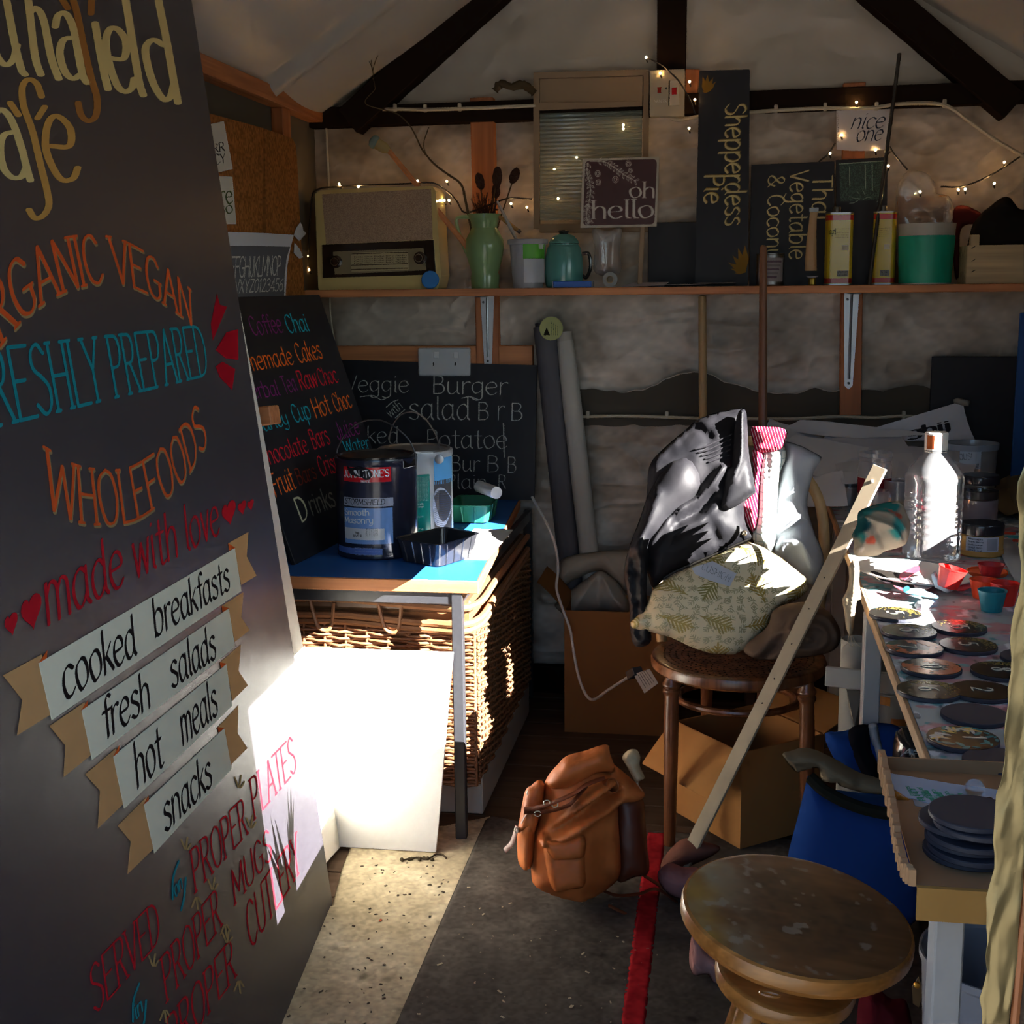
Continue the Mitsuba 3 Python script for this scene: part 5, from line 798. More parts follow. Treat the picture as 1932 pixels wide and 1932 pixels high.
c = thing('white_cable', 'white cable clipped under the left wall plate and down the corner', 'cable'); P = [atx(*q, XL + 0.012) for q in ((372, 124), (430, 148), (490, 172), (552, 200), (600, 222))] + [aty(*q, YB - 0.03) for q in ((614, 236), (618, 300), (621, 355), (622, 400))]
part(c, 'flex', tube(spline(P, 6), 0.004, 7), 'satin', '#a9a394')
for q in ((408, 140), (486, 174), (551, 201)): k = atx(*q, XL + 0.012); part(c, 'clip', mv(cbox(0.012, 0.02, 0.014, 0.002), k), 'satin', '#c5c1b6')
cable('white_cable', 'thin white cable hanging under the shelf by the drinks board', ((622, 560), (624, 600), (630, 640), (636, 668)), 0.003, y=YB - 0.04)
solo('driftwood', 'knobbly piece of driftwood sitting on the dark beam', 'driftwood', tube(spline([aty(*q, YB - 0.075) for q in ((934, 172), (946, 158), (965, 164), (985, 160), (1000, 168), (1008, 176))], 6), 0.009 + 0.006 * rng.random(31), 9), 'matte', '#4a4030', True)
fl_ = thing('fairy_lights', 'string of warm fairy lights on dark wire draped along the back wall', 'fairy lights')
def wire(*pts): part(fl_, 'wire', tube(spline([aty(x, y, d) for x, y, d in pts], 8), 0.0026, 6), 'satin', '#1d1a17')
wire((580, 520, 3.99), (582, 470, 3.99), (588, 380, 3.985), (598, 358, 3.95), (640, 352, 3.95), (700, 349, 3.95), (760, 347, 3.95), (815, 345, 3.95), (845, 362, 3.98), (862, 380, 4.02), (875, 400, 4.03), (900, 396, 4.03), (945, 378, 4.04), (970, 374, 4.04), (1004, 376, 4.045))
wire((1218, 108, 3.99), (1248, 122, 3.985), (1262, 135, 3.985), (1280, 152, 3.98), (1300, 185, 3.96), (1312, 215, 3.965)); wire((1545, 305, 4.025), (1563, 290, 4.03), (1576, 270, 4.034)); wire((1678, 276, 4.034), (1690, 295, 4.03), (1712, 320, 4.03)); wire((1665, 300, 4.03), (1680, 286, 4.03)); wire((1775, 352, 4.02), (1815, 352, 4.02), (1860, 335, 4.03), (1900, 312, 4.035), (1935, 288, 4.04))
BULB = [(640, 347, 3.95), (676, 352, 3.94), (788, 341, 3.95), (843, 342, 3.98), (838, 378, 4.0), (847, 378, 4.0), (964, 384, 4.04), (994, 391, 4.04), (576, 436, 3.99), (579, 498, 3.98), (583, 509, 3.98), (580, 483, 3.98), (1219, 108, 3.985), (1246, 138, 3.98), (1301, 154, 3.97), (1311, 188, 3.965), (1300, 242, 3.99), (1616, 193, 4.02), (1588, 255, 4.028), (1566, 289, 4.03), (1652, 283, 4.028), (1676, 313, 4.02), (1736, 362, 3.985), (1808, 358, 4.02), (1821, 357, 4.01), (1876, 346, 4.02), (1895, 306, 4.03), (1176, 236, 4.06), (1176, 243, 4.06), (1088, 297, 4.06), (1046, 319, 4.06), (1053, 375, 4.06)]
sph = trimesh.creation.icosphere(1, radius=0.0036)
DIM = (3, 7, 10, 11, 15, 18, 20, 26)
for nm, pick, k in (('bulbs', [i for i in range(len(BULB)) if i not in DIM], 1.0), ('bulbs', list(DIM), 0.35)):     # each only a few pixels across, so the lit bulbs are joined
    key = _free(f'{fl_}__{nm}'); scene[key] = mikit.ply(cat(*[mv(sph, aty(*BULB[i])) for i in pick]), {'type': 'diffuse', 'reflectance': rgb((0.9, 0.8, 0.6))}, smooth=True, emitter={'type': 'area', 'radiance': rgb(np.array([60.0, 33.0, 12.0]) * k), 'sampling_weight': 6.0 if k == 1 else 1.5}); labels[key] = {'kind': 'stuff'}
for x, y, d in BULB:
    c = aty(x, y, d); part(fl_, 'bulb_holder', rod(c + [0, 0.004, -0.003], c + [0.003, 0.012, -0.012], 0.0026, 6), 'satin', '#1d1a17')

# ---------------------------------------------------------------- the middle: rolls, poles, boxes, chair with coats, backpack
rl = thing('grey_roll', 'tall dark grey roll of sheeting leaning on the back wall, the thicker one', 'roll'); a, b = aty(1028, 616, 4.045), aty(1073, 1048, 4.0); d = unit(b - a); b = a + d * ((0.03 - a[2]) / d[2])
part(rl, 'sheet', rod(b, a, 0.036, 28), 'matte', '#57565a'); part(rl, 'inner_turn', rod(b + d * -0.01, a - d * 0.012, 0.030, 24), 'matte', '#454448')
c = aty(1040, 620, 3.985); wd_ = thing('warning_disc', 'round yellow-green warning disc stuck to the top of the grey roll', 'disc'); WD = Plane(c, (1, 0.1, 0), (0, 0.05, 1)); part(wd_, 'disc', WD.put(ext(sg.Point(0, 0).buffer(0.036, 20), 0.012, -0.012)), 'satin', '#8d8f4f'); ink(wd_, WD, [(-0.024, -0.02, -0.004, -0.02, -0.014, 0.004)], 0, '#23221a', name='warning_triangle', px=False)
for k in range(4): ink(wd_, WD, [(0.002 + 0.006 * k, -0.02, 0.002 + 0.006 * k, 0.02 - 0.004 * k)], 0.0016, '#3f4a35', name='print_line', px=False)
rl = thing('white_roll', 'tall off-white paper roll leaning beside the dark grey roll', 'roll'); a, b = aty(1066, 644, 4.04), aty(1111, 1040, 3.975); d = unit(b - a); b = a + d * ((0.03 - a[2]) / d[2]); pth = np.linspace(b, a, 8)
part(rl, 'sheet', tube(pth, [0.031, 0.031, 0.031, 0.0305, 0.030, 0.030, 0.030, 0.026], 28), 'matte', '#a7a39b'); part(rl, 'top_turn', rod(a - d * -0.002, a - d * 0.028, 0.024, 24), 'matte', '#9d988f')
mat('pole_pale', '#a88a5e', 0.55); mat('pole_brown', '#6d4a35', 0.4)
a, b = aty(1325, 557, 4.03), aty(1327, 900, 3.99); d = unit(b - a); b = a + d * ((0.001 - a[2]) / d[2]); pl_ = thing('pale_pole', 'pale wooden broom handle standing behind the chair', 'pole'); part(pl_, 'handle', tube([b, a + d * 0.006, a + d * 0.002, a], [0.0128, 0.0122, 0.010, 0.005], 16), 'pole_pale')
a, b = aty(1440, 463, 3.82), aty(1439, 800, 3.72); d = unit(b - a); b = a + d * ((0.001 - a[2]) / d[2]); pl_ = thing('brown_pole', 'dark brown tapering wooden handle standing right of the pale pole', 'pole'); part(pl_, 'handle', tube([b, (a + b) / 2, a + d * 0.006, a], [0.0145, 0.0135, 0.0105, 0.005], 16), 'pole_brown')

def board_box(name, label, N, L, R, h, color, th=0.004, flaps=(), m='matte'):
    """An open cardboard box: near corner N, left and right neighbours L and R on the floor."""
    t = thing(name, label, 'box'); N, L, R = (np.array([*q[:2], q[2]]) for q in (N, L, R)); Fc = L + R - N; up_ = np.array([0, 0, h]); q = [N, R, Fc, L]; cen = sum(q) / 4
    for i in range(4):
        a, b = q[i], q[(i + 1) % 4]; inn = unit(cen - (a + b) / 2) * th; d = unit(b - a) * th * 0.5
        part(t, 'side', hull([a, b, a + inn, b + inn, a + up_, b + up_, a + inn + up_, b + inn + up_]), m, color)
    part(t, 'base', hull([k + [0, 0, z] for k in [cen + (p_ - cen) * 0.97 for p_ in q] for z in (0.001, 0.004)]), m, color)
    for i, w_, ang, bend in flaps:
        a, b = q[i] + up_, q[(i + 1) % 4] + up_; out = unit((a + b) / 2 - up_ - cen) * math.cos(math.radians(ang)) * w_ + np.array([0, 0, math.sin(math.radians(ang)) * w_]); u, v = np.meshgrid(np.linspace(0, 1, 10), np.linspace(0, 1, 10)); u, v = u[..., None], v[..., None]
        P = a + (b - a) * u + out * v + np.array([0, 0, -bend]) * v ** 2; part(t, 'flap', sheet(P, thick=th * 0.8), m, color, True)
    return t
CB = '#7d5836'
n0, n1 = atz(1065, 1381, 0.0), atz(1262, 1383, 0.0); hz_ = aty(1065, 1152, n0[1])[2]
bxk = board_box('cardboard_box', 'brown cardboard box against the back wall below the white parcel', n0 + [0, 0, 0.0006], n0 + [0, 0.21, 0.0006], np.array([n1[0] + 0.02, n0[1], 0.0006]), hz_, CB, flaps=((3, 0.13, 52, 0.02),))
Q = wall(n0[1] + 0.13); zm = lambda *q: Z(540, 1000, 2.76, q)
solo('white_parcel', 'long pale paper parcel lying across the top of the cardboard box', 'parcel', puff(Plane((0, n0[1] + 0.14, 0), (1, 0, 0), (0, 0.25, 1)), zm(1422, 170, 1500, 130, 1660, 108, 1800, 104, 1850, 140, 1840, 300, 1790, 330, 1640, 215, 1500, 260, 1428, 290), 0.045, 0.05, 0.06, 0.014, ridges=[(zm(1650, 112, 1700, 230), 0.02, 0.008)]), 'matte', '#a59a8a', True)
part_ = thing('polythene_bundle', 'crumpled milky polythene bundle in the mouth of the cardboard box', 'plastic sheet'); part(part_, 'film', puff(Plane((0, n0[1] + 0.10, 0), (1, 0, 0), (0, 0.3, 1)), zm(1398, 392, 1440, 350, 1500, 300, 1570, 250, 1640, 212, 1720, 270, 1775, 355, 1775, 440, 1650, 430, 1555, 440, 1510, 470, 1480, 490, 1440, 440), 0.06, 0.05, 0.07, 0.010, ridges=[(zm(1640, 215, 1560, 330, 1500, 440), 0.018, 0.012), (zm(1640, 215, 1700, 330, 1760, 420), 0.016, 0.010), (zm(1640, 215, 1630, 420), -0.01, 0.012), (zm(1570, 252, 1480, 380, 1410, 400), 0.012, 0.008)], rough=0.008, rfreq=20), 'satin', '#9b9284', True)
cd = thing('white_flex', 'white power flex looping down in front of the cardboard box', 'cable'); P = spline([aty(x, y, d) for x, y, d in ((1004, 938, 3.75), (1030, 985, 3.66), (1048, 1030, 3.64), (1053, 1075, 3.64), (1050, 1110, 3.64), (1062, 1150, 3.65), (1076, 1190, 3.64), (1084, 1240, 3.62), (1096, 1290, 3.58), (1116, 1320, 3.52), (1150, 1300, 3.42), (1192, 1273, 3.33))], 8); part(cd, 'flex', tube(P, 0.0042, 8), 'satin', '#b9b6b0')
part(cd, 'plug', beam(P[-1] - unit(P[-1] - P[-2]) * 0.005, P[-1] + unit(P[-1] - P[-2]) * 0.035, 0.03, 0.022), 'satin', '#26262a')
TG = wall(3.30); tg = thing('swing_tag', 'white printed card tag hanging by the flex plug', 'tag'); part(tg, 'card', TG.put(ext(poly(TG.pts((1195, 1272, 1226, 1262, 1242, 1289, 1216, 1308))), 0.0008)), 'paper', '#b0a797', False); ink(tg, TG, [(1204 + 3.5 * k, 1273 - 2.2 * k, 1218 + 4 * k, 1297 - 2.5 * k) for k in range(5)], 1.0, '#5a544c', name='print_line', z=0.001)

# chair
pmat('chair_wood', grain('#3f2213', '#6d4024', 'z', 0.8), 0.28, specular=0.6)
ch = thing('bentwood_chair', 'old brown bentwood chair with a pierced round seat, piled with coats', 'chair'); SC = np.array([0.044, 3.015, 0.45]); SR = 0.205
part(ch, 'seat', lathe([(0, -0.024), (SR - 0.035, -0.024), (SR - 0.008, -0.030), (SR - 0.001, -0.024), (SR, -0.012), (SR - 0.003, -0.003), (SR - 0.010, 0.0), (SR - 0.03, -0.002), (0, -0.003)], 64, SC), 'chair_wood')
hs_ = [trimesh.creation.cylinder(0.0022, 0.0006, sections=6).apply_translation(SC + [r_ * math.cos(t_), r_ * math.sin(t_), -0.0012 - 0.0 * r_]) for r_ in np.linspace(0.03, 0.175, 11) for t_ in np.arange(int(r_ * 420)) / int(r_ * 420) * 2 * math.pi + r_ * 40]
part(ch, 'pierced_hole', cat(*hs_), 'matte', '#1a0f09', False, stuff=True)
def leg(t, top_, foot, r0, r1, m, ring=True):
    d = foot - top_; ks = [0, 0.03, 0.05, 0.06, 0.075, 0.085, 0.10, 0.12, 0.3, 0.6, 1.0]; rs = [0.9, 0.95, 1.25, 1.25, 1.0, 1.2, 1.2, 0.92, 1.0, 0.92, 0.75] if ring else [1] * 8 + [1, 0.9, 0.75]
    return part(t, 'leg', tube([top_ + d * k for k in ks], [r0 * q for q in rs], 18), m)
fl = atz(1263, 1608, 0.0); fr = np.array([0.19, 2.90, 0.0])
leg(ch, np.array([aty(1268, 1280, 2.93)[0], 2.915, 0.425]), np.array([fl[0], 2.895, 0.0165]), 0.0175, 0.0165, 'chair_wood'); a = aty(1522, 1290, 2.90); leg(ch, np.array([a[0], 2.90, 0.425]), np.array([a[0] + 0.012, 2.885, 0.0165]), 0.0175, 0.0165, 'chair_wood')
for x in (1334, 1500): a = aty(x, 1290, 3.17); leg(ch, np.array([a[0], 3.17, 0.425]), np.array([a[0] * 1.05, 3.22, 0.001]), 0.015, 0.014, 'chair_wood', False)
part(ch, 'stretcher_ring', tube([SC + [0.14 * math.cos(t_), -0.005 + 0.115 * math.sin(t_), -0.105] for t_ in np.linspace(0, 2 * np.pi, 40)[:-1]], 0.0085, 10, closed=True), 'chair_wood')
hp = spline([(SC[0] - 0.185, 3.14, 0.44), (SC[0] - 0.20, 3.19, 0.62), (SC[0] - 0.17, 3.23, 0.82), (SC[0] - 0.06, 3.26, 0.915), (SC[0] + 0.06, 3.26, 0.915), (SC[0] + 0.175, 3.23, 0.80), (SC[0] + 0.195, 3.19, 0.62), (SC[0] + 0.18, 3.14, 0.44)], 8)
e_ = aty(1556, 930, 3.21); part(ch, 'back_hoop', tube(hp + np.array([e_[0] - (SC[0] + 0.192), 0, 0]) * np.clip((hp[:, 2:3] - 0.44) / 0.2, 0, 1) * (hp[:, 0:1] > SC[0]), 0.0135, 14), 'pole_pale')

# coats and cushion on the chair
LB1 = ('#17171b', ('#242326', 14, 0.4, 0.7, 1), ('#111114', 30, 0.5, 0.8, 2)); mat('jacket_leather', rough=0.55, specular=0.18)
JP = Plane((0, 2.985, 0.5), (1, 0, 0), (0, 0.34, 1)); zq = lambda *q: Z(1160, 740, 3.577, q)
jk = thing('leather_jacket', 'black leather jacket slung over the left of the chair', 'jacket')
soft(jk, 'body', puff(JP, zq(470, 260, 560, 185, 700, 135, 830, 115, 880, 118, 900, 250, 905, 420, 945, 640, 880, 740, 880, 870, 920, 960, 912, 990, 700, 1085, 430, 1200, 330, 1262, 262, 1325, 225, 1240, 175, 1000, 215, 700, 235, 495, 340, 370), 0.055, 0.09, 0.09, 0.009,
     ridges=[(zq(240, 1060, 420, 850, 590, 735, 740, 545), 0.022, 0.012), (zq(420, 900, 560, 820, 660, 730), -0.02, 0.010), (zq(400, 985, 480, 940, 620, 880, 690, 800), 0.012, 0.012), (zq(430, 1180, 700, 1062, 905, 975), 0.006, 0.004), (zq(560, 250, 640, 330), -0.012, 0.010), (zq(450, 350, 520, 260), -0.012, 0.012), (zq(640, 880, 690, 1000), -0.010, 0.012)], rough=0.012, rfreq=16), LB1, m='jacket_leather')
for k in range(5): part(jk, 'stitched_tuck', tube([JP.hit(*q) + JP.n * 0.060 for q in zq(545 + 22 * k, 418 + 36 * k * 0.6, 620 + 15 * k, 400 + 22 * k, 790 - 4 * k, 318 + 34 * k).reshape(-1, 2)], 0.0022, 6), 'leather', '#1d1c20')
soft(jk, 'lapel', puff(Plane(JP.o + JP.n * 0.062, JP.ux, JP.uy), zq(850, 116, 885, 120, 898, 260, 908, 420, 950, 660, 930, 692, 790, 785, 716, 776, 738, 650, 742, 545, 792, 470, 808, 250, 828, 150), 0.022, 0.012, 0.025, 0.007, ridges=[(zq(850, 130, 850, 420, 800, 600), 0.012, 0.007)]), LB1, m='jacket_leather')
soft(jk, 'sleeve', puff(Plane(JP.o + JP.n * 0.03 + np.array([0, 0.0, 0]), JP.ux, JP.uy), zq(380, 470, 480, 440, 560, 490, 600, 595, 592, 690, 540, 770, 430, 860, 330, 970, 245, 1065, 215, 1300, 235, 1560, 245, 1680, 180, 1720, 125, 1700, 105, 1600, 95, 1420, 62, 1230, 92, 1060, 170, 850, 225, 690, 300, 560), 0.055, 0.04, 0.07, 0.009,
     ridges=[(zq(300, 700, 230, 900, 160, 1100), 0.012, 0.012), (zq(130, 1150, 150, 1400, 170, 1650), -0.03, 0.014), (zq(200, 1080, 190, 1350, 215, 1600), 0.010, 0.010), (zq(90, 1200, 160, 1230), -0.01, 0.008), (zq(100, 1400, 170, 1420), -0.01, 0.008)], rough=0.007, rfreq=10), LB1, m='jacket_leather')
sn = JP.hit(*zq(873, 963)) + JP.n * 0.03; SN = Plane(sn, JP.ux, JP.uy); part(jk, 'snap', SN.put(lathe([(0, 0), (0.0065, 0), (0.0065, 0.003), (0.004, 0.005), (0.002, 0.003), (0, 0.003)], 20)), 'metal', '#8a8070')
zip_ = [JP.hit(*q) + JP.n * 0.012 for q in zq(330, 1262, 430, 1205, 700, 1088, 915, 992).reshape(-1, 2)]; part(jk, 'zip', tube(spline(zip_, 8), 0.003, 6), 'metal', '#5d5a55')
pmat('plaid_red', lambda p, n, uv: mix(mix(K('#5a1626'), K('#8c1f38'), 0.5), K('#b9a5ad'), smoothstep(0.78, 0.86, dr.sin(p.x * 950 + p.z * 300) * 0.5 + 0.5) * 0.7), 0.9)
pmat('check_pale', lambda p, n, uv: mix(K('#c9cdc6'), K('#5c7f86'), dr.maximum(smoothstep(0.93, 0.97, dr.sin(p.x * 330) * 0.5 + 0.5), smoothstep(0.93, 0.97, dr.sin(p.z * 330) * 0.5 + 0.5)) * 0.6), 0.9)
mat('jersey', '#8f959e', 0.95)
sh_ = thing('striped_shirt', 'dark red striped shirt showing under the jacket lapel', 'shirt'); SPn = Plane((0, 3.03, 0.5), (1, 0, 0), (0, 0.34, 1))
part(sh_, 'collar', puff(Plane(SPn.o - SPn.n * -0.03, SPn.ux, SPn.uy), zq(925, 235, 1060, 230, 1130, 243, 1166, 270, 1152, 330, 1120, 380, 1060, 402, 960, 400, 930, 330), 0.03, 0.03, 0.035, 0.006, ridges=[(zq(935, 300, 1040, 280, 1150, 262), 0.012, 0.008), (zq(940, 360, 1050, 350, 1130, 320), -0.012, 0.007)]), 'plaid_red', None, True)
part(sh_, 'front', puff(Plane(SPn.o + SPn.n * 0.012, SPn.ux, SPn.uy), zq(930, 390, 1005, 415, 990, 540, 975, 700, 968, 850, 935, 945, 880, 865, 815, 770, 880, 700, 930, 560), 0.03, 0.02, 0.03, 0.007, ridges=[(zq(950, 420, 940, 600), 0.01, 0.006), (zq(850, 780, 930, 800), 0.012, 0.008)]), 'plaid_red', None, True)
solo('checked_shirt', 'pale finely checked shirt hanging between the red shirt and the grey sweatshirt', 'shirt', puff(SPn, zq(1000, 395, 1070, 380, 1142, 368, 1152, 450, 1112, 560, 1095, 800, 1085, 1000, 1050, 1085, 990, 1050, 930, 985, 958, 800, 962, 600), 0.03, 0.03, 0.05, 0.008, ridges=[(zq(1010, 420, 1005, 700, 990, 980), 0.010, 0.008), (zq(1060, 420, 1055, 700, 1040, 1000), 0.008, 0.007), (zq(1030, 420, 1025, 1000), -0.006, 0.006)]), 'check_pale', None, True)
sw = thing('grey_sweatshirt', 'light grey sweatshirt draped over the right of the chair back', 'sweatshirt'); SW = Plane((0, 3.06, 0.5), (1, 0, 0), (0, 0.34, 1))
part(sw, 'body', puff(SW, zq(1140, 335, 1250, 360, 1330, 400, 1395, 440, 1365, 500, 1335, 560, 1300, 720, 1312, 830, 1350, 950, 1395, 1060, 1412, 1150, 1400, 1240, 1330, 1300, 1200, 1190, 1080, 1110, 1055, 1040, 1065, 900, 1090, 760, 1110, 560, 1150, 430), 0.05, 0.05, 0.08, 0.009,
     ridges=[(zq(1150, 420, 1210, 600, 1280, 760), 0.014, 0.016), (zq(1070, 1010, 1150, 950, 1290, 870), -0.014, 0.012), (zq(1080, 1060, 1170, 1040, 1260, 1040, 1290, 1200), 0.016, 0.014), (zq(1220, 560, 1240, 700), -0.008, 0.02), (zq(1160, 1080, 1240, 1180), -0.012, 0.010)], rough=0.006, rfreq=12), 'jersey', None, True)
def fern(p, n, uv):
    """Printed fern fronds, one to a cell, and small sprigs."""
    qx, qz = p.x * 0.9 + p.y * 0.25, p.z + p.y * 0.35
    def frond(cell, ox, oz, stripes, fat):
        x, z = qx / cell + ox, qz / cell + oz; i, j = dr.floor(x), dr.floor(z); r1, r2 = cell_rand(i, j, 3), cell_rand(i, j, 5)
        a_ = r1 * 6.283; u_, v_ = x - i - 0.5 - (r2 - 0.5) * 0.2, z - j - 0.5; l, w = u_ * dr.cos(a_) + v_ * dr.sin(a_), -u_ * dr.sin(a_) + v_ * dr.cos(a_); aw = dr.abs(w)
        wid = fat * dr.clip(0.46 - l, 0, 1) * smoothstep(-0.46, -0.2, l); leafy = smoothstep(0.0, 0.03, wid - aw) * smoothstep(0.25, 0.6, 0.5 + 0.5 * dr.sin((l + aw * 0.9) * stripes)); stem_ = smoothstep(0.03, 0.012, aw) * smoothstep(-0.48, -0.44, l) * smoothstep(0.46, 0.4, l)
        return dr.maximum(leafy, stem_), r2
    f1, k = frond(0.085, 0.0, 0.0, 62.0, 0.42); f2, k2 = frond(0.024, 0.3, 0.6, 26.0, 0.5); f3, k3 = frond(0.031, 0.7, 0.2, 26.0, 0.4)
    c = mix(K('#d8cfb2'), K('#cdbf98'), 0.4); c = mix(c, K('#6f6e42'), dr.maximum(f2 * 0.7, f3 * 0.55)); return mix(c, mix(K('#767032'), K('#957a2a'), k), f1 * 0.9)
pmat('fern_print', fern, 0.9)
cu = thing('fern_cushion', 'cream cushion printed with olive ferns on the chair seat', 'cushion'); CU = Plane((0, 2.93, 0.47), (1, 0, 0), (0, 0.32, 1))
part(cu, 'cover', puff(CU, zq(105, 1550, 150, 1510, 210, 1450, 240, 1370, 262, 1320, 380, 1240, 560, 1155, 900, 1005, 1000, 1040, 1130, 1120, 1295, 1255, 1306, 1335, 1240, 1395, 1120, 1440, 1060, 1500, 1040, 1580, 980, 1650, 900, 1725, 800, 1772, 640, 1762, 520, 1722, 380, 1655, 250, 1620, 108, 1590), 0.055, 0.03, 0.11, 0.009,
     ridges=[(zq(130, 1570, 240, 1615, 330, 1585), 0.014, 0.012), (zq(200, 1470, 250, 1560), -0.01, 0.012), (zq(640, 1340, 800, 1330, 1000, 1300), -0.008, 0.02), (zq(900, 1010, 1080, 1120, 1280, 1270), 0.006, 0.008)], rough=0.005, rfreq=12, smooth_outline=False), 'fern_print', None, True)
LB = Plane(CU.o + CU.n * 0.056, CU.ux, CU.uy); part(cu, 'paper_label', LB.put(mv(ext(poly(LB.pts(zq(520, 1185, 660, 1140, 822, 1225, 775, 1312, 640, 1270, 540, 1228))), 0.0008))), 'paper', '#b4bac4', False)
for s, b, t in (('CUSHION', (580, 1192, 770, 1282), (600, 1150)),): write(cu, LB, s, zq(*b), zq(*t), '#5d6269', w=4, r=0.6, z=0.0012)
solo('brown_jumper', 'grey-brown jumper bunched into a roll on the right of the chair seat', 'jumper', puff(Plane((0, 2.885, 0.45), (1, 0, 0), (0, 0.10, 1)), zq(872, 1755, 900, 1690, 1000, 1610, 1040, 1560, 1065, 1480, 1160, 1430, 1320, 1420, 1440, 1480, 1515, 1590, 1518, 1690, 1450, 1755, 1300, 1785, 1060, 1808, 960, 1800), 0.05, 0.08, 0.06, 0.007,
     ridges=[(zq(1300, 1640, 1260, 1600, 1290, 1550, 1380, 1560, 1420, 1630, 1370, 1700, 1240, 1700, 1170, 1620, 1220, 1500, 1360, 1470, 1470, 1550, 1490, 1650), 0.016, 0.008), (zq(1080, 1660, 1100, 1600, 1180, 1580), 0.018, 0.009), (zq(1000, 1800, 1060, 1720, 1090, 1650), -0.016, 0.008), (zq(930, 1760, 1010, 1680, 1060, 1580), 0.014, 0.008)], rough=0.005, rfreq=18), 'cloth', '#5a4a3f', True)

# leaning stick with nail holes
a, b = aty(1279, 1652, 2.735), aty(1661, 881, 2.86); st = thing('white_batten', 'long pale batten with nail holes leaning from the floor to the workbench', 'batten'); d = unit(b - a)
upv = unit(np.cross(d, np.cross([-0.66, -0.75, 0.0], d))); part(st, 'batten', beam(a, b, 0.033, 0.008, upv=upv, c=0.0008), 'matte', '#a3957f')
for k in (0.43, 0.49, 0.575, 0.66, 0.735, 0.965): 
    sgn = upv * 0.0042; part(st, 'nail_hole', TM(*(lambda m_: (m_.vertices, m_.faces))(mv(trimesh.creation.icosphere(1, radius=0.0018 if k < 0.9 else 0.004), a + (b - a) * k + sgn))), 'matte', '#3b3229' if k < 0.9 else '#e9e2d2')
# open cardboard box under the chair
N, L = atz(1396, 1602, 0.0155), atz(1268, 1528, 0.0155); dl = unit(L - N); dr_ = np.array([-dl[1], dl[0], 0]) * -1; N[2] = 0.0155; hb = 0.235
bo = board_box('open_cardboard_box', 'open cardboard box with folded-out flaps under the chair', N, N + dl * 0.26, N + dr_ * 0.25, hb, '#9a6c40', flaps=((3, 0.12, -38, 0.02), (1, 0.13, 22, 0.0)))

# tan leather backpack
TAN_ = ('#ad5f2e', ('#c8743c', 9, 0.45, 0.75, 1), ('#7c3b1b', 14, 0.52, 0.8, 2))

mat('leather_dark', '#5c2a17', 0.45)
bp = thing('leather_backpack', 'tan leather rucksack with buckled pockets standing on the dark rug', 'backpack'); BPn = Plane((0, 2.60, 0.014), (1, 0.12, 0), (0, 0.16, 1)); zb_ = lambda *q: Z(940, 1360, 4.83, q)
soft(bp, 'body', puff(BPn, zb_(425, 560, 540, 410, 700, 330, 900, 300, 1060, 400, 1290, 600, 1335, 690, 1250, 732, 1112, 745, 1095, 900, 1112, 1150, 1112, 1400, 1000, 1530, 870, 1602, 750, 1632, 520, 1582, 332, 1492, 300, 1400, 305, 1200, 325, 1000, 395, 800), 0.085, 0.10, 0.10, 0.008,
     ridges=[(zb_(410, 985, 560, 860, 800, 660, 1050, 480), 0.045, 0.013), (zb_(470, 960, 640, 850, 860, 700, 1050, 600), -0.060, 0.013), (zb_(430, 1015, 620, 930, 860, 790, 1100, 690), 0.040, 0.013), (zb_(330, 1430, 520, 1540, 750, 1590), 0.008, 0.008), (zb_(1000, 900, 960, 1200, 980, 1480), -0.02, 0.03)], rough=0.008, rfreq=9), TAN_)
def on(pl, h): return Plane(pl.o + pl.n * h, pl.ux, pl.uy)
soft(bp, 'flap', puff(on(BPn, 0.055), zb_(425, 572, 470, 480, 540, 400, 620, 322, 800, 268, 990, 213, 1020, 300, 1072, 460, 1000, 470, 900, 480, 800, 540, 640, 610, 500, 620), 0.035, 0.03, 0.05, 0.008, ridges=[(zb_(560, 420, 700, 330, 950, 260), 0.012, 0.03)], rough=0.003), TAN_)
fpk = soft(bp, 'front_pocket', puff(on(BPn, 0.02), zb_(245, 640, 300, 590, 362, 540, 412, 560, 422, 610, 400, 780, 345, 1000, 302, 1330, 190, 1310, 168, 1060, 185, 950, 215, 780), 0.04, 0.05, 0.03, 0.006, ridges=[(zb_(335, 700, 300, 960), 0.01, 0.014), (zb_(215, 1040, 200, 1290), -0.012, 0.008)]), TAN_)
soft(fpk, 'pocket_flap', puff(on(BPn, 0.052), zb_(250, 640, 300, 590, 362, 540, 412, 565, 400, 740, 335, 1010, 290, 985, 240, 990, 180, 1022, 195, 930), 0.016, 0.012, 0.02, 0.006), TAN_)
spk = soft(bp, 'side_pocket', puff(on(BPn, 0.076), zb_(425, 1110, 600, 1085, 792, 1035, 802, 1280, 785, 1500, 650, 1535, 525, 1560, 470, 1480, 430, 1300), 0.018, 0.03, 0.02, 0.006, rough=0.004), TAN_)
soft(spk, 'pocket_flap', puff(on(BPn, 0.092), zb_(428, 1108, 600, 1082, 780, 1042, 785, 1225, 700, 1262, 560, 1272, 490, 1255), 0.012, 0.006, 0.015, 0.006, rough=0.003), TAN_)
part(bp, 'back_panel', puff(on(BPn, -0.06), zb_(1050, 700, 1300, 690, 1340, 900, 1360, 1150, 1372, 1380, 1250, 1420, 1060, 1420), 0.03, 0.03, 0.04, 0.010, rough=0.005), 'leather_dark', None, True)
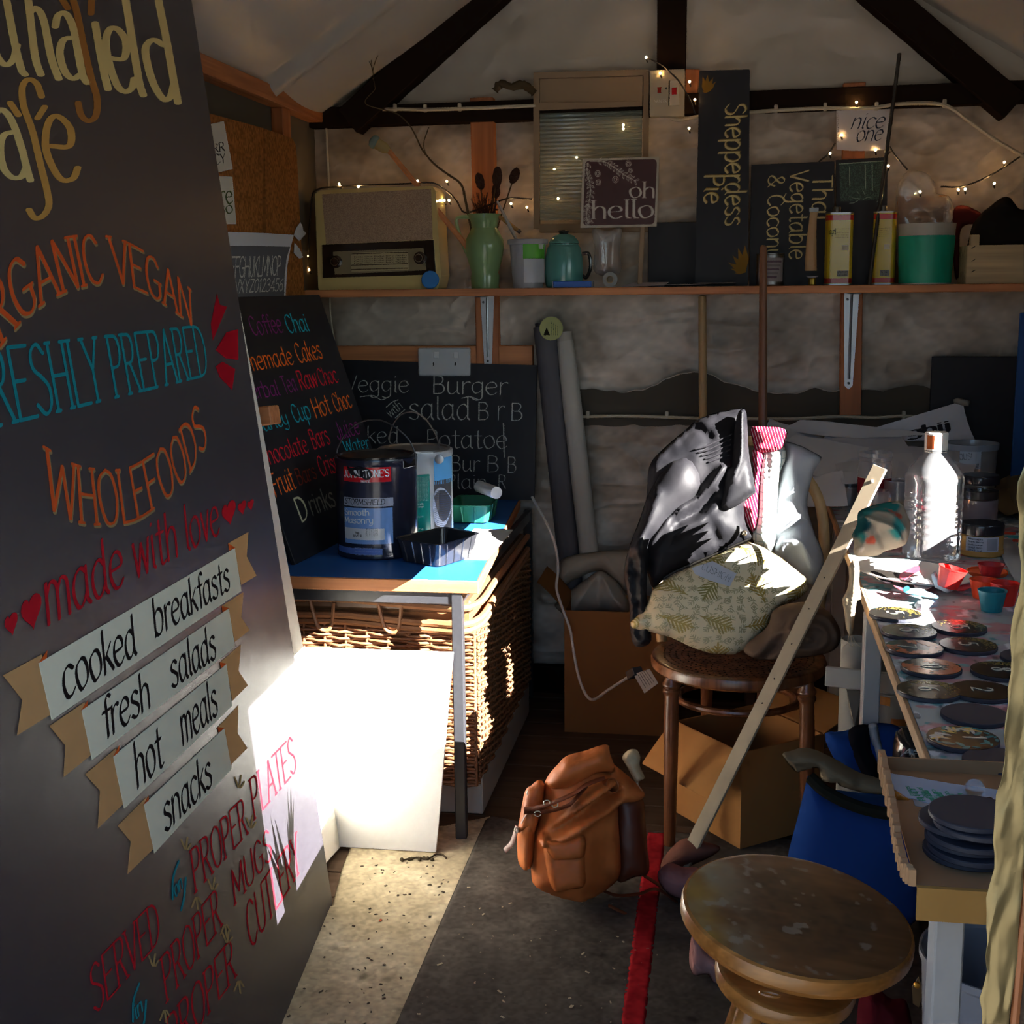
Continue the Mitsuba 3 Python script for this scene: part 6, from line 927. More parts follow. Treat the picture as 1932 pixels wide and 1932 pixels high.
mo = BPn.hit(*zb_(1005, 520)) + BPn.n * 0.080; md = unit(BPn.n * 0.75 + BPn.uy * 0.35 + BPn.ux * 0.55); MO = Plane(mo, np.cross([0, 0, 1.0], md), np.cross(md, np.cross([0, 0, 1.0], md))); part(bp, 'mouth', MO.put(lathe([(0.0165, -0.05), (0.0165, 0.010), (0.0150, 0.012), (0.0135, 0.010), (0.0135, -0.05), (0, -0.05)], 28)), 'leather', '#8f4d27')
def strap(t, pts, hgt, w, m='leather_dark', name='strap'): part(t, name, tube(spline([BPn.hit(*q) + BPn.n * hgt for q in zb_(*pts).reshape(-1, 2)], 6), w, 8, flat=0.28), m)
strap(bp, (250, 700, 330, 695, 420, 670, 560, 620, 700, 555, 790, 490, 880, 450, 960, 425), 0.100, 0.010); strap(bp, (250, 728, 380, 730, 500, 712, 640, 668, 720, 590, 800, 500), 0.098, 0.009); strap(bp, (182, 905, 160, 980, 130, 1060, 70, 1125), 0.05, 0.009); strap(bp, (300, 740, 250, 800, 220, 860), 0.07, 0.0035)
strap(bp, (1000, 1640, 1100, 1690, 1200, 1735, 1300, 1760), 0.03, 0.007); strap(bp, (950, 1570, 1100, 1620, 1300, 1600, 1450, 1560, 1640, 1680), -0.02, 0.007); strap(bp, (1120, 1380, 1300, 1450, 1480, 1560, 1620, 1640), -0.05, 0.008)
for x, y in ((370, 735), (450, 640), (520, 655), (175, 930), (285, 600)):
    c = BPn.hit(*zb_(x, y)) + BPn.n * (0.104 if x > 300 else 0.06); part(bp, 'buckle', tube([c + BPn.ux * 0.0065 * math.cos(t_) * (1.0 if x > 300 else 0.5) + BPn.uy * 0.0055 * math.sin(t_) for t_ in np.linspace(0, 2 * np.pi, 13)[:-1]], 0.0014, 6, closed=True), 'metal', '#8f877a')
solo('cream_rag', 'crumpled cream rag tucked in the mouth of the rucksack', 'rag', puff(on(BPn, 0.02), zb_(1130, 330, 1190, 265, 1260, 262, 1295, 330, 1290, 410, 1335, 520, 1275, 560, 1320, 650, 1250, 560, 1190, 450, 1160, 400), 0.02, 0.02, 0.02, 0.005, ridges=[(zb_(1170, 330, 1230, 300, 1270, 320), 0.008, 0.005), (zb_(1220, 400, 1260, 520), 0.008, 0.006)], rough=0.006, rfreq=40), 'cloth', '#b3a386', True)

# ---------------------------------------------------------------- the paint-stained workbench under the window
BZ = 0.70
be = thing('workbench', 'paint-stained grey-blue workbench with pale wooden edge along the right wall', 'workbench'); e0, e1 = atz(1565, 960, BZ), atz(1746, 1430, BZ)
ex = lambda y: e1[0] + (e0[0] - e1[0]) * (y - e1[1]) / (e0[1] - e1[1]); BY0, BY1 = 1.34, 4.03
part(be, 'bench_top', hull([(x, y, z) for z in (BZ - 0.022, BZ - 0.0012) for x, y in ((ex(BY0) + 0.007, BY0), (XR - 0.03, BY0), (XR - 0.03, BY1), (ex(BY1) + 0.007, BY1))]), 'satin', '#7e8c8b', smooth=False)
Y_, X_ = np.meshgrid(np.linspace(BY0, BY1, 640), np.linspace(0, 1, 150), indexing='ij'); x0_ = ex(Y_) + 0.0075; P = np.stack([x0_ + (XR - 0.031 - x0_) * X_ ** 1.5, Y_, np.full_like(X_, BZ)], -1); paint = sheet(P)
def bench_colours(p):
    q = p * [1, 1, 0]; f = lambda k, s, o=3: meshkit.fbm(q * np.asarray(k), o, s)[:, None]; st = lambda a, b, x: np.clip((x - a) / (b - a), 0, 1); far = st(1.95, 2.15, p[:, 1:2]); mx = lambda c, h, t: c + (C(h) - c) * t
    c = mx(np.tile(C('#8b9a9a'), (len(p), 1)), '#a2adab', f((9, 9, 0), 1)); c = mx(c, '#5f5f6c', st(0.52, 0.62, f((13, 9, 0), 7)) * 0.55 * far); c = mx(c, '#a84a5a', st(0.62, 0.66, f((10, 16, 0), 3)) * 0.6 * far); c = mx(c, '#9a8aa0', st(0.42, 0.30, f((10, 16, 0), 3)) * 0.5)
    c = mx(c, '#d5dadb', st(0.70, 0.74, f((46, 26, 0), 4, 2)) * 0.85); c = mx(c, '#2a858c', st(0.735, 0.76, f((34, 30, 0), 9, 2)) * 0.8); c = mx(c, '#2b2c32', st(0.74, 0.77, f((60, 22, 0), 12, 2)) * 0.7); return mx(c, '#b9676c', st(0.74, 0.77, f((20, 44, 0), 15, 2)) * 0.6)
part(be, 'paint_layer', paint, 'satin', bench_colours(np.asarray(paint.vertices)), True)
pmat('edge_wood', grain('#8a6a48', '#b8946a', 'y'), 0.6); part(be, 'edge_strip', beam((ex(BY0) + 0.0035, BY0, BZ - 0.011), (ex(BY1) + 0.0035, BY1, BZ - 0.011), 0.0065, 0.0222, c=0.001), 'edge_wood')
mat('grey_paint', '#a3a09c', 0.7)
def bleg(px0, px1, py, y, z0=0.0005, ww=None):
    a, b = aty(px0, py, y), aty(px1, py, y); part(be, 'leg', bx(a[0], b[0], y, y + 0.045, 0.0152, BZ - 0.0222), 'grey_paint')
bleg(1766, 1822, 1730, 1.345); bleg(1632, 1665, 1200, 2.52, 0.0005); part(be, 'leg', bx(XR - 0.09, XR - 0.05, 1.345, 1.39, 0.0005, BZ - 0.0222), 'grey_paint'); part(be, 'leg', bx(XR - 0.09, XR - 0.05, 3.9, 3.95, 0.0005, BZ - 0.0222), 'grey_paint'); part(be, 'leg', bx(0.33, 0.37, 3.9, 3.95, 0.0005, BZ - 0.0222), 'grey_paint')
a, b = aty(1560, 1286, 2.62), aty(1640, 1286, 2.62); solo('white_rail_board', 'short white board lying level under the workbench beside the chair', 'board', beam((a[0] + 0.0, 2.66, a[2]), (b[0] + 0.12, 2.62, a[2] - 0.004), 0.012, 0.042), 'matte', '#a8a196')
T1 = BZ + 0.0006
def on_bench(px, py): p = atz(px, py, T1); return p
zw = lambda *q: Z(1560, 800, 5.083, q)
# big clear bottle
p = on_bench(1762, 1062); p[1] += 0.045; YW = p[1]; bt = thing('clear_bottle', 'large clear plastic bottle with sunlit cap on the workbench', 'bottle'); hzb = lambda y: aty(1775, y, YW)[2] - T1; wb_ = lambda px: px / 2 * math.hypot(YW, 0.6) / FOC
def squircle(r, k, n=44): t_ = np.arange(n) / n * 2 * np.pi; e_ = 2 / k; return np.c_[np.sign(np.cos(t_)) * np.abs(np.cos(t_)) ** e_ * r, np.sign(np.sin(t_)) * np.abs(np.sin(t_)) ** e_ * r]
def loft(levels, c, rot=20): 
    P = []
    for z, r, k in levels: s = squircle(r, k); a_ = math.radians(rot); P.append(np.c_[c[0] + s[:, 0] * math.cos(a_) - s[:, 1] * math.sin(a_), c[1] + s[:, 0] * math.sin(a_) + s[:, 1] * math.cos(a_), np.full(len(s), c[2] + z)])
    m = sheet(np.array(P), True); return m
HB, RB = hzb(842), wb_(92); lv_ = [(0.0, 0.004, 2), (0.0, RB * 0.86, 3), (0.004, RB * 0.95, 3.4)]
for i in range(34): z = 0.012 + (HB * 0.68 - 0.012) * i / 33; lv_.append((z, RB * (0.97 + 0.016 * math.sin(i / 33 * 2 * math.pi * 9) * (0.2 < i / 33 < 0.85)), 3.6))
lv_ += [(HB * 0.72, RB * 1.0, 3.4), (HB * 0.76, RB * 0.98, 3.0), (HB * 0.82, RB * 0.84, 2.6), (HB * 0.9, RB * 0.58, 2.2), (HB * 0.955, RB * 0.40, 2), (HB * 0.96, RB * 0.44, 2), (HB * 0.97, RB * 0.44, 2), (HB * 0.975, RB * 0.36, 2), (HB, RB * 0.36, 2)]
part(bt, 'body', loft(lv_, p), 'clear_plastic', smooth=True); part(bt, 'water', loft([(0.0016, 0.003, 3)] + [(max(z, 0.0016) , r * 0.97, k) for z, r, k in lv_[1:] if z < HB * 0.76] + [(HB * 0.765, RB * 0.92, 3.0), (HB * 0.766, RB * 0.85, 3.0), (HB * 0.766, 0.003, 3)], p), 'water', smooth=True)
hc = aty(1787, 815, YW)[2] - T1; part(bt, 'cap', lathe([(0, HB - 0.012), (RB * 0.43, HB - 0.012), (RB * 0.44, HB - 0.008), (RB * 0.44, hc - 0.003), (RB * 0.40, hc), (0, hc)], 40, p), 'satin', '#d8cfc2')
part(bt, 'paint_stain', Cyl(p, RB * 0.44).patch(-0.022, -0.004, HB - 0.004, hc - 0.006, 0.0004), 'matte', '#8a4a2c', True)
# tubs, jars, tin
def jar(name, label, cat_, px, py, wpx, top_py, prof, m, color, n=40, dy=0.0):
    c = on_bench(px, py); c[1] += dy; w_ = wpx / 2 * math.hypot(c[1], 0.6) / FOC; h_ = aty(px, top_py, c[1])[2] - T1; t = thing(name, label, cat_); part(t, 'body', lathe([(r * w_, z * h_) for r, z in prof], n, c), m, color); return t, c, w_, h_
POT = [(0, 0), (0.92, 0), (0.95, 0.03), (1.0, 0.9), (1.03, 0.92), (1.03, 1.0), (0.97, 1.0), (0.93, 0.9), (0.90, 0.05), (0, 0.05)]
t, c, w_, h_ = jar('plastic_tub', 'big translucent plastic tub lettered OUS behind the bottle', 'tub', 1838, 955, 92, 835, POT, 'cling', None, dy=0.10); part(t, 'rim', lathe([(w_ * 1.0, h_ * 0.9), (w_ * 1.06, h_ * 0.9), (w_ * 1.06, h_ * 1.0), (w_ * 0.98, h_ * 1.0), (w_ * 0.98, h_ * 0.96)], 40, c), 'satin', '#8d98a6'); KL = Cyl(c, w_ * 1.0); cflat(t, KL, 'paper_label', zw(1280, 205, 1472, 430), '#b9c4d0', 0.001)
write(t, KL, 'OUS!', KL.pts(zw(1272, 345, 1395, 338)) - [0, c[2]], KL.px(*zw(1280, 285)) - [0, c[2]], '#3b4048', px=False, z=0.0018, w=6, r=0.4); write(t, KL, 'd 18', KL.pts(zw(1385, 420, 1460, 412)) - [0, c[2]], KL.px(*zw(1390, 385)) - [0, c[2]], '#3b4048', px=False, z=0.0018, w=7, r=0.4)
t, c, w_, h_ = jar('plastic_tub', 'small bluish plastic tub left of the bottle', 'tub', 1728, 940, 58, 872, POT, 'cling', None, dy=0.06); part(t, 'rim', lathe([(w_ * 1.0, h_ * 0.82), (w_ * 1.08, h_ * 0.84), (w_ * 1.08, h_ * 1.0), (w_ * 0.98, h_ * 1.0)], 40, c), 'satin', '#8fa2cc'); part(t, 'print_panel', Cyl(c, w_).patch(-0.02, 0.03, h_ * 0.2, h_ * 0.7, 0.001), 'matte', '#8d9cc0', True)
t, c, w_, h_ = jar('glass_jar', 'tall glass jar with red paper label holding a brush handle', 'jar', 1650, 975, 60, 853, [(0, 0), (0.9, 0), (1, 0.04), (1, 0.78), (0.93, 0.84), (0.93, 0.87), (1.0, 0.88), (1.0, 0.93), (0.96, 0.94), (0.96, 1.0)], 'clear_plastic', None, dy=0.03)
KJ = Cyl(c, w_ * 1.005); part(t, 'paper_label', KJ.patch(-w_ * 1.4, w_ * 1.5, h_ * 0.16, h_ * 0.62, 0.0004), 'paper', '#b3a7a0', True); part(t, 'label_band', KJ.patch(-w_ * 1.4, w_ * 1.5, h_ * 0.36, h_ * 0.61, 0.0009), 'paper', '#6a2228', True); part(t, 'white_paint', lathe([(0, 0.003), (w_ * 0.9, 0.003), (w_ * 0.96, h_ * 0.05), (w_ * 0.96, h_ * 0.3), (0, h_ * 0.3)], 30, c), 'matte', '#c9c5bd')
solo('slim_brush', 'slim dark brush handle standing in the tall glass jar', 'brush', tube([c + [0.012, 0, h_ * 0.32], aty(*zw(430, 440), c[1] - 0.02), aty(*zw(368, 310), c[1] - 0.005)], [0.003, 0.0035, 0.002], 8), 'satin', '#4b4650')
for k, (x, yb, w0, tp_, lab) in enumerate(((1655, 985, 46, 925, 'low glass jar of yellow paint behind the leaning batten'), (1698, 985, 56, 905, 'low glass jar of yellow paint beside the bluish tub'))):
    t, c, w_, h_ = jar('glass_jar', lab, 'jar', x, yb, w0, tp_, [(0, 0), (0.95, 0), (1, 0.05), (1, 0.7), (0.92, 0.8), (0.92, 1.0)], 'clear_plastic', None, dy=0.02 + 0.03 * k); part(t, 'paint', lathe([(0, 0.002), (w_ * 0.9, 0.002), (w_ * 0.96, h_ * 0.1), (w_ * 0.96, h_ * (0.5 - 0.1 * k)), (0, h_ * (0.5 - 0.1 * k))], 30, c), 'satin', ('#c0873a', '#d0a23a')[k])
t, c, w_, h_ = jar('metal_tin', 'shallow silver tin bowl at the left edge of the workbench', 'tin', 1603, 952, 60, 915, POT, 'metal', '#b9bcc0', dy=0.02)
t, c, w_, h_ = jar('ink_jar', 'tall jar of grey wash with a black lid right of the bottle', 'jar', 1853, 990, 66, 912, [(0, 0), (0.93, 0), (1, 0.03), (1, 0.85), (0.9, 0.97), (0.9, 1.0)], 'glass', None, dy=0.05)
part(t, 'lid', lathe([(0, h_), (w_ * 0.98, h_), (w_ * 1.0, h_ + 0.004), (w_ * 1.0, h_ + 0.018), (w_ * 0.94, h_ + 0.023), (0, h_ + 0.023)], 40, c), 'gloss', '#23252f'); part(t, 'dark_paint', lathe([(w_ * 0.5, h_ * 0.62), (w_ * 0.955, h_ * 0.62), (w_ * 0.955, h_ * 0.82), (w_ * 0.5, h_ * 0.82)], 32, c), 'satin', '#24242c'); part(t, 'grey_wash', lathe([(0, 0.003), (w_ * 0.955, 0.003), (w_ * 0.955, h_ * 0.6), (0, h_ * 0.6)], 32, c), 'satin', '#8a8490'); 
t, c, w_, h_ = jar('gold_paint_jar', 'round jar of gold paint with white label and black lid', 'jar', 1857, 1052, 76, 1005, [(0, 0), (0.95, 0), (1.02, 0.06), (1.02, 0.25), (0.98, 0.30), (0.98, 0.92), (0.9, 1.0)], 'satin', '#b48a48', dy=0.04)
part(t, 'lid', lathe([(0, h_ * 0.98), (w_ * 0.96, h_ * 0.98), (w_ * 1.0, h_), (w_ * 1.0, h_ + 0.020), (w_ * 0.95, h_ + 0.024), (0, h_ + 0.024)], 40, c), 'gloss', '#1d1f26'); KG = Cyl(c, w_ * 0.985); part(t, 'paper_label', KG.patch(-w_ * 0.75, w_ * 0.85, h_ * 0.28, h_ * 0.95, 0.0005), 'paper', '#b4bac6', True); part(t, 'label_print', KG.patch(w_ * 0.25, w_ * 0.75, h_ * 0.35, h_ * 0.88, 0.0010), 'paper', '#8c939f', True)
for k, s in enumerate(('Maimeri', 'Dark Wine', 'Colours', 'Gold 500', '250 ml')): write(t, KG, s, (-w_ * 0.62, h_ * (0.82 - 0.13 * k), w_ * (0.05 + 0.06 * (k == 1)), h_ * (0.82 - 0.13 * k)), (-w_ * 0.62, h_ * (0.89 - 0.13 * k)), '#3b4252', px=False, z=0.0014, w=10, r=0.7)
# painted rag, hanging rag
RAGC = ('#8f8675', ('#2a6f6b', 13, 0.50, 0.56, 1), ('#1b4247', 12, 0.57, 0.64, 2), ('#a9a294', 16, 0.58, 0.62, 5), ('#a8503c', 20, 0.64, 0.68, 3)); y_ = 2.62
rg = thing('painted_rag', 'teal and cream paint-soaked rag heaped left of the bottle', 'rag'); RG = Plane((0, y_ + 0.05, BZ), (1, 0, 0), (0, 0.35, 1))
rm = puff(RG, zw(300, 850, 380, 800, 500, 765, 640, 745, 720, 770, 775, 880, 800, 960, 770, 1130, 690, 1185, 560, 1220, 470, 1265, 270, 1260, 262, 1120, 235, 1080, 290, 960), 0.05, 0.03, 0.05, 0.0045, ridges=[(zw(320, 860, 450, 880, 600, 930, 760, 1080), 0.014, 0.008), (zw(350, 935, 450, 980, 600, 1040, 690, 1160), 0.018, 0.006), (zw(340, 960, 330, 1100, 290, 1250), 0.014, 0.008), (zw(480, 1080, 560, 1200), -0.014, 0.008)], rough=0.008, rfreq=16); part(rg, 'cloth', rm, 'cloth', mottle(rm, *RAGC), True)
hr = thing('hanging_rag', 'frayed pale rag strip hanging off the workbench edge', 'rag'); HRp = Plane((0, 2.50, BZ), (1, 0, 0), (0, -0.05, 1)); part(hr, 'cloth', puff(HRp, zw(205, 1370, 245, 1310, 300, 1290, 320, 1400, 310, 1500, 335, 1680, 290, 1700, 275, 1800, 250, 1990, 225, 2060, 185, 1960, 165, 1800, 145, 1680, 195, 1590, 215, 1480), 0.008, 0.006, 0.012, 0.005, ridges=[(zw(260, 1320, 250, 1600, 215, 1950), 0.006, 0.004)], rough=0.004, rfreq=40, smooth_outline=False), 'cloth', '#a8977c', True)
c_ = HRp.hit(*zw(222, 2050)); part(hr, 'frayed_thread', cat(*[tube(spline([c_ + [0.006 * a_, 0, 0.004], c_ + [0.012 * a_, b_ * 0.006, -0.010], c_ + [0.012 * a_ + 0.01 * b_, 0, -0.018]], 4), 0.0006, 4) for a_, b_ in rng.uniform(-1, 1, (9, 2))]), 'matte', '#b5a58c', True, stuff=True)
# palette plate with paint, cups
pc = on_bench(1722, 1096); pc[2] += 0.012; pa = thing('foam_palette', 'white foam plate used as a palette, streaked with red and black paint', 'palette'); PR = 0.118; PM = trimesh.transformations.rotation_matrix(math.radians(4), [0, 1, 0])
PLT = Plane(pc, PM[:3, :3] @ [1, 0, 0], [0, 1, 0.0]); part(pa, 'plate', PLT.put(lathe([(0, -0.003), (PR * 0.72, -0.003), (PR * 0.98, 0.006), (PR, 0.009), (PR * 0.975, 0.0095), (PR * 0.7, 0.001), (0, 0.001)], 56)), 'matte', '#e6e2db')
def blob(t, pl, q, color, z, d=0.0016, m='gloss', name='paint_smear'): g = poly(spline(pl.pts(q), 4, True)).buffer(0.0004); return part(t, name, pl.put(ext(g, d, z)), m, color, False)
blob(pa, PLT, zw(410, 1425, 480, 1430, 560, 1470, 630, 1520, 560, 1530, 470, 1480), '#2a2328', 0.0012); blob(pa, PLT, zw(640, 1440, 720, 1450, 820, 1500, 780, 1520, 690, 1490), '#2a2328', 0.0012); blob(pa, PLT, zw(690, 1470, 760, 1420, 840, 1380, 890, 1385, 870, 1430, 800, 1470, 740, 1510), '#c23b4c', 0.0024); blob(pa, PLT, zw(1230, 1590, 1330, 1545, 1400, 1560, 1300, 1610), '#c23b45', 0.0014)
blob(pa, PLT, zw(840, 1540, 960, 1500, 1010, 1560, 940, 1600, 860, 1590), '#c9b8b8', 0.0016); blob(pa, PLT, zw(740, 1600, 860, 1590, 1040, 1650, 1060, 1680, 900, 1660, 760, 1630), '#5fa3b8', 0.0013); blob(pa, PLT, zw(735, 1590, 775, 1570, 790, 1600, 745, 1625), '#1f5c78', 0.0022); blob(pa, PLT, zw(640, 1560, 740, 1590, 820, 1620, 720, 1610), '#b04a58', 0.0012)
solo('paint_skin', 'crumpled white dried paint skin on the bench below the palette', 'paint skin', puff(on(level(T1), 0.0), zw(835, 1740, 900, 1710, 1000, 1700, 1080, 1715, 1060, 1750, 960, 1770, 920, 1795, 860, 1775), 0.010, 0.0, 0.02, 0.004, rough=0.005, rfreq=60, smooth_outline=False), 'satin', '#b9c2cc', True)
def cup(label, px, py, wtop, h_py, color, base=T1, tilt=0, m='satin', group=None):
    c = atz(px, py, base); w_ = wtop / 2 * math.hypot(c[1], 0.6) / FOC; c[1] += w_ * 0.7; h_ = aty(px, h_py, c[1])[2] - base; t = thing('measuring_cup', label, 'cup', group)
    part(t, 'cup', mv(shell([(0, 0), (w_ * 0.70, 0), (w_ * 0.73, 0.002), (w_ * 0.98, h_ * 0.93), (w_ * 1.02, h_ * 0.94), (w_ * 1.03, h_)], 0.0012, 36), ry=tilt, t=c), m, color); return t, c
t, c = cup('teal plastic measuring cup, nearest on the workbench', 1874, 1157, 50, 1113, '#10727e'); part(t, 'paint_smear', Cyl(c, 0.0192).patch(-0.016, -0.008, 0.012, 0.030, 0.0), 'satin', '#9ab8bd', True)
cup('red plastic measuring cup behind the teal cup', 1898, 1145, 50, 1099, '#c4261c'); cup('orange plastic measuring cup left of the red one', 1858, 1132, 50, 1093, '#cc4a20')
lc = on_bench(1862, 1083); solo('orange_dish', 'round orange plastic dish lying under the darker red cup', 'dish', lathe([(0, 0), (0.040, 0), (0.042, 0.003), (0.042, 0.008), (0.039, 0.008), (0.038, 0.004), (0, 0.004)], 44, lc), 'satin', '#cc4f1c'); cup('dark red plastic measuring cup standing on the orange dish', 1872, 1090, 46, 1064, '#a31a20', base=T1 + 0.0082)
pc2 = PLT.hit(*zw(1130, 1600)); t, c = cup('red plastic measuring cup tilted on the palette', 1790, 1112, 50, 1070, '#cf2320', base=pc2[2] + 0.012, tilt=14)
solo('foam_offcut', 'torn white foam offcut under the tilted red cup', 'foam', puff(Plane(pc2 + [-0.012, -0.012, 0.004], (1, 0, 0.1), (0, 0.5, 0.9)), zw(1000, 1440, 1045, 1400, 1070, 1480, 1150, 1560, 1215, 1600, 1150, 1620, 1040, 1570, 1010, 1500), 0.008, 0.006, 0.012, 0.004, smooth_outline=False), 'matte', '#cfccd0', True)
c = on_bench(1930, 1165); tt = thing('red_tube', 'small pink-red paint tube at the edge of the frame on the workbench', 'paint tube'); part(tt, 'tube', lathe([(0, 0), (0.009, 0), (0.011, 0.01), (0.011, 0.045), (0.008, 0.052), (0, 0.052)], 24, c), 'satin', '#c43c40'); part(tt, 'band', lathe([(0.0105, 0.028), (0.0113, 0.028), (0.0113, 0.038), (0.0105, 0.038)], 24, c), 'satin', '#d9b9b6')
# painted slate coasters
mat('slate', '#2b2d39', 0.6); CRD = 0.0475
ziz = lambda *q: Z(1560, 1080, 4.83, q); CGR = 'painted round coasters on the workbench'
def coaster(px, py, label, digits='', paint=None, gloss_=True, seed=0, dz=0.0, off=(0, 0), h=0.030):
    c = atz(px, py, T1 + 0.0065); c[2] = T1 + dz; t = thing('slate_coaster', label, 'coaster', None); part(t, 'disc', lathe([(0, 0), (CRD - 0.001, 0), (CRD, 0.001), (CRD, 0.0055), (CRD - 0.001, 0.0065), (0, 0.0065)], 56, c), 'slate')
    pl = Plane(c + [0, 0, 0.0066], (0, -1, 0), (1, 0, 0)); r = np.random.default_rng(seed)
    if gloss_: part(t, 'varnish', pl.put(ext(sg.Point(0, 0).buffer(CRD * 0.985, 24), 0.0005, 0)), 'gloss', '#131313' if paint != 'art' else '#22201f', False); pl = on(pl, 0.0006)
    col = {'gold': '#7a6a35', 'orange': '#b5623a', 'art': '#1f7b80'}.get(paint)
    if col:
        g = []
        for k in range(150 if paint != 'art' else 26):
            a_, q = r.uniform(0, 2 * np.pi), CRD * r.uniform(0.55, 0.97); a_ = a_ if paint != 'gold' else r.normal(2.5, 0.7); x, y = q * math.cos(a_), q * math.sin(a_); s = 0.0012 if paint == 'gold' else r.uniform(0.002, 0.006)
            g.append(sa.rotate(sa.scale(sg.Point(x, y).buffer(s, 3), 1.8, 0.7), r.uniform(0, 180)) if abs(a_) < 9 and not (paint == 'orange' and -0.9 < a_ - 4.2 < 0.3) else sg.Point(9, 9))
        part(t, 'paint_flecks', pl.put(ext(unary_union(g).intersection(sg.Point(0, 0).buffer(CRD * 0.96)), 0.0004, 0)), 'gloss', col, False)
        if paint == 'art':
            for j, (cl, n_) in enumerate((('#b9a55a', 9), ('#aeb6b4', 12))): part(t, 'paint_flecks', pl.put(ext(unary_union([sa.rotate(sa.scale(sg.Point(CRD * q * math.cos(a_), CRD * q * math.sin(a_)).buffer(0.005, 4), 2.2, 0.5), 60 * k) for k, (q, a_) in enumerate(zip(r.uniform(0.5, 0.8, n_), r.uniform(2.0, 5.0, n_)))]).intersection(sg.Point(0, 0).buffer(CRD * 0.96)), 0.0004, 0.0004)), 'gloss', cl, False)
    if digits:
        g, L = txt(digits, w=9, r=0.4, ang=30); wd = h * 0.011 * L / 0.72; x0 = -wd / 2 + off[0]; y0 = -h / 2 + off[1]; part(t, 'numeral', pl.put(ext(along(g, L, (x0, y0, x0 + wd, y0), h).simplify(0.00015), 0.0006, 0.0005)), 'gloss', '#cfcbb8', False)
    return t
coaster(1689, 1157, 'gold-flecked coaster numbered 5 nearest the palette', '5', 'gold', seed=1); coaster(1715, 1190, 'gold-flecked coaster numbered 5, second of the left row', '5', 'gold', seed=2); coaster(1725, 1221, 'coaster numbered 7 with copper-orange painted rim', '7', 'orange', seed=3, off=(0, -0.012)); coaster(1757, 1258, 'shiny coaster with copper-orange flecks, fourth of the left row', '0', 'orange', seed=4)
coaster(1753, 1301, 'shiny coaster numbered 6 nearest the bench edge', '6', 'gold', seed=5); coaster(1810, 1182, 'coaster painted with two numerals 3 and 5', '35', 'gold', seed=6); coaster(1827, 1216, 'coaster numbered 5 with bare slate edge, right row', '5', 'gold', seed=7); coaster(1890, 1264, 'coaster numbered 8 at the right of the bench', '8', 'gold', seed=8)
coaster(1853, 1302, 'coaster numbered 2 beside the plain slate one', '2', None, seed=9); coaster(1840, 1346, 'plain dark slate coaster without paint, in front of the numbered ones', '', None, False); coaster(1817, 1392, 'coaster painted all over in teal, cream and grey', '1', 'art', seed=10, off=(0, 0.015)); coaster(1888, 1434, 'plain slate coaster just behind the cardboard tray', '', None, False); coaster(1945, 1238, 'plain slate coaster at the right edge of the frame', '', None, False)
# papers and poster at the back of the bench
PZ = [((1436, 830, 3.80), (1500, 850, 3.78), (1560, 830, 3.97), (1452, 790, 3.98)), ((1440, 880, 3.66), (1580, 905, 3.62), (1640, 845, 3.84), (1500, 820, 3.90)), ((1520, 880, 3.70), (1740, 885, 3.70), (1700, 822, 3.97), (1560, 818, 3.97)), ((1590, 915, 3.55), (1740, 905, 3.60), (1720, 855, 3.80), (1570, 862, 3.78)), ((1470, 815, 3.94), (1620, 828, 3.92), (1770, 820, 3.97), (1510, 792, 3.99)), ((1690, 905, 3.58), (1830, 915, 3.55), (1850, 850, 3.86), (1700, 845, 3.86)), ((1480, 985, 3.50), (1600, 955, 3.48), (1590, 890, 3.62), (1500, 905, 3.66))]
solo('back_desk', 'plain desk board behind the chair, buried in loose papers', 'desk', cat(bx(0.07, 0.285, 3.80, 4.03, BZ - 0.022, BZ), bx(0.08, 0.11, 3.82, 3.85, 0.001, BZ - 0.0222), bx(0.08, 0.11, 3.97, 4.01, 0.001, BZ - 0.0222)), 'shelf_top')
solo('paper_heap', 'heap of crumpled papers filling the desk along the back wall', 'papers', puff(Plane((0, 3.80, BZ + 0.001), (1, 0, 0), (0, 0.8, 0.6)), (0.09, 0.0, 0.55, 0.0, 0.62, 0.05, 0.62, 0.20, 0.40, 0.21, 0.2, 0.2, 0.10, 0.14), 0.02, 0.06, 0.08, 0.012, rough=0.012, rfreq=14, px=False), 'paper', '#b9bbc2', True)
for k, q in enumerate(PZ):
    cs = [aty(*v) for v in q]
    for v in cs: v[2] = max(v[2], BZ + 0.004 + 0.003 * k)
    loose_paper('loose_paper', ('white paper furthest left on the heap behind the chair', 'white paper overhanging the desk behind the chair back', 'long white paper in the middle of the paper heap', 'white paper nearest the glass jars', 'upper white paper at the back of the heap', 'creased paper under the plastic tubs', 'white paper hanging below the chair hoop')[k], cs, 0, ('#d3d5da', '#dcdde0', '#c9ccd4')[k % 3], 0.012, seed=20 + k)
pg = thing('lettered_poster', 'white poster lettered ghij propped at the back of the workbench', 'poster'); PGp = Plane((0, 3.98, BZ), (1, 0, 0), (0, 0.12, 1)); zx = lambda *q: Z(1460, 540, 3.578, q)
part(pg, 'sheet', sheet(np.array([[PGp.hit(*(zx(x0 + (x1 - x0) * u, y0 + (y1 - y0) * u))) + PGp.n * (0.01 * math.sin(3 * u + v)) for u in np.linspace(0, 1, 12)] for v, (x0, y0, x1, y1) in zip(np.linspace(0, 1, 5), ((640, 968, 1272, 775), (660, 985, 1290, 850), (700, 1005, 1310, 920), (760, 1025, 1335, 985), (820, 1045, 1360, 1035)))]), thick=0.0005), 'paper', '#d5d5da', True)
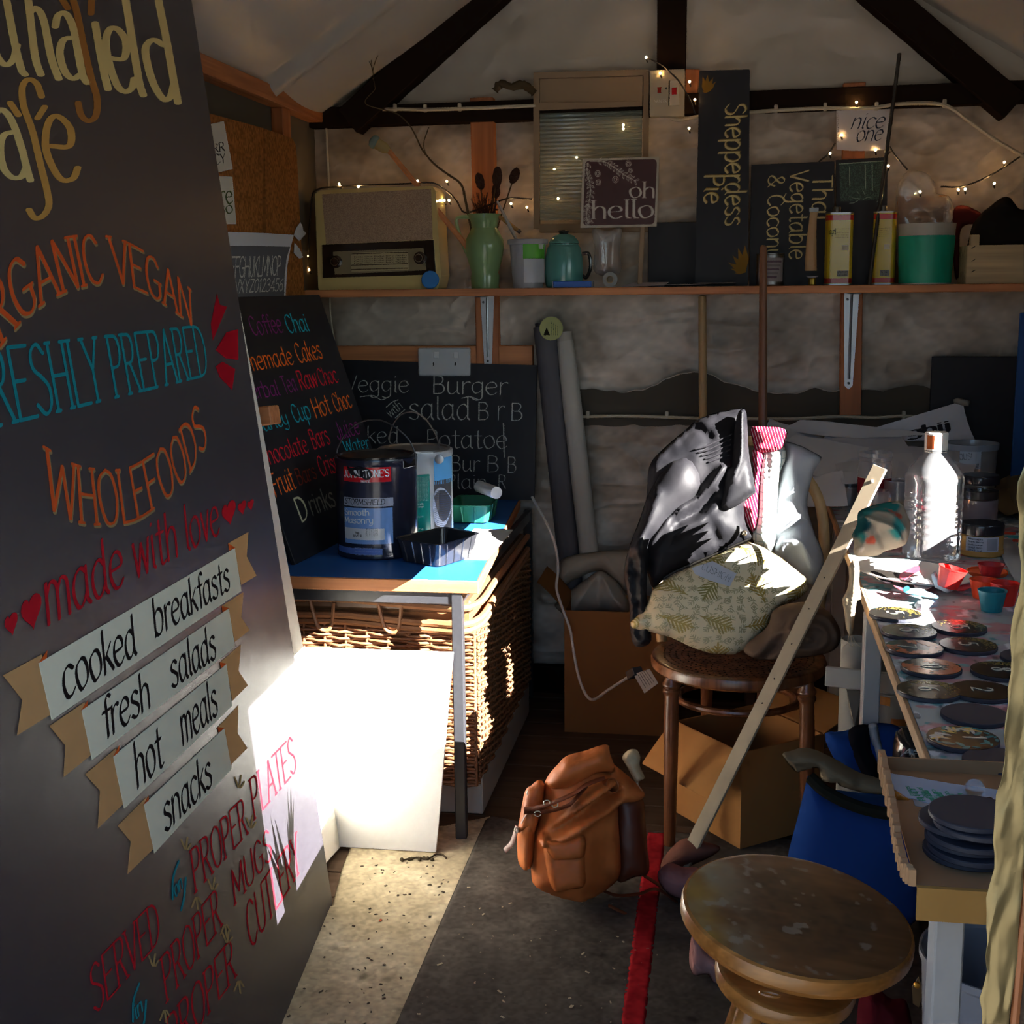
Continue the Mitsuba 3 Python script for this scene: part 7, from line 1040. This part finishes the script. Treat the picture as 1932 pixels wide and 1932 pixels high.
write(pg, on(PGp, 0.013), 'ghij', zx(905, 1020, 1195, 962), zx(905, 962), '#2b2b30', w=14, r=0.6, ang=10); part(pg, 'tape', puff(on(PGp, 0.004), zx(1210, 765, 1240, 752, 1325, 770, 1318, 812, 1270, 805, 1215, 790), 0.005, 0.002, 0.01, 0.005, smooth_outline=False), 'paper', '#8a867e', True)
a, b = aty(1757, 672, 4.05), aty(1990, 900, 4.05); solo('black_board', 'large plain black board standing on the workbench in the back right corner', 'board', bx(a[0], XR - 0.05, 4.036, 4.044, T1, a[2]), 'chalkboard'); a = aty(1922, 590, 4.04); solo('blue_folder', 'blue card folder edge at the right end under the shelf', 'folder', bx(a[0], a[0] + 0.06, 4.02, 4.03, T1, a[2]), 'satin', '#1f4f8f')
for k, q in enumerate((((1880, 1030), (1960, 985), (2010, 1080), (1920, 1110)), ((1850, 940), (1950, 900), (2000, 940), (1900, 975)))):
    cs = [atz(*v, T1 + 0.002 + 0.02 * k) for v in q]; key = loose_paper('striped_card' if k == 0 else 'brown_paper', ('white card with red and teal diagonal stripes at the right edge', 'crumpled brown kraft paper behind the gold jar')[k], cs, 0, ('#a8adb0', '#6f624c')[k], 0.01, seed=40 + k)
    if k == 0:
        LP_ = on(level(T1 + 0.002), 0.022)
        for j in range(7): ink(key, LP_, [zw(1700 + 46 * j, 1045 + 36 * j, 1800 + 40 * j, 1050 + 36 * j)], 5, ('#b94a3f', '#3f8f98')[j % 2], name='painted_stripe', z=0.0)
solo('brown_paper', 'rumpled brown kraft paper heap in the back right of the workbench', 'paper', puff(on(level(T1), 0.0), [v for q in ((1860, 870), (1940, 850), (2040, 900), (2020, 980), (1930, 985), (1890, 940)) for v in q], 0.05, 0.0, 0.08, 0.012, rough=0.02, rfreq=14), 'paper', '#6f6450', True)
# under the bench: tubes, tin, cool bag, cloth
a, b = aty(1616, 1200, 2.76), aty(1616, 1400, 2.76); tbp = thing('paper_tube', 'pale paper tube standing under the workbench behind its leg', 'tube'); part(tbp, 'tube', lathe([(0, 0), (0.030, 0), (0.030, a[2] - 0.012), (0.0285, a[2] - 0.012), (0.0285, 0.01)], 32, (a[0], 2.78, 0.0005)), 'matte', '#a09a8e')
solo('paper_cone', 'cut paper scrap leaning against the pale paper tube', 'paper', hull([aty(*q, d) for q, d in (((1597, 1300), 2.70), ((1626, 1304), 2.70), ((1625, 1372), 2.68), ((1612, 1370), 2.66), ((1600, 1330), 2.69))] + [aty(*q, 2.705) for q in ((1597, 1300), (1626, 1304), (1612, 1372))]), 'paper', '#77706480'[:7])
c = aty(1684, 1375, 2.75); tn = thing('orange_label_tin', 'white tin with orange labels under the workbench', 'tin'); h_ = aty(1684, 1288, 2.75)[2] - 0.02; part(tn, 'body', lathe([(0, 0), (0.062, 0), (0.064, 0.004), (0.063, 0.008), (0.063, h_ - 0.01), (0.066, h_ - 0.006), (0.066, h_), (0.058, h_ - 0.003), (0, h_ - 0.003)], 40, (c[0] + 0.012, 2.81, 0.0008)), 'satin', '#77756f'); KO = Cyl((c[0] + 0.012, 2.81, 0.0008), 0.0632)
zr7 = lambda *q: Z(1560, 1160, 6.44, q); cflat(tn, KO, 'orange_label', zr7(650, 985, 770, 1110), '#a86c25', 0.0006); cflat(tn, KO, 'orange_label', zr7(780, 1260, 960, 1350), '#9c5a22', 0.0006)
cb = thing('blue_cool_bag', 'large blue insulated bag with black and white striped lid under the workbench', 'bag'); CBP = Plane((0, 2.20, 0.0005), (1, 0, 0), (0, 0.10, 1)); zs3 = lambda *q: Z(1460, 1380, 3.5, q)
part(cb, 'body', puff(CBP, zs3(225, 290, 400, 400, 600, 430, 800, 440, 1000, 440, 1000, 1200, 700, 1450, 120, 1450, 70, 1000, 100, 780, 170, 520), 0.07, 0.14, 0.12, 0.014, smooth_outline=False), 'cloth', '#22407f', True)
part(cb, 'rim', tube(spline([CBP.hit(*q) + CBP.n * (0.03 + 0.02 * k) for k, q in enumerate(zs3(235, 275, 330, 345, 500, 410, 700, 440, 980, 445).reshape(-1, 2))], 6), 0.011, 8), 'cloth', '#23241f')
LDp = Plane((0, 2.36, 0.0), (1, 0, 0), (0, 0.35, 1)); part(cb, 'lid', puff(LDp, zr7(-20, 1440, 120, 1420, 260, 1400, 500, 1330, 620, 1312, 850, 1345, 1000, 1500, 1200, 1720, 1150, 2000, 700, 2050, 200, 1850, 30, 1640), 0.035, 0.05, 0.06, 0.010), 'cloth', '#22407f', True)
part(cb, 'black_stripe', puff(on(LDp, 0.030), zr7(265, 1402, 505, 1330, 520, 1500, 600, 1720, 640, 1980, 480, 2000, 330, 1720), 0.010, 0.004, 0.012, 0.010), 'cloth', '#17181c', True); part(cb, 'white_stripe', puff(on(LDp, 0.032), zr7(505, 1338, 612, 1320, 640, 1480, 715, 1740, 690, 1900, 640, 1900, 590, 1700, 530, 1500), 0.012, 0.004, 0.010, 0.008), 'cloth', '#a5a8ac', True)
solo('khaki_cloth', 'twisted khaki cloth lying over the rim of the blue bag', 'cloth', puff(on(CBP, 0.075), zs3(55, 150, 110, 130, 180, 108, 270, 120, 400, 180, 560, 268, 740, 330, 740, 410, 600, 405, 450, 365, 400, 330, 320, 330, 290, 240, 190, 262, 140, 262), 0.03, 0.03, 0.03, 0.007, ridges=[(zs3(70, 160, 200, 150, 330, 200, 500, 300), 0.014, 0.008), (zs3(150, 240, 250, 190, 300, 200), -0.012, 0.006), (zs3(300, 240, 380, 300, 400, 330), 0.012, 0.006)], rough=0.008, rfreq=25), 'cloth', '#6c6250', True)
blk = thing('black_carrier_bag', 'black carrier bag with white lettering beneath the workbench', 'bag'); BKp = Plane((0, 2.10, 0.0), (1, 0, 0), (0, 0.05, 1)); part(blk, 'bag', puff(BKp, zr7(840, 1420, 1000, 1380, 1180, 1450, 1300, 1750, 1300, 2300, 800, 2300, 790, 1800), 0.05, 0.06, 0.08, 0.012, rough=0.01), 'gloss', '#17181b', True); write(blk, on(BKp, 0.055), 'As', zr7(890, 1715, 1120, 1680), zr7(910, 1640), '#9a9a98', w=10, r=0.6, slant=0.3)

solo('storage_box', 'grey box added out of view by the window to keep sun off the workbench', 'box', bx(0.84, 0.965, 1.12, 2.02, T1, 1.145, 0.006), 'grey_paint')  # unseen box, added to keep window sun off bench and tray

# plants by the window, outside the frame: the spiky one shadows the banner board; the leafy one is added to shade rag and cushion
def plant(label, c, z0, zs, spread, n, ln, wd, seed, spiky=False):
    r = np.random.default_rng(seed); t = thing('potted_plant', label, 'plant'); part(t, 'pot', shell([(0, 0), (0.035, 0), (0.045, 0.075), (0.048, 0.08)], 0.003, 28, (c[0], c[1], z0)), 'matte', '#8a5a42'); out = []
    if not spiky: part(t, 'stem', tube(spline([(c[0], c[1], z0 + 0.01), (c[0] + 0.01, c[1], (z0 + zs[0]) / 2), (c[0], c[1], zs[1] - 0.03)], 6), 0.004, 7), 'matte', '#4c5a30')
    for k in range(n):
        if spiky: a = np.array([c[0] + r.normal(0, 0.01), c[1] + r.uniform(-1, 1) * 0.03, z0 + 0.03]); b = a + [r.normal(0, 0.02), (k / (n - 1) - 0.5) * 2 * spread, r.uniform(0.8, 1.1) * ln]
        else: a = np.array([c[0], c[1], r.uniform(*zs)]); th_ = r.uniform(0, 2 * np.pi); b = a + np.array([math.cos(th_) * spread, math.sin(th_) * spread, r.normal(0.0, 0.03)]) * r.uniform(0.5, 1.0)
        d = b - a; side = unit(np.cross(d, r.normal(0, 1, 3) if not spiky else [1, 0, 0])) * wd; m_ = a + d * (0.45 if not spiky else 0.3)
        v = [a, a + d * 0.2 + side * 0.7, m_ + side, b, m_ - side, a + d * 0.2 - side * 0.7]; out.append(TM(v, [(0, 1, 5), (1, 2, 4), (1, 4, 5), (2, 3, 4)]))
    part(t, 'foliage', cat(*out), 'matte', '#3f5a2c', False, stuff=True)
plant('leafy potted plant added out of view on the workbench to shade the cushion', (0.72, 2.46), T1, (1.0, 1.22), 0.14, 190, 0, 0.034, 11)
plant('spiky potted plant on the added box by the window', (0.90, 1.24), 1.1455, None, 0.12, 8, 0.20, 0.016, 12, True)

# ---------------------------------------------------------------- foreground: cardboard tray, stool, door post, rags, litter on the floor
TY = Plane((0, 0, BZ + 0.0008), (1, 0, 0), (0, 1, 0)); ty = thing('cardboard_tray', 'torn cardboard tray on the near end of the workbench', 'tray'); zy = lambda *q: Z(1640, 1380, 5.086, q)
f0, b0 = TY.hit(*zy(455, 1500)), TY.hit(*zy(150, 390)); xr = 0.62; hf = 0.036; CBD = '#9c7a5a'
part(ty, 'base', hull([(f0[0], f0[1], z) for z in (BZ + 0.0008, BZ + 0.004)] + [(xr, f0[1] - 0.0, z) for z in (BZ + 0.0008, BZ + 0.004)] + [(xr, b0[1], z) for z in (BZ + 0.0008, BZ + 0.004)] + [(b0[0], b0[1], z) for z in (BZ + 0.0008, BZ + 0.004)]), 'matte', CBD)
part(ty, 'front_flap', hull([(x, f0[1] - d - 0.0005, BZ + 0.004 - z) for x in (f0[0], xr) for d, z in ((0, 0), (0.004, 0.001), (0.006, hf), (0.002, hf))]), 'matte', '#a57c46')
hb_ = aty(*zy(700, 275), b0[1])[2] - BZ; u = np.linspace(0, 1, 30); lower = np.where(u < 0.2, 0.0, np.where(u < 0.42, 0.004, np.where(u < 0.47, 0.002, 0.006)))
part(ty, 'back_wall', hull([(x, b0[1] + d, BZ + z) for x in (b0[0], xr) for d, z in ((0.0005, 0.001), (0.004, 0.001), (0.0005, hb_), (0.004, hb_))]), 'matte', CBD)
eg = [TY.hit(*q) for q in zy(150, 390, 200, 600, 270, 900, 310, 1150, 380, 1400, 455, 1500).reshape(-1, 2)]; n_ = 44; s_e = spline(eg, 9); rr_ = np.random.default_rng(5); hts = 0.020 + 0.012 * np.clip(1 - np.linspace(0, 1.4, len(s_e)), 0, 1) + rr_.normal(0, 0.0016, len(s_e))
part(ty, 'torn_wall', cat(*[hull([(a[0] + d, a[1], BZ + z) for a, h in ((s_e[i], hts[i]), (s_e[i + 1], hts[i + 1])) for d in (-0.0075 - 0.002 * (i % 3 == 0), -0.001) for z in (0.002, h)]) for i in range(len(s_e) - 1)]), 'matte', '#b38c68', False)
TB = TY.o[2] + 0.0034; TL = Plane((0, 0, TB), (1, 0, 0), (0, 1, 0))
pn = thing('handwritten_page', 'white page with green handwriting lying in the cardboard tray', 'paper'); part(pn, 'sheet', TL.put(ext(poly(TL.pts(zy(158, 402, 400, 440, 800, 510, 1300, 575, 1340, 790, 1000, 770, 690, 735, 420, 650, 330, 640, 240, 560))), 0.0008, 0.0003)), 'paper', '#aeb9c9', False)
for k in range(6): write(pn, TL, ('a to b list', 'more jobs', 'paint all', 'new signs', 'order ink', 'call back')[k], zy(390 + 125 * k, 560 + 18 * k, 480 + 125 * k, 680 + 14 * k), zy(440 + 125 * k, 540 + 18 * k), '#4fa07a', name='handwriting', w=6, r=0.7, z=0.0013); write(pn, TL, ('sand', 'prime', 'dry', 'coat', 'letter', 'done')[k], zy(345 + 125 * k, 530 + 18 * k, 400 + 125 * k, 630 + 14 * k), zy(385 + 125 * k, 520 + 18 * k), '#5aa884', name='handwriting', w=6, r=0.7, z=0.0013)
solo('folded_card', 'pale folded card half under the handwritten page', 'card', TL.put(ext(poly(TL.pts(zy(420, 655, 800, 745, 760, 775, 440, 715))), 0.0003, 0.0)), 'paper', '#9fa0a0', False)
solo('orange_wrapper', 'crumpled orange wrapper in the back left corner of the tray', 'wrapper', puff(Plane((0, TL.hit(*zy(300, 640))[1], TB), (1, 0, 0), (0, 0.7, 0.7)), zy(190, 600, 240, 555, 310, 600, 400, 660, 385, 710, 330, 690, 250, 680, 200, 640), 0.010, 0.004, 0.012, 0.004, smooth_outline=False), 'gloss', '#b5742a', True)
a, b = TL.hit(*zy(1165, 720)), TL.hit(*zy(480, 880)); r_ = 0.0053; a[2] = b[2] = TB + r_ + 0.0015; d = unit(b - a); pc_ = thing('black_pencil', 'chunky black pencil lying in the cardboard tray', 'pencil')
L_ = np.linalg.norm(b - a); part(pc_, 'barrel', tube([a, a + d * (L_ - 0.027)], r_, 6), 'gloss', '#15161f', False); part(pc_, 'end', rod(a - d * 0.0004, a, r_ * 0.9, 12), 'satin', '#5a4a45'); part(pc_, 'sharpened_wood', tube([a + d * (L_ - 0.0268), a + d * (L_ - 0.009)], [r_ * 0.97, r_ * 0.42], 12), 'satin', '#8d5a40'); part(pc_, 'lead', tube([a + d * (L_ - 0.0088), b], [r_ * 0.42, r_ * 0.12], 10), 'satin', '#2a2326')
c = TL.hit(1852, 1650); c[1] += CRD + 0.002; zt0 = TB + 0.0006
for k in range(7):
    o_ = rng.normal(0, 0.004, 2) + ([-0.012, 0.012] if k == 4 else [0, 0]); t = solo('slate_coaster', ('bottom dark slate coaster of the stack in the tray', 'dark slate coaster second from the bottom of the stack', 'dark slate coaster third from the bottom of the stack', 'dark slate coaster in the middle of the stack', 'dark slate coaster jutting left out of the stack', 'dark slate coaster second from the top of the stack', 'top dark slate coaster of the stack in the tray')[k], 'coaster', lathe([(0, 0), (CRD - 0.001, 0), (CRD, 0.001), (CRD, 0.0053), (CRD - 0.001, 0.0063), (0, 0.0063)], 56, (c[0] + o_[0], c[1] + o_[1], zt0 + 0.0068 * k)), 'slate', group='stack of slate coasters in the tray')
c = TL.hit(*zy(1125, 890)); c[2] = TB + 0.013; c[1] += 0.075; solo('glass_bauble', 'small clear glass ball behind the stack of coasters', 'ball', mv(trimesh.creation.icosphere(3, radius=0.0115), c), 'water', smooth=True)

# stool
pmat('stool_wood', grain('#8a5526', '#b5793c', 'x'), 0.30, specular=0.6)
sl_ = thing('round_stool', 'low round wooden stool with worn stained seat in the foreground', 'stool'); SPc = np.array([0.109, 1.654, 0.491]); SN_ = unit([0.13, -0.068, 1]); ST = Plane(SPc, (1, 0, -0.13), np.cross(SN_, unit([1, 0, -0.13])))
SR_ = 0.154; rr, tt_ = np.meshgrid(np.linspace(0.0005, SR_ - 0.006, 70), np.linspace(0, 2 * np.pi, 240, endpoint=False), indexing='ij'); top_ = sheet(np.stack([rr * np.cos(tt_), rr * np.sin(tt_), np.where(rr > SR_ - 0.012, -0.0006 * ((rr - SR_ + 0.012) / 0.006) ** 2, 0.0)], -1), True)
def stool_colours(p):
    x, y = p[:, 0:1], p[:, 1:2]; r = np.hypot(x, y); q = p * [1, 1, 0]; f = lambda k, s, o=3: meshkit.fbm(q * np.asarray(k), o, s)[:, None]; st = lambda a, b, v: np.clip((v - a) / (b - a), 0, 1); mx = lambda c, h, t: c + (C(h) - c) * t; w = f((28, 28, 0), 2)
    c = mx(np.tile(C('#5d3c22'), (len(p), 1)), '#7d5330', f((12, 95, 0), 1)); c = mx(c, '#8a8468', st(-0.02, -0.11, x + (w - 0.5) * 0.1) * st(0.35, 0.6, w) * 0.85); c = mx(c, '#96752b', st(-0.085, -0.115, x) * st(0.4, 0.6, f((18, 18, 0), 9, 2)) * 0.9)
    c = mx(c, '#2e241d', st(0.125, 0.06, r + (w - 0.5) * 0.09) * (0.35 + 0.6 * f((90, 90, 0), 4, 2))); return mx(c, '#93907f', st(0.74, 0.78, f((60, 60, 0), 6, 2)) * 0.5)
mat('waxed', rough=0.38, specular=0.4); part(sl_, 'seat_top', ST.put(top_), 'waxed', stool_colours(np.asarray(top_.vertices)), True)
part(sl_, 'seat_rim', ST.put(lathe([(SR_ * 0.5, -0.034), (SR_ - 0.022, -0.034), (SR_ - 0.008, -0.030), (SR_, -0.020), (SR_, -0.009), (SR_ - 0.002, -0.003), (SR_ - 0.006, -0.0007), (SR_ - 0.0065, -0.006), (SR_ * 0.5, -0.006)], 72)), 'stool_wood')
part(sl_, 'handle_slot', ST.put(mv(tube([[0.012 * math.cos(t_) - 0.035, 0.004 * math.sin(t_), 0] for t_ in np.linspace(0, 2 * np.pi, 20)[:-1]], 0.002, 6, closed=True), t=(0.0, -SR_ - 0.0, -0.030))), 'stool_wood')
q = ST.w(0, 0, -0.034); lo = q - SN_ * 0.062; R2_ = 0.092; part(sl_, 'turned_collar', ST.put(lathe([(0, -0.0898), (0.045, -0.0898), (0.050, -0.070), (0.05, -0.036), (0.056, -0.0345), (0, -0.0345)], 40)), 'stool_wood')
lc_ = aty(1495, 1830, 1.60); part(sl_, 'lower_disc', ST.put(lathe([(0, -0.122), (R2_ - 0.008, -0.122), (R2_ + 0.001, -0.114), (R2_ + 0.003, -0.104), (R2_, -0.095), (R2_ - 0.006, -0.091), (0, -0.090)], 56)), 'stool_wood')
ft = [(SPc[0] - 0.16, SPc[1] - 0.14), (SPc[0] + 0.17, SPc[1] - 0.15), (SPc[0] + 0.14, SPc[1] + 0.16), (SPc[0] - 0.13, SPc[1] + 0.16)]
for x, y in ft:
    dxy = unit([x - SPc[0], y - SPc[1], 0]); t0 = ST.w(0, 0, -0.1225) + dxy * 0.055; part(sl_, 'leg', tube([t0 + [0, 0, -0.002], t0 * 0.6 + np.array([x, y, 0.0165]) * 0.4, [x, y, 0.0165]], [0.019, 0.018, 0.014], 14), 'stool_wood')
# rags round the stool
solo('pink_rag', 'dusty pink rag on the floor behind the stool seat', 'rag', puff(Plane((0, 2.62, 0.016), (1, 0, 0), (0, 0.3, 0.9)), (1240, 1650, 1262, 1628, 1290, 1636, 1320, 1640, 1330, 1690, 1290, 1696, 1258, 1684), 0.05, 0.02, 0.05, 0.008, rough=0.008, rfreq=18), 'cloth', '#8a6263', True)
solo('brown_rag', 'brown cloth scrap caught under the leaning batten', 'rag', puff(Plane((0, 2.74, 0.016), (1, 0, 0), (0, 0.3, 0.9)), (1246, 1640, 1258, 1610, 1290, 1582, 1330, 1588, 1360, 1600, 1330, 1622, 1280, 1640), 0.03, 0.02, 0.03, 0.008, rough=0.008, rfreq=22), 'cloth', '#6f4a40', True)
solo('pink_cloth', 'crumpled pink cloth on the rug beside the stool leg', 'cloth', puff(Plane((0, 2.30, 0.016), (1, 0, 0), (0, 0.35, 0.9)), (1304, 1770, 1312, 1764, 1340, 1800, 1375, 1810, 1376, 1840, 1350, 1856, 1335, 1838, 1310, 1840, 1300, 1815), 0.03, 0.02, 0.03, 0.006, ridges=[((1312, 1768, 1345, 1810, 1365, 1850), 0.012, 0.006), ((1305, 1810, 1330, 1835), 0.01, 0.006)], rough=0.006, rfreq=30), 'cloth', '#a67a74', True)
solo('burgundy_cloth', 'burgundy cloth heaped under the workbench right of the stool', 'cloth', puff(Plane((0, 1.95, 0.016), (1, 0, 0), (0, 0.3, 0.9)), (1622, 1876, 1650, 1862, 1680, 1884, 1712, 1892, 1716, 1990, 1625, 1990), 0.04, 0.03, 0.04, 0.008, ridges=[((1640, 1870, 1645, 1960), 0.014, 0.008), ((1670, 1885, 1690, 1970), 0.012, 0.008)], rough=0.008, rfreq=25), 'cloth', '#5a1f28', True)
mt = thing('metal_latch', 'small brass latch plate glinting under the workbench beside the burgundy cloth', 'latch'); ML = Plane((0, 1.80, 0.05), (1, 0, 0), (0, 0.2, 1)); part(mt, 'plate', ML.put(ext(poly(ML.pts((1733, 1842, 1742, 1870, 1733, 1900, 1722, 1892, 1720, 1862))), 0.003)), 'metal', '#6a5a44'); part(mt, 'stud', ML.put(mv(lathe([(0, 0), (0.005, 0), (0.004, 0.004), (0, 0.005)], 16), t=(*ML.px(1729, 1857), 0.0031))), 'metal', '#b5863a'); part(mt, 'bracket', bx(*(lambda q: (q[0] - 0.01, q[0] + 0.014, 1.812, 1.83))(ML.hit(1731, 1880)), 0.0005, 0.13), 'metal', '#3a342e')
# things under the near end of the bench
a = aty(1850, 1800, 1.62); wj = thing('white_enamel_bucket', 'white bucket splashed with black paint under the near end of the workbench', 'bucket'); part(wj, 'bucket', shell([(0, 0), (0.085, 0), (0.105, 0.40), (0.109, 0.405), (0.109, 0.415)], 0.003, 44, (a[0] + 0.05, 1.72, 0.0005)), 'satin', '#8d8d94'); KB = Cyl((a[0] + 0.05, 1.72, 0.0005), 0.103)
for q in ((-0.06, 0.2, 0.03, 0.02), (-0.03, 0.16, 0.022, 0.05), (-0.065, 0.11, 0.02, 0.03)): part(wj, 'paint_splash', Cyl((a[0] + 0.05, 1.72, 0.0005), 0.0865 + 0.05 * q[1] + 0.004).patch(q[0] - q[2] * 0.5, q[0] + q[2] * 0.5, q[1] - q[3], q[1] + q[3], 0.0), 'gloss', '#15161a', True)
# door post with foil strip
pt0, pt1 = aty(1924, 1380, 0.965), aty(1876, 1932, 0.965); d = unit(pt0 - pt1); A0 = pt1 - d * (pt1[2] / d[2] - 0.0); A1 = pt1 + d * 1.0; A0[2] = 0.001; A0[:2] = (pt1 - d * (pt1[2] - 0.001) / d[2])[:2]
pmat('post_wood', grain('#2c1b11', '#54351f', 'z', 0.8), 0.55)
dp = thing('door_post', 'dark wooden door post edged with crumpled pale foil in the near right corner', 'post'); part(dp, 'post', hull([p_ + [dx, dy, 0] for p_ in (A0, A1) for dx in (0.006, 0.075) for dy in (0, 0.05)]), 'post_wood')
v = np.linspace(0, 1, 150); u = np.linspace(0, 1, 9); base = A0 + (A1 - A0) * v[:, None]; rr = np.stack([base + np.array([-0.0125 + 0.022 * uu, -0.004, 0]) for uu in u], 1); cr = ngrid(rr * [3, 3, 1], 0.007, 28.0, 4)[..., :2]; rr[..., 0] += cr[..., 0] * np.linspace(1, 0.6, 9); rr[..., 1] -= np.abs(cr[..., 1]); mat('strip_foil', '#8f7f58', 0.34, metallic=0.6); part(dp, 'foil_strip', sheet(rr, thick=0.0008), 'strip_foil', None, True)
part(dp, 'edge_bead', tube([A0 + [0.014, -0.003, 0], A1 + [0.014, -0.003, 0]], 0.0035, 8), 'pine_z')

# litter on the rugs
def chip(x, y, s, z): a_ = rng.uniform(0, 2 * np.pi); m = cbox(s, s * rng.uniform(0.3, 0.7), 0.0014, 0.0005); m.apply_transform(trimesh.transformations.rotation_matrix(a_, [0, 0, 1])); m.apply_translation([x, y, z + 0.001]); return m
cp = [chip(*(atz(x, y, 0.0145)[:2]), s, 0.0146) for x, y, s in ((884, 1675, 0.008), (905, 1715, 0.006), (912, 1726, 0.009), (963, 1705, 0.008), (948, 1712, 0.006), (830, 1820, 0.014), (896, 1855, 0.008), (943, 1872, 0.013), (950, 1890, 0.010), (1078, 1900, 0.010), (1075, 1884, 0.006), (1100, 1800, 0.010), (1108, 1835, 0.010), (1152, 1892, 0.008), (1165, 1768, 0.006), (1176, 1778, 0.006), (1222, 1790, 0.006), (1158, 1828, 0.006), (790, 1914, 0.007), (948, 1920, 0.010))] + [chip(rng.uniform(-0.53, -0.1), rng.uniform(2.1, 2.9), rng.uniform(0.002, 0.004), 0.0146) for _ in range(60)]
solo('rug_litter', 'pale wood chips and crumbs scattered over the dark rug', 'litter', cat(*cp), 'matte', '#a3937c', False, stuff=True)
cp = [chip(*q, s, 0.0062) for q, s in [((rng.uniform(-0.80, -0.58), rng.uniform(2.05, 2.75)), rng.uniform(0.003, 0.008)) for _ in range(90)]]; solo('carpet_litter', 'dark crumbs and bits scattered over the beige carpet', 'litter', cat(*cp), 'matte', '#4b4238', False, stuff=True)
c = atz(718, 1737, 0.0063); solo('red_leaf_bit', 'single reddish dry leaf bit on the beige carpet', 'leaf', chip(c[0], c[1], 0.011, 0.0062), 'matte', '#8a4a35', False)
tg = [atz(x, y, 0.010) for x, y in ((757, 1623), (775, 1620), (790, 1618), (808, 1620), (822, 1612), (834, 1612), (842, 1619))]; dtw = thing('dry_twig', 'small dry twig lying on the carpet below the white board', 'twig'); part(dtw, 'stem', tube(spline(tg, 5), 0.0022, 6), 'matte', '#3d352a'); part(dtw, 'bud', cat(*[mv(trimesh.creation.icosphere(1, radius=0.0045), t_ + rng.normal(0, 0.004, 3) * [1, 1, 0.2]) for t_ in tg[:4] * 2]), 'matte', '#3f382b', False)
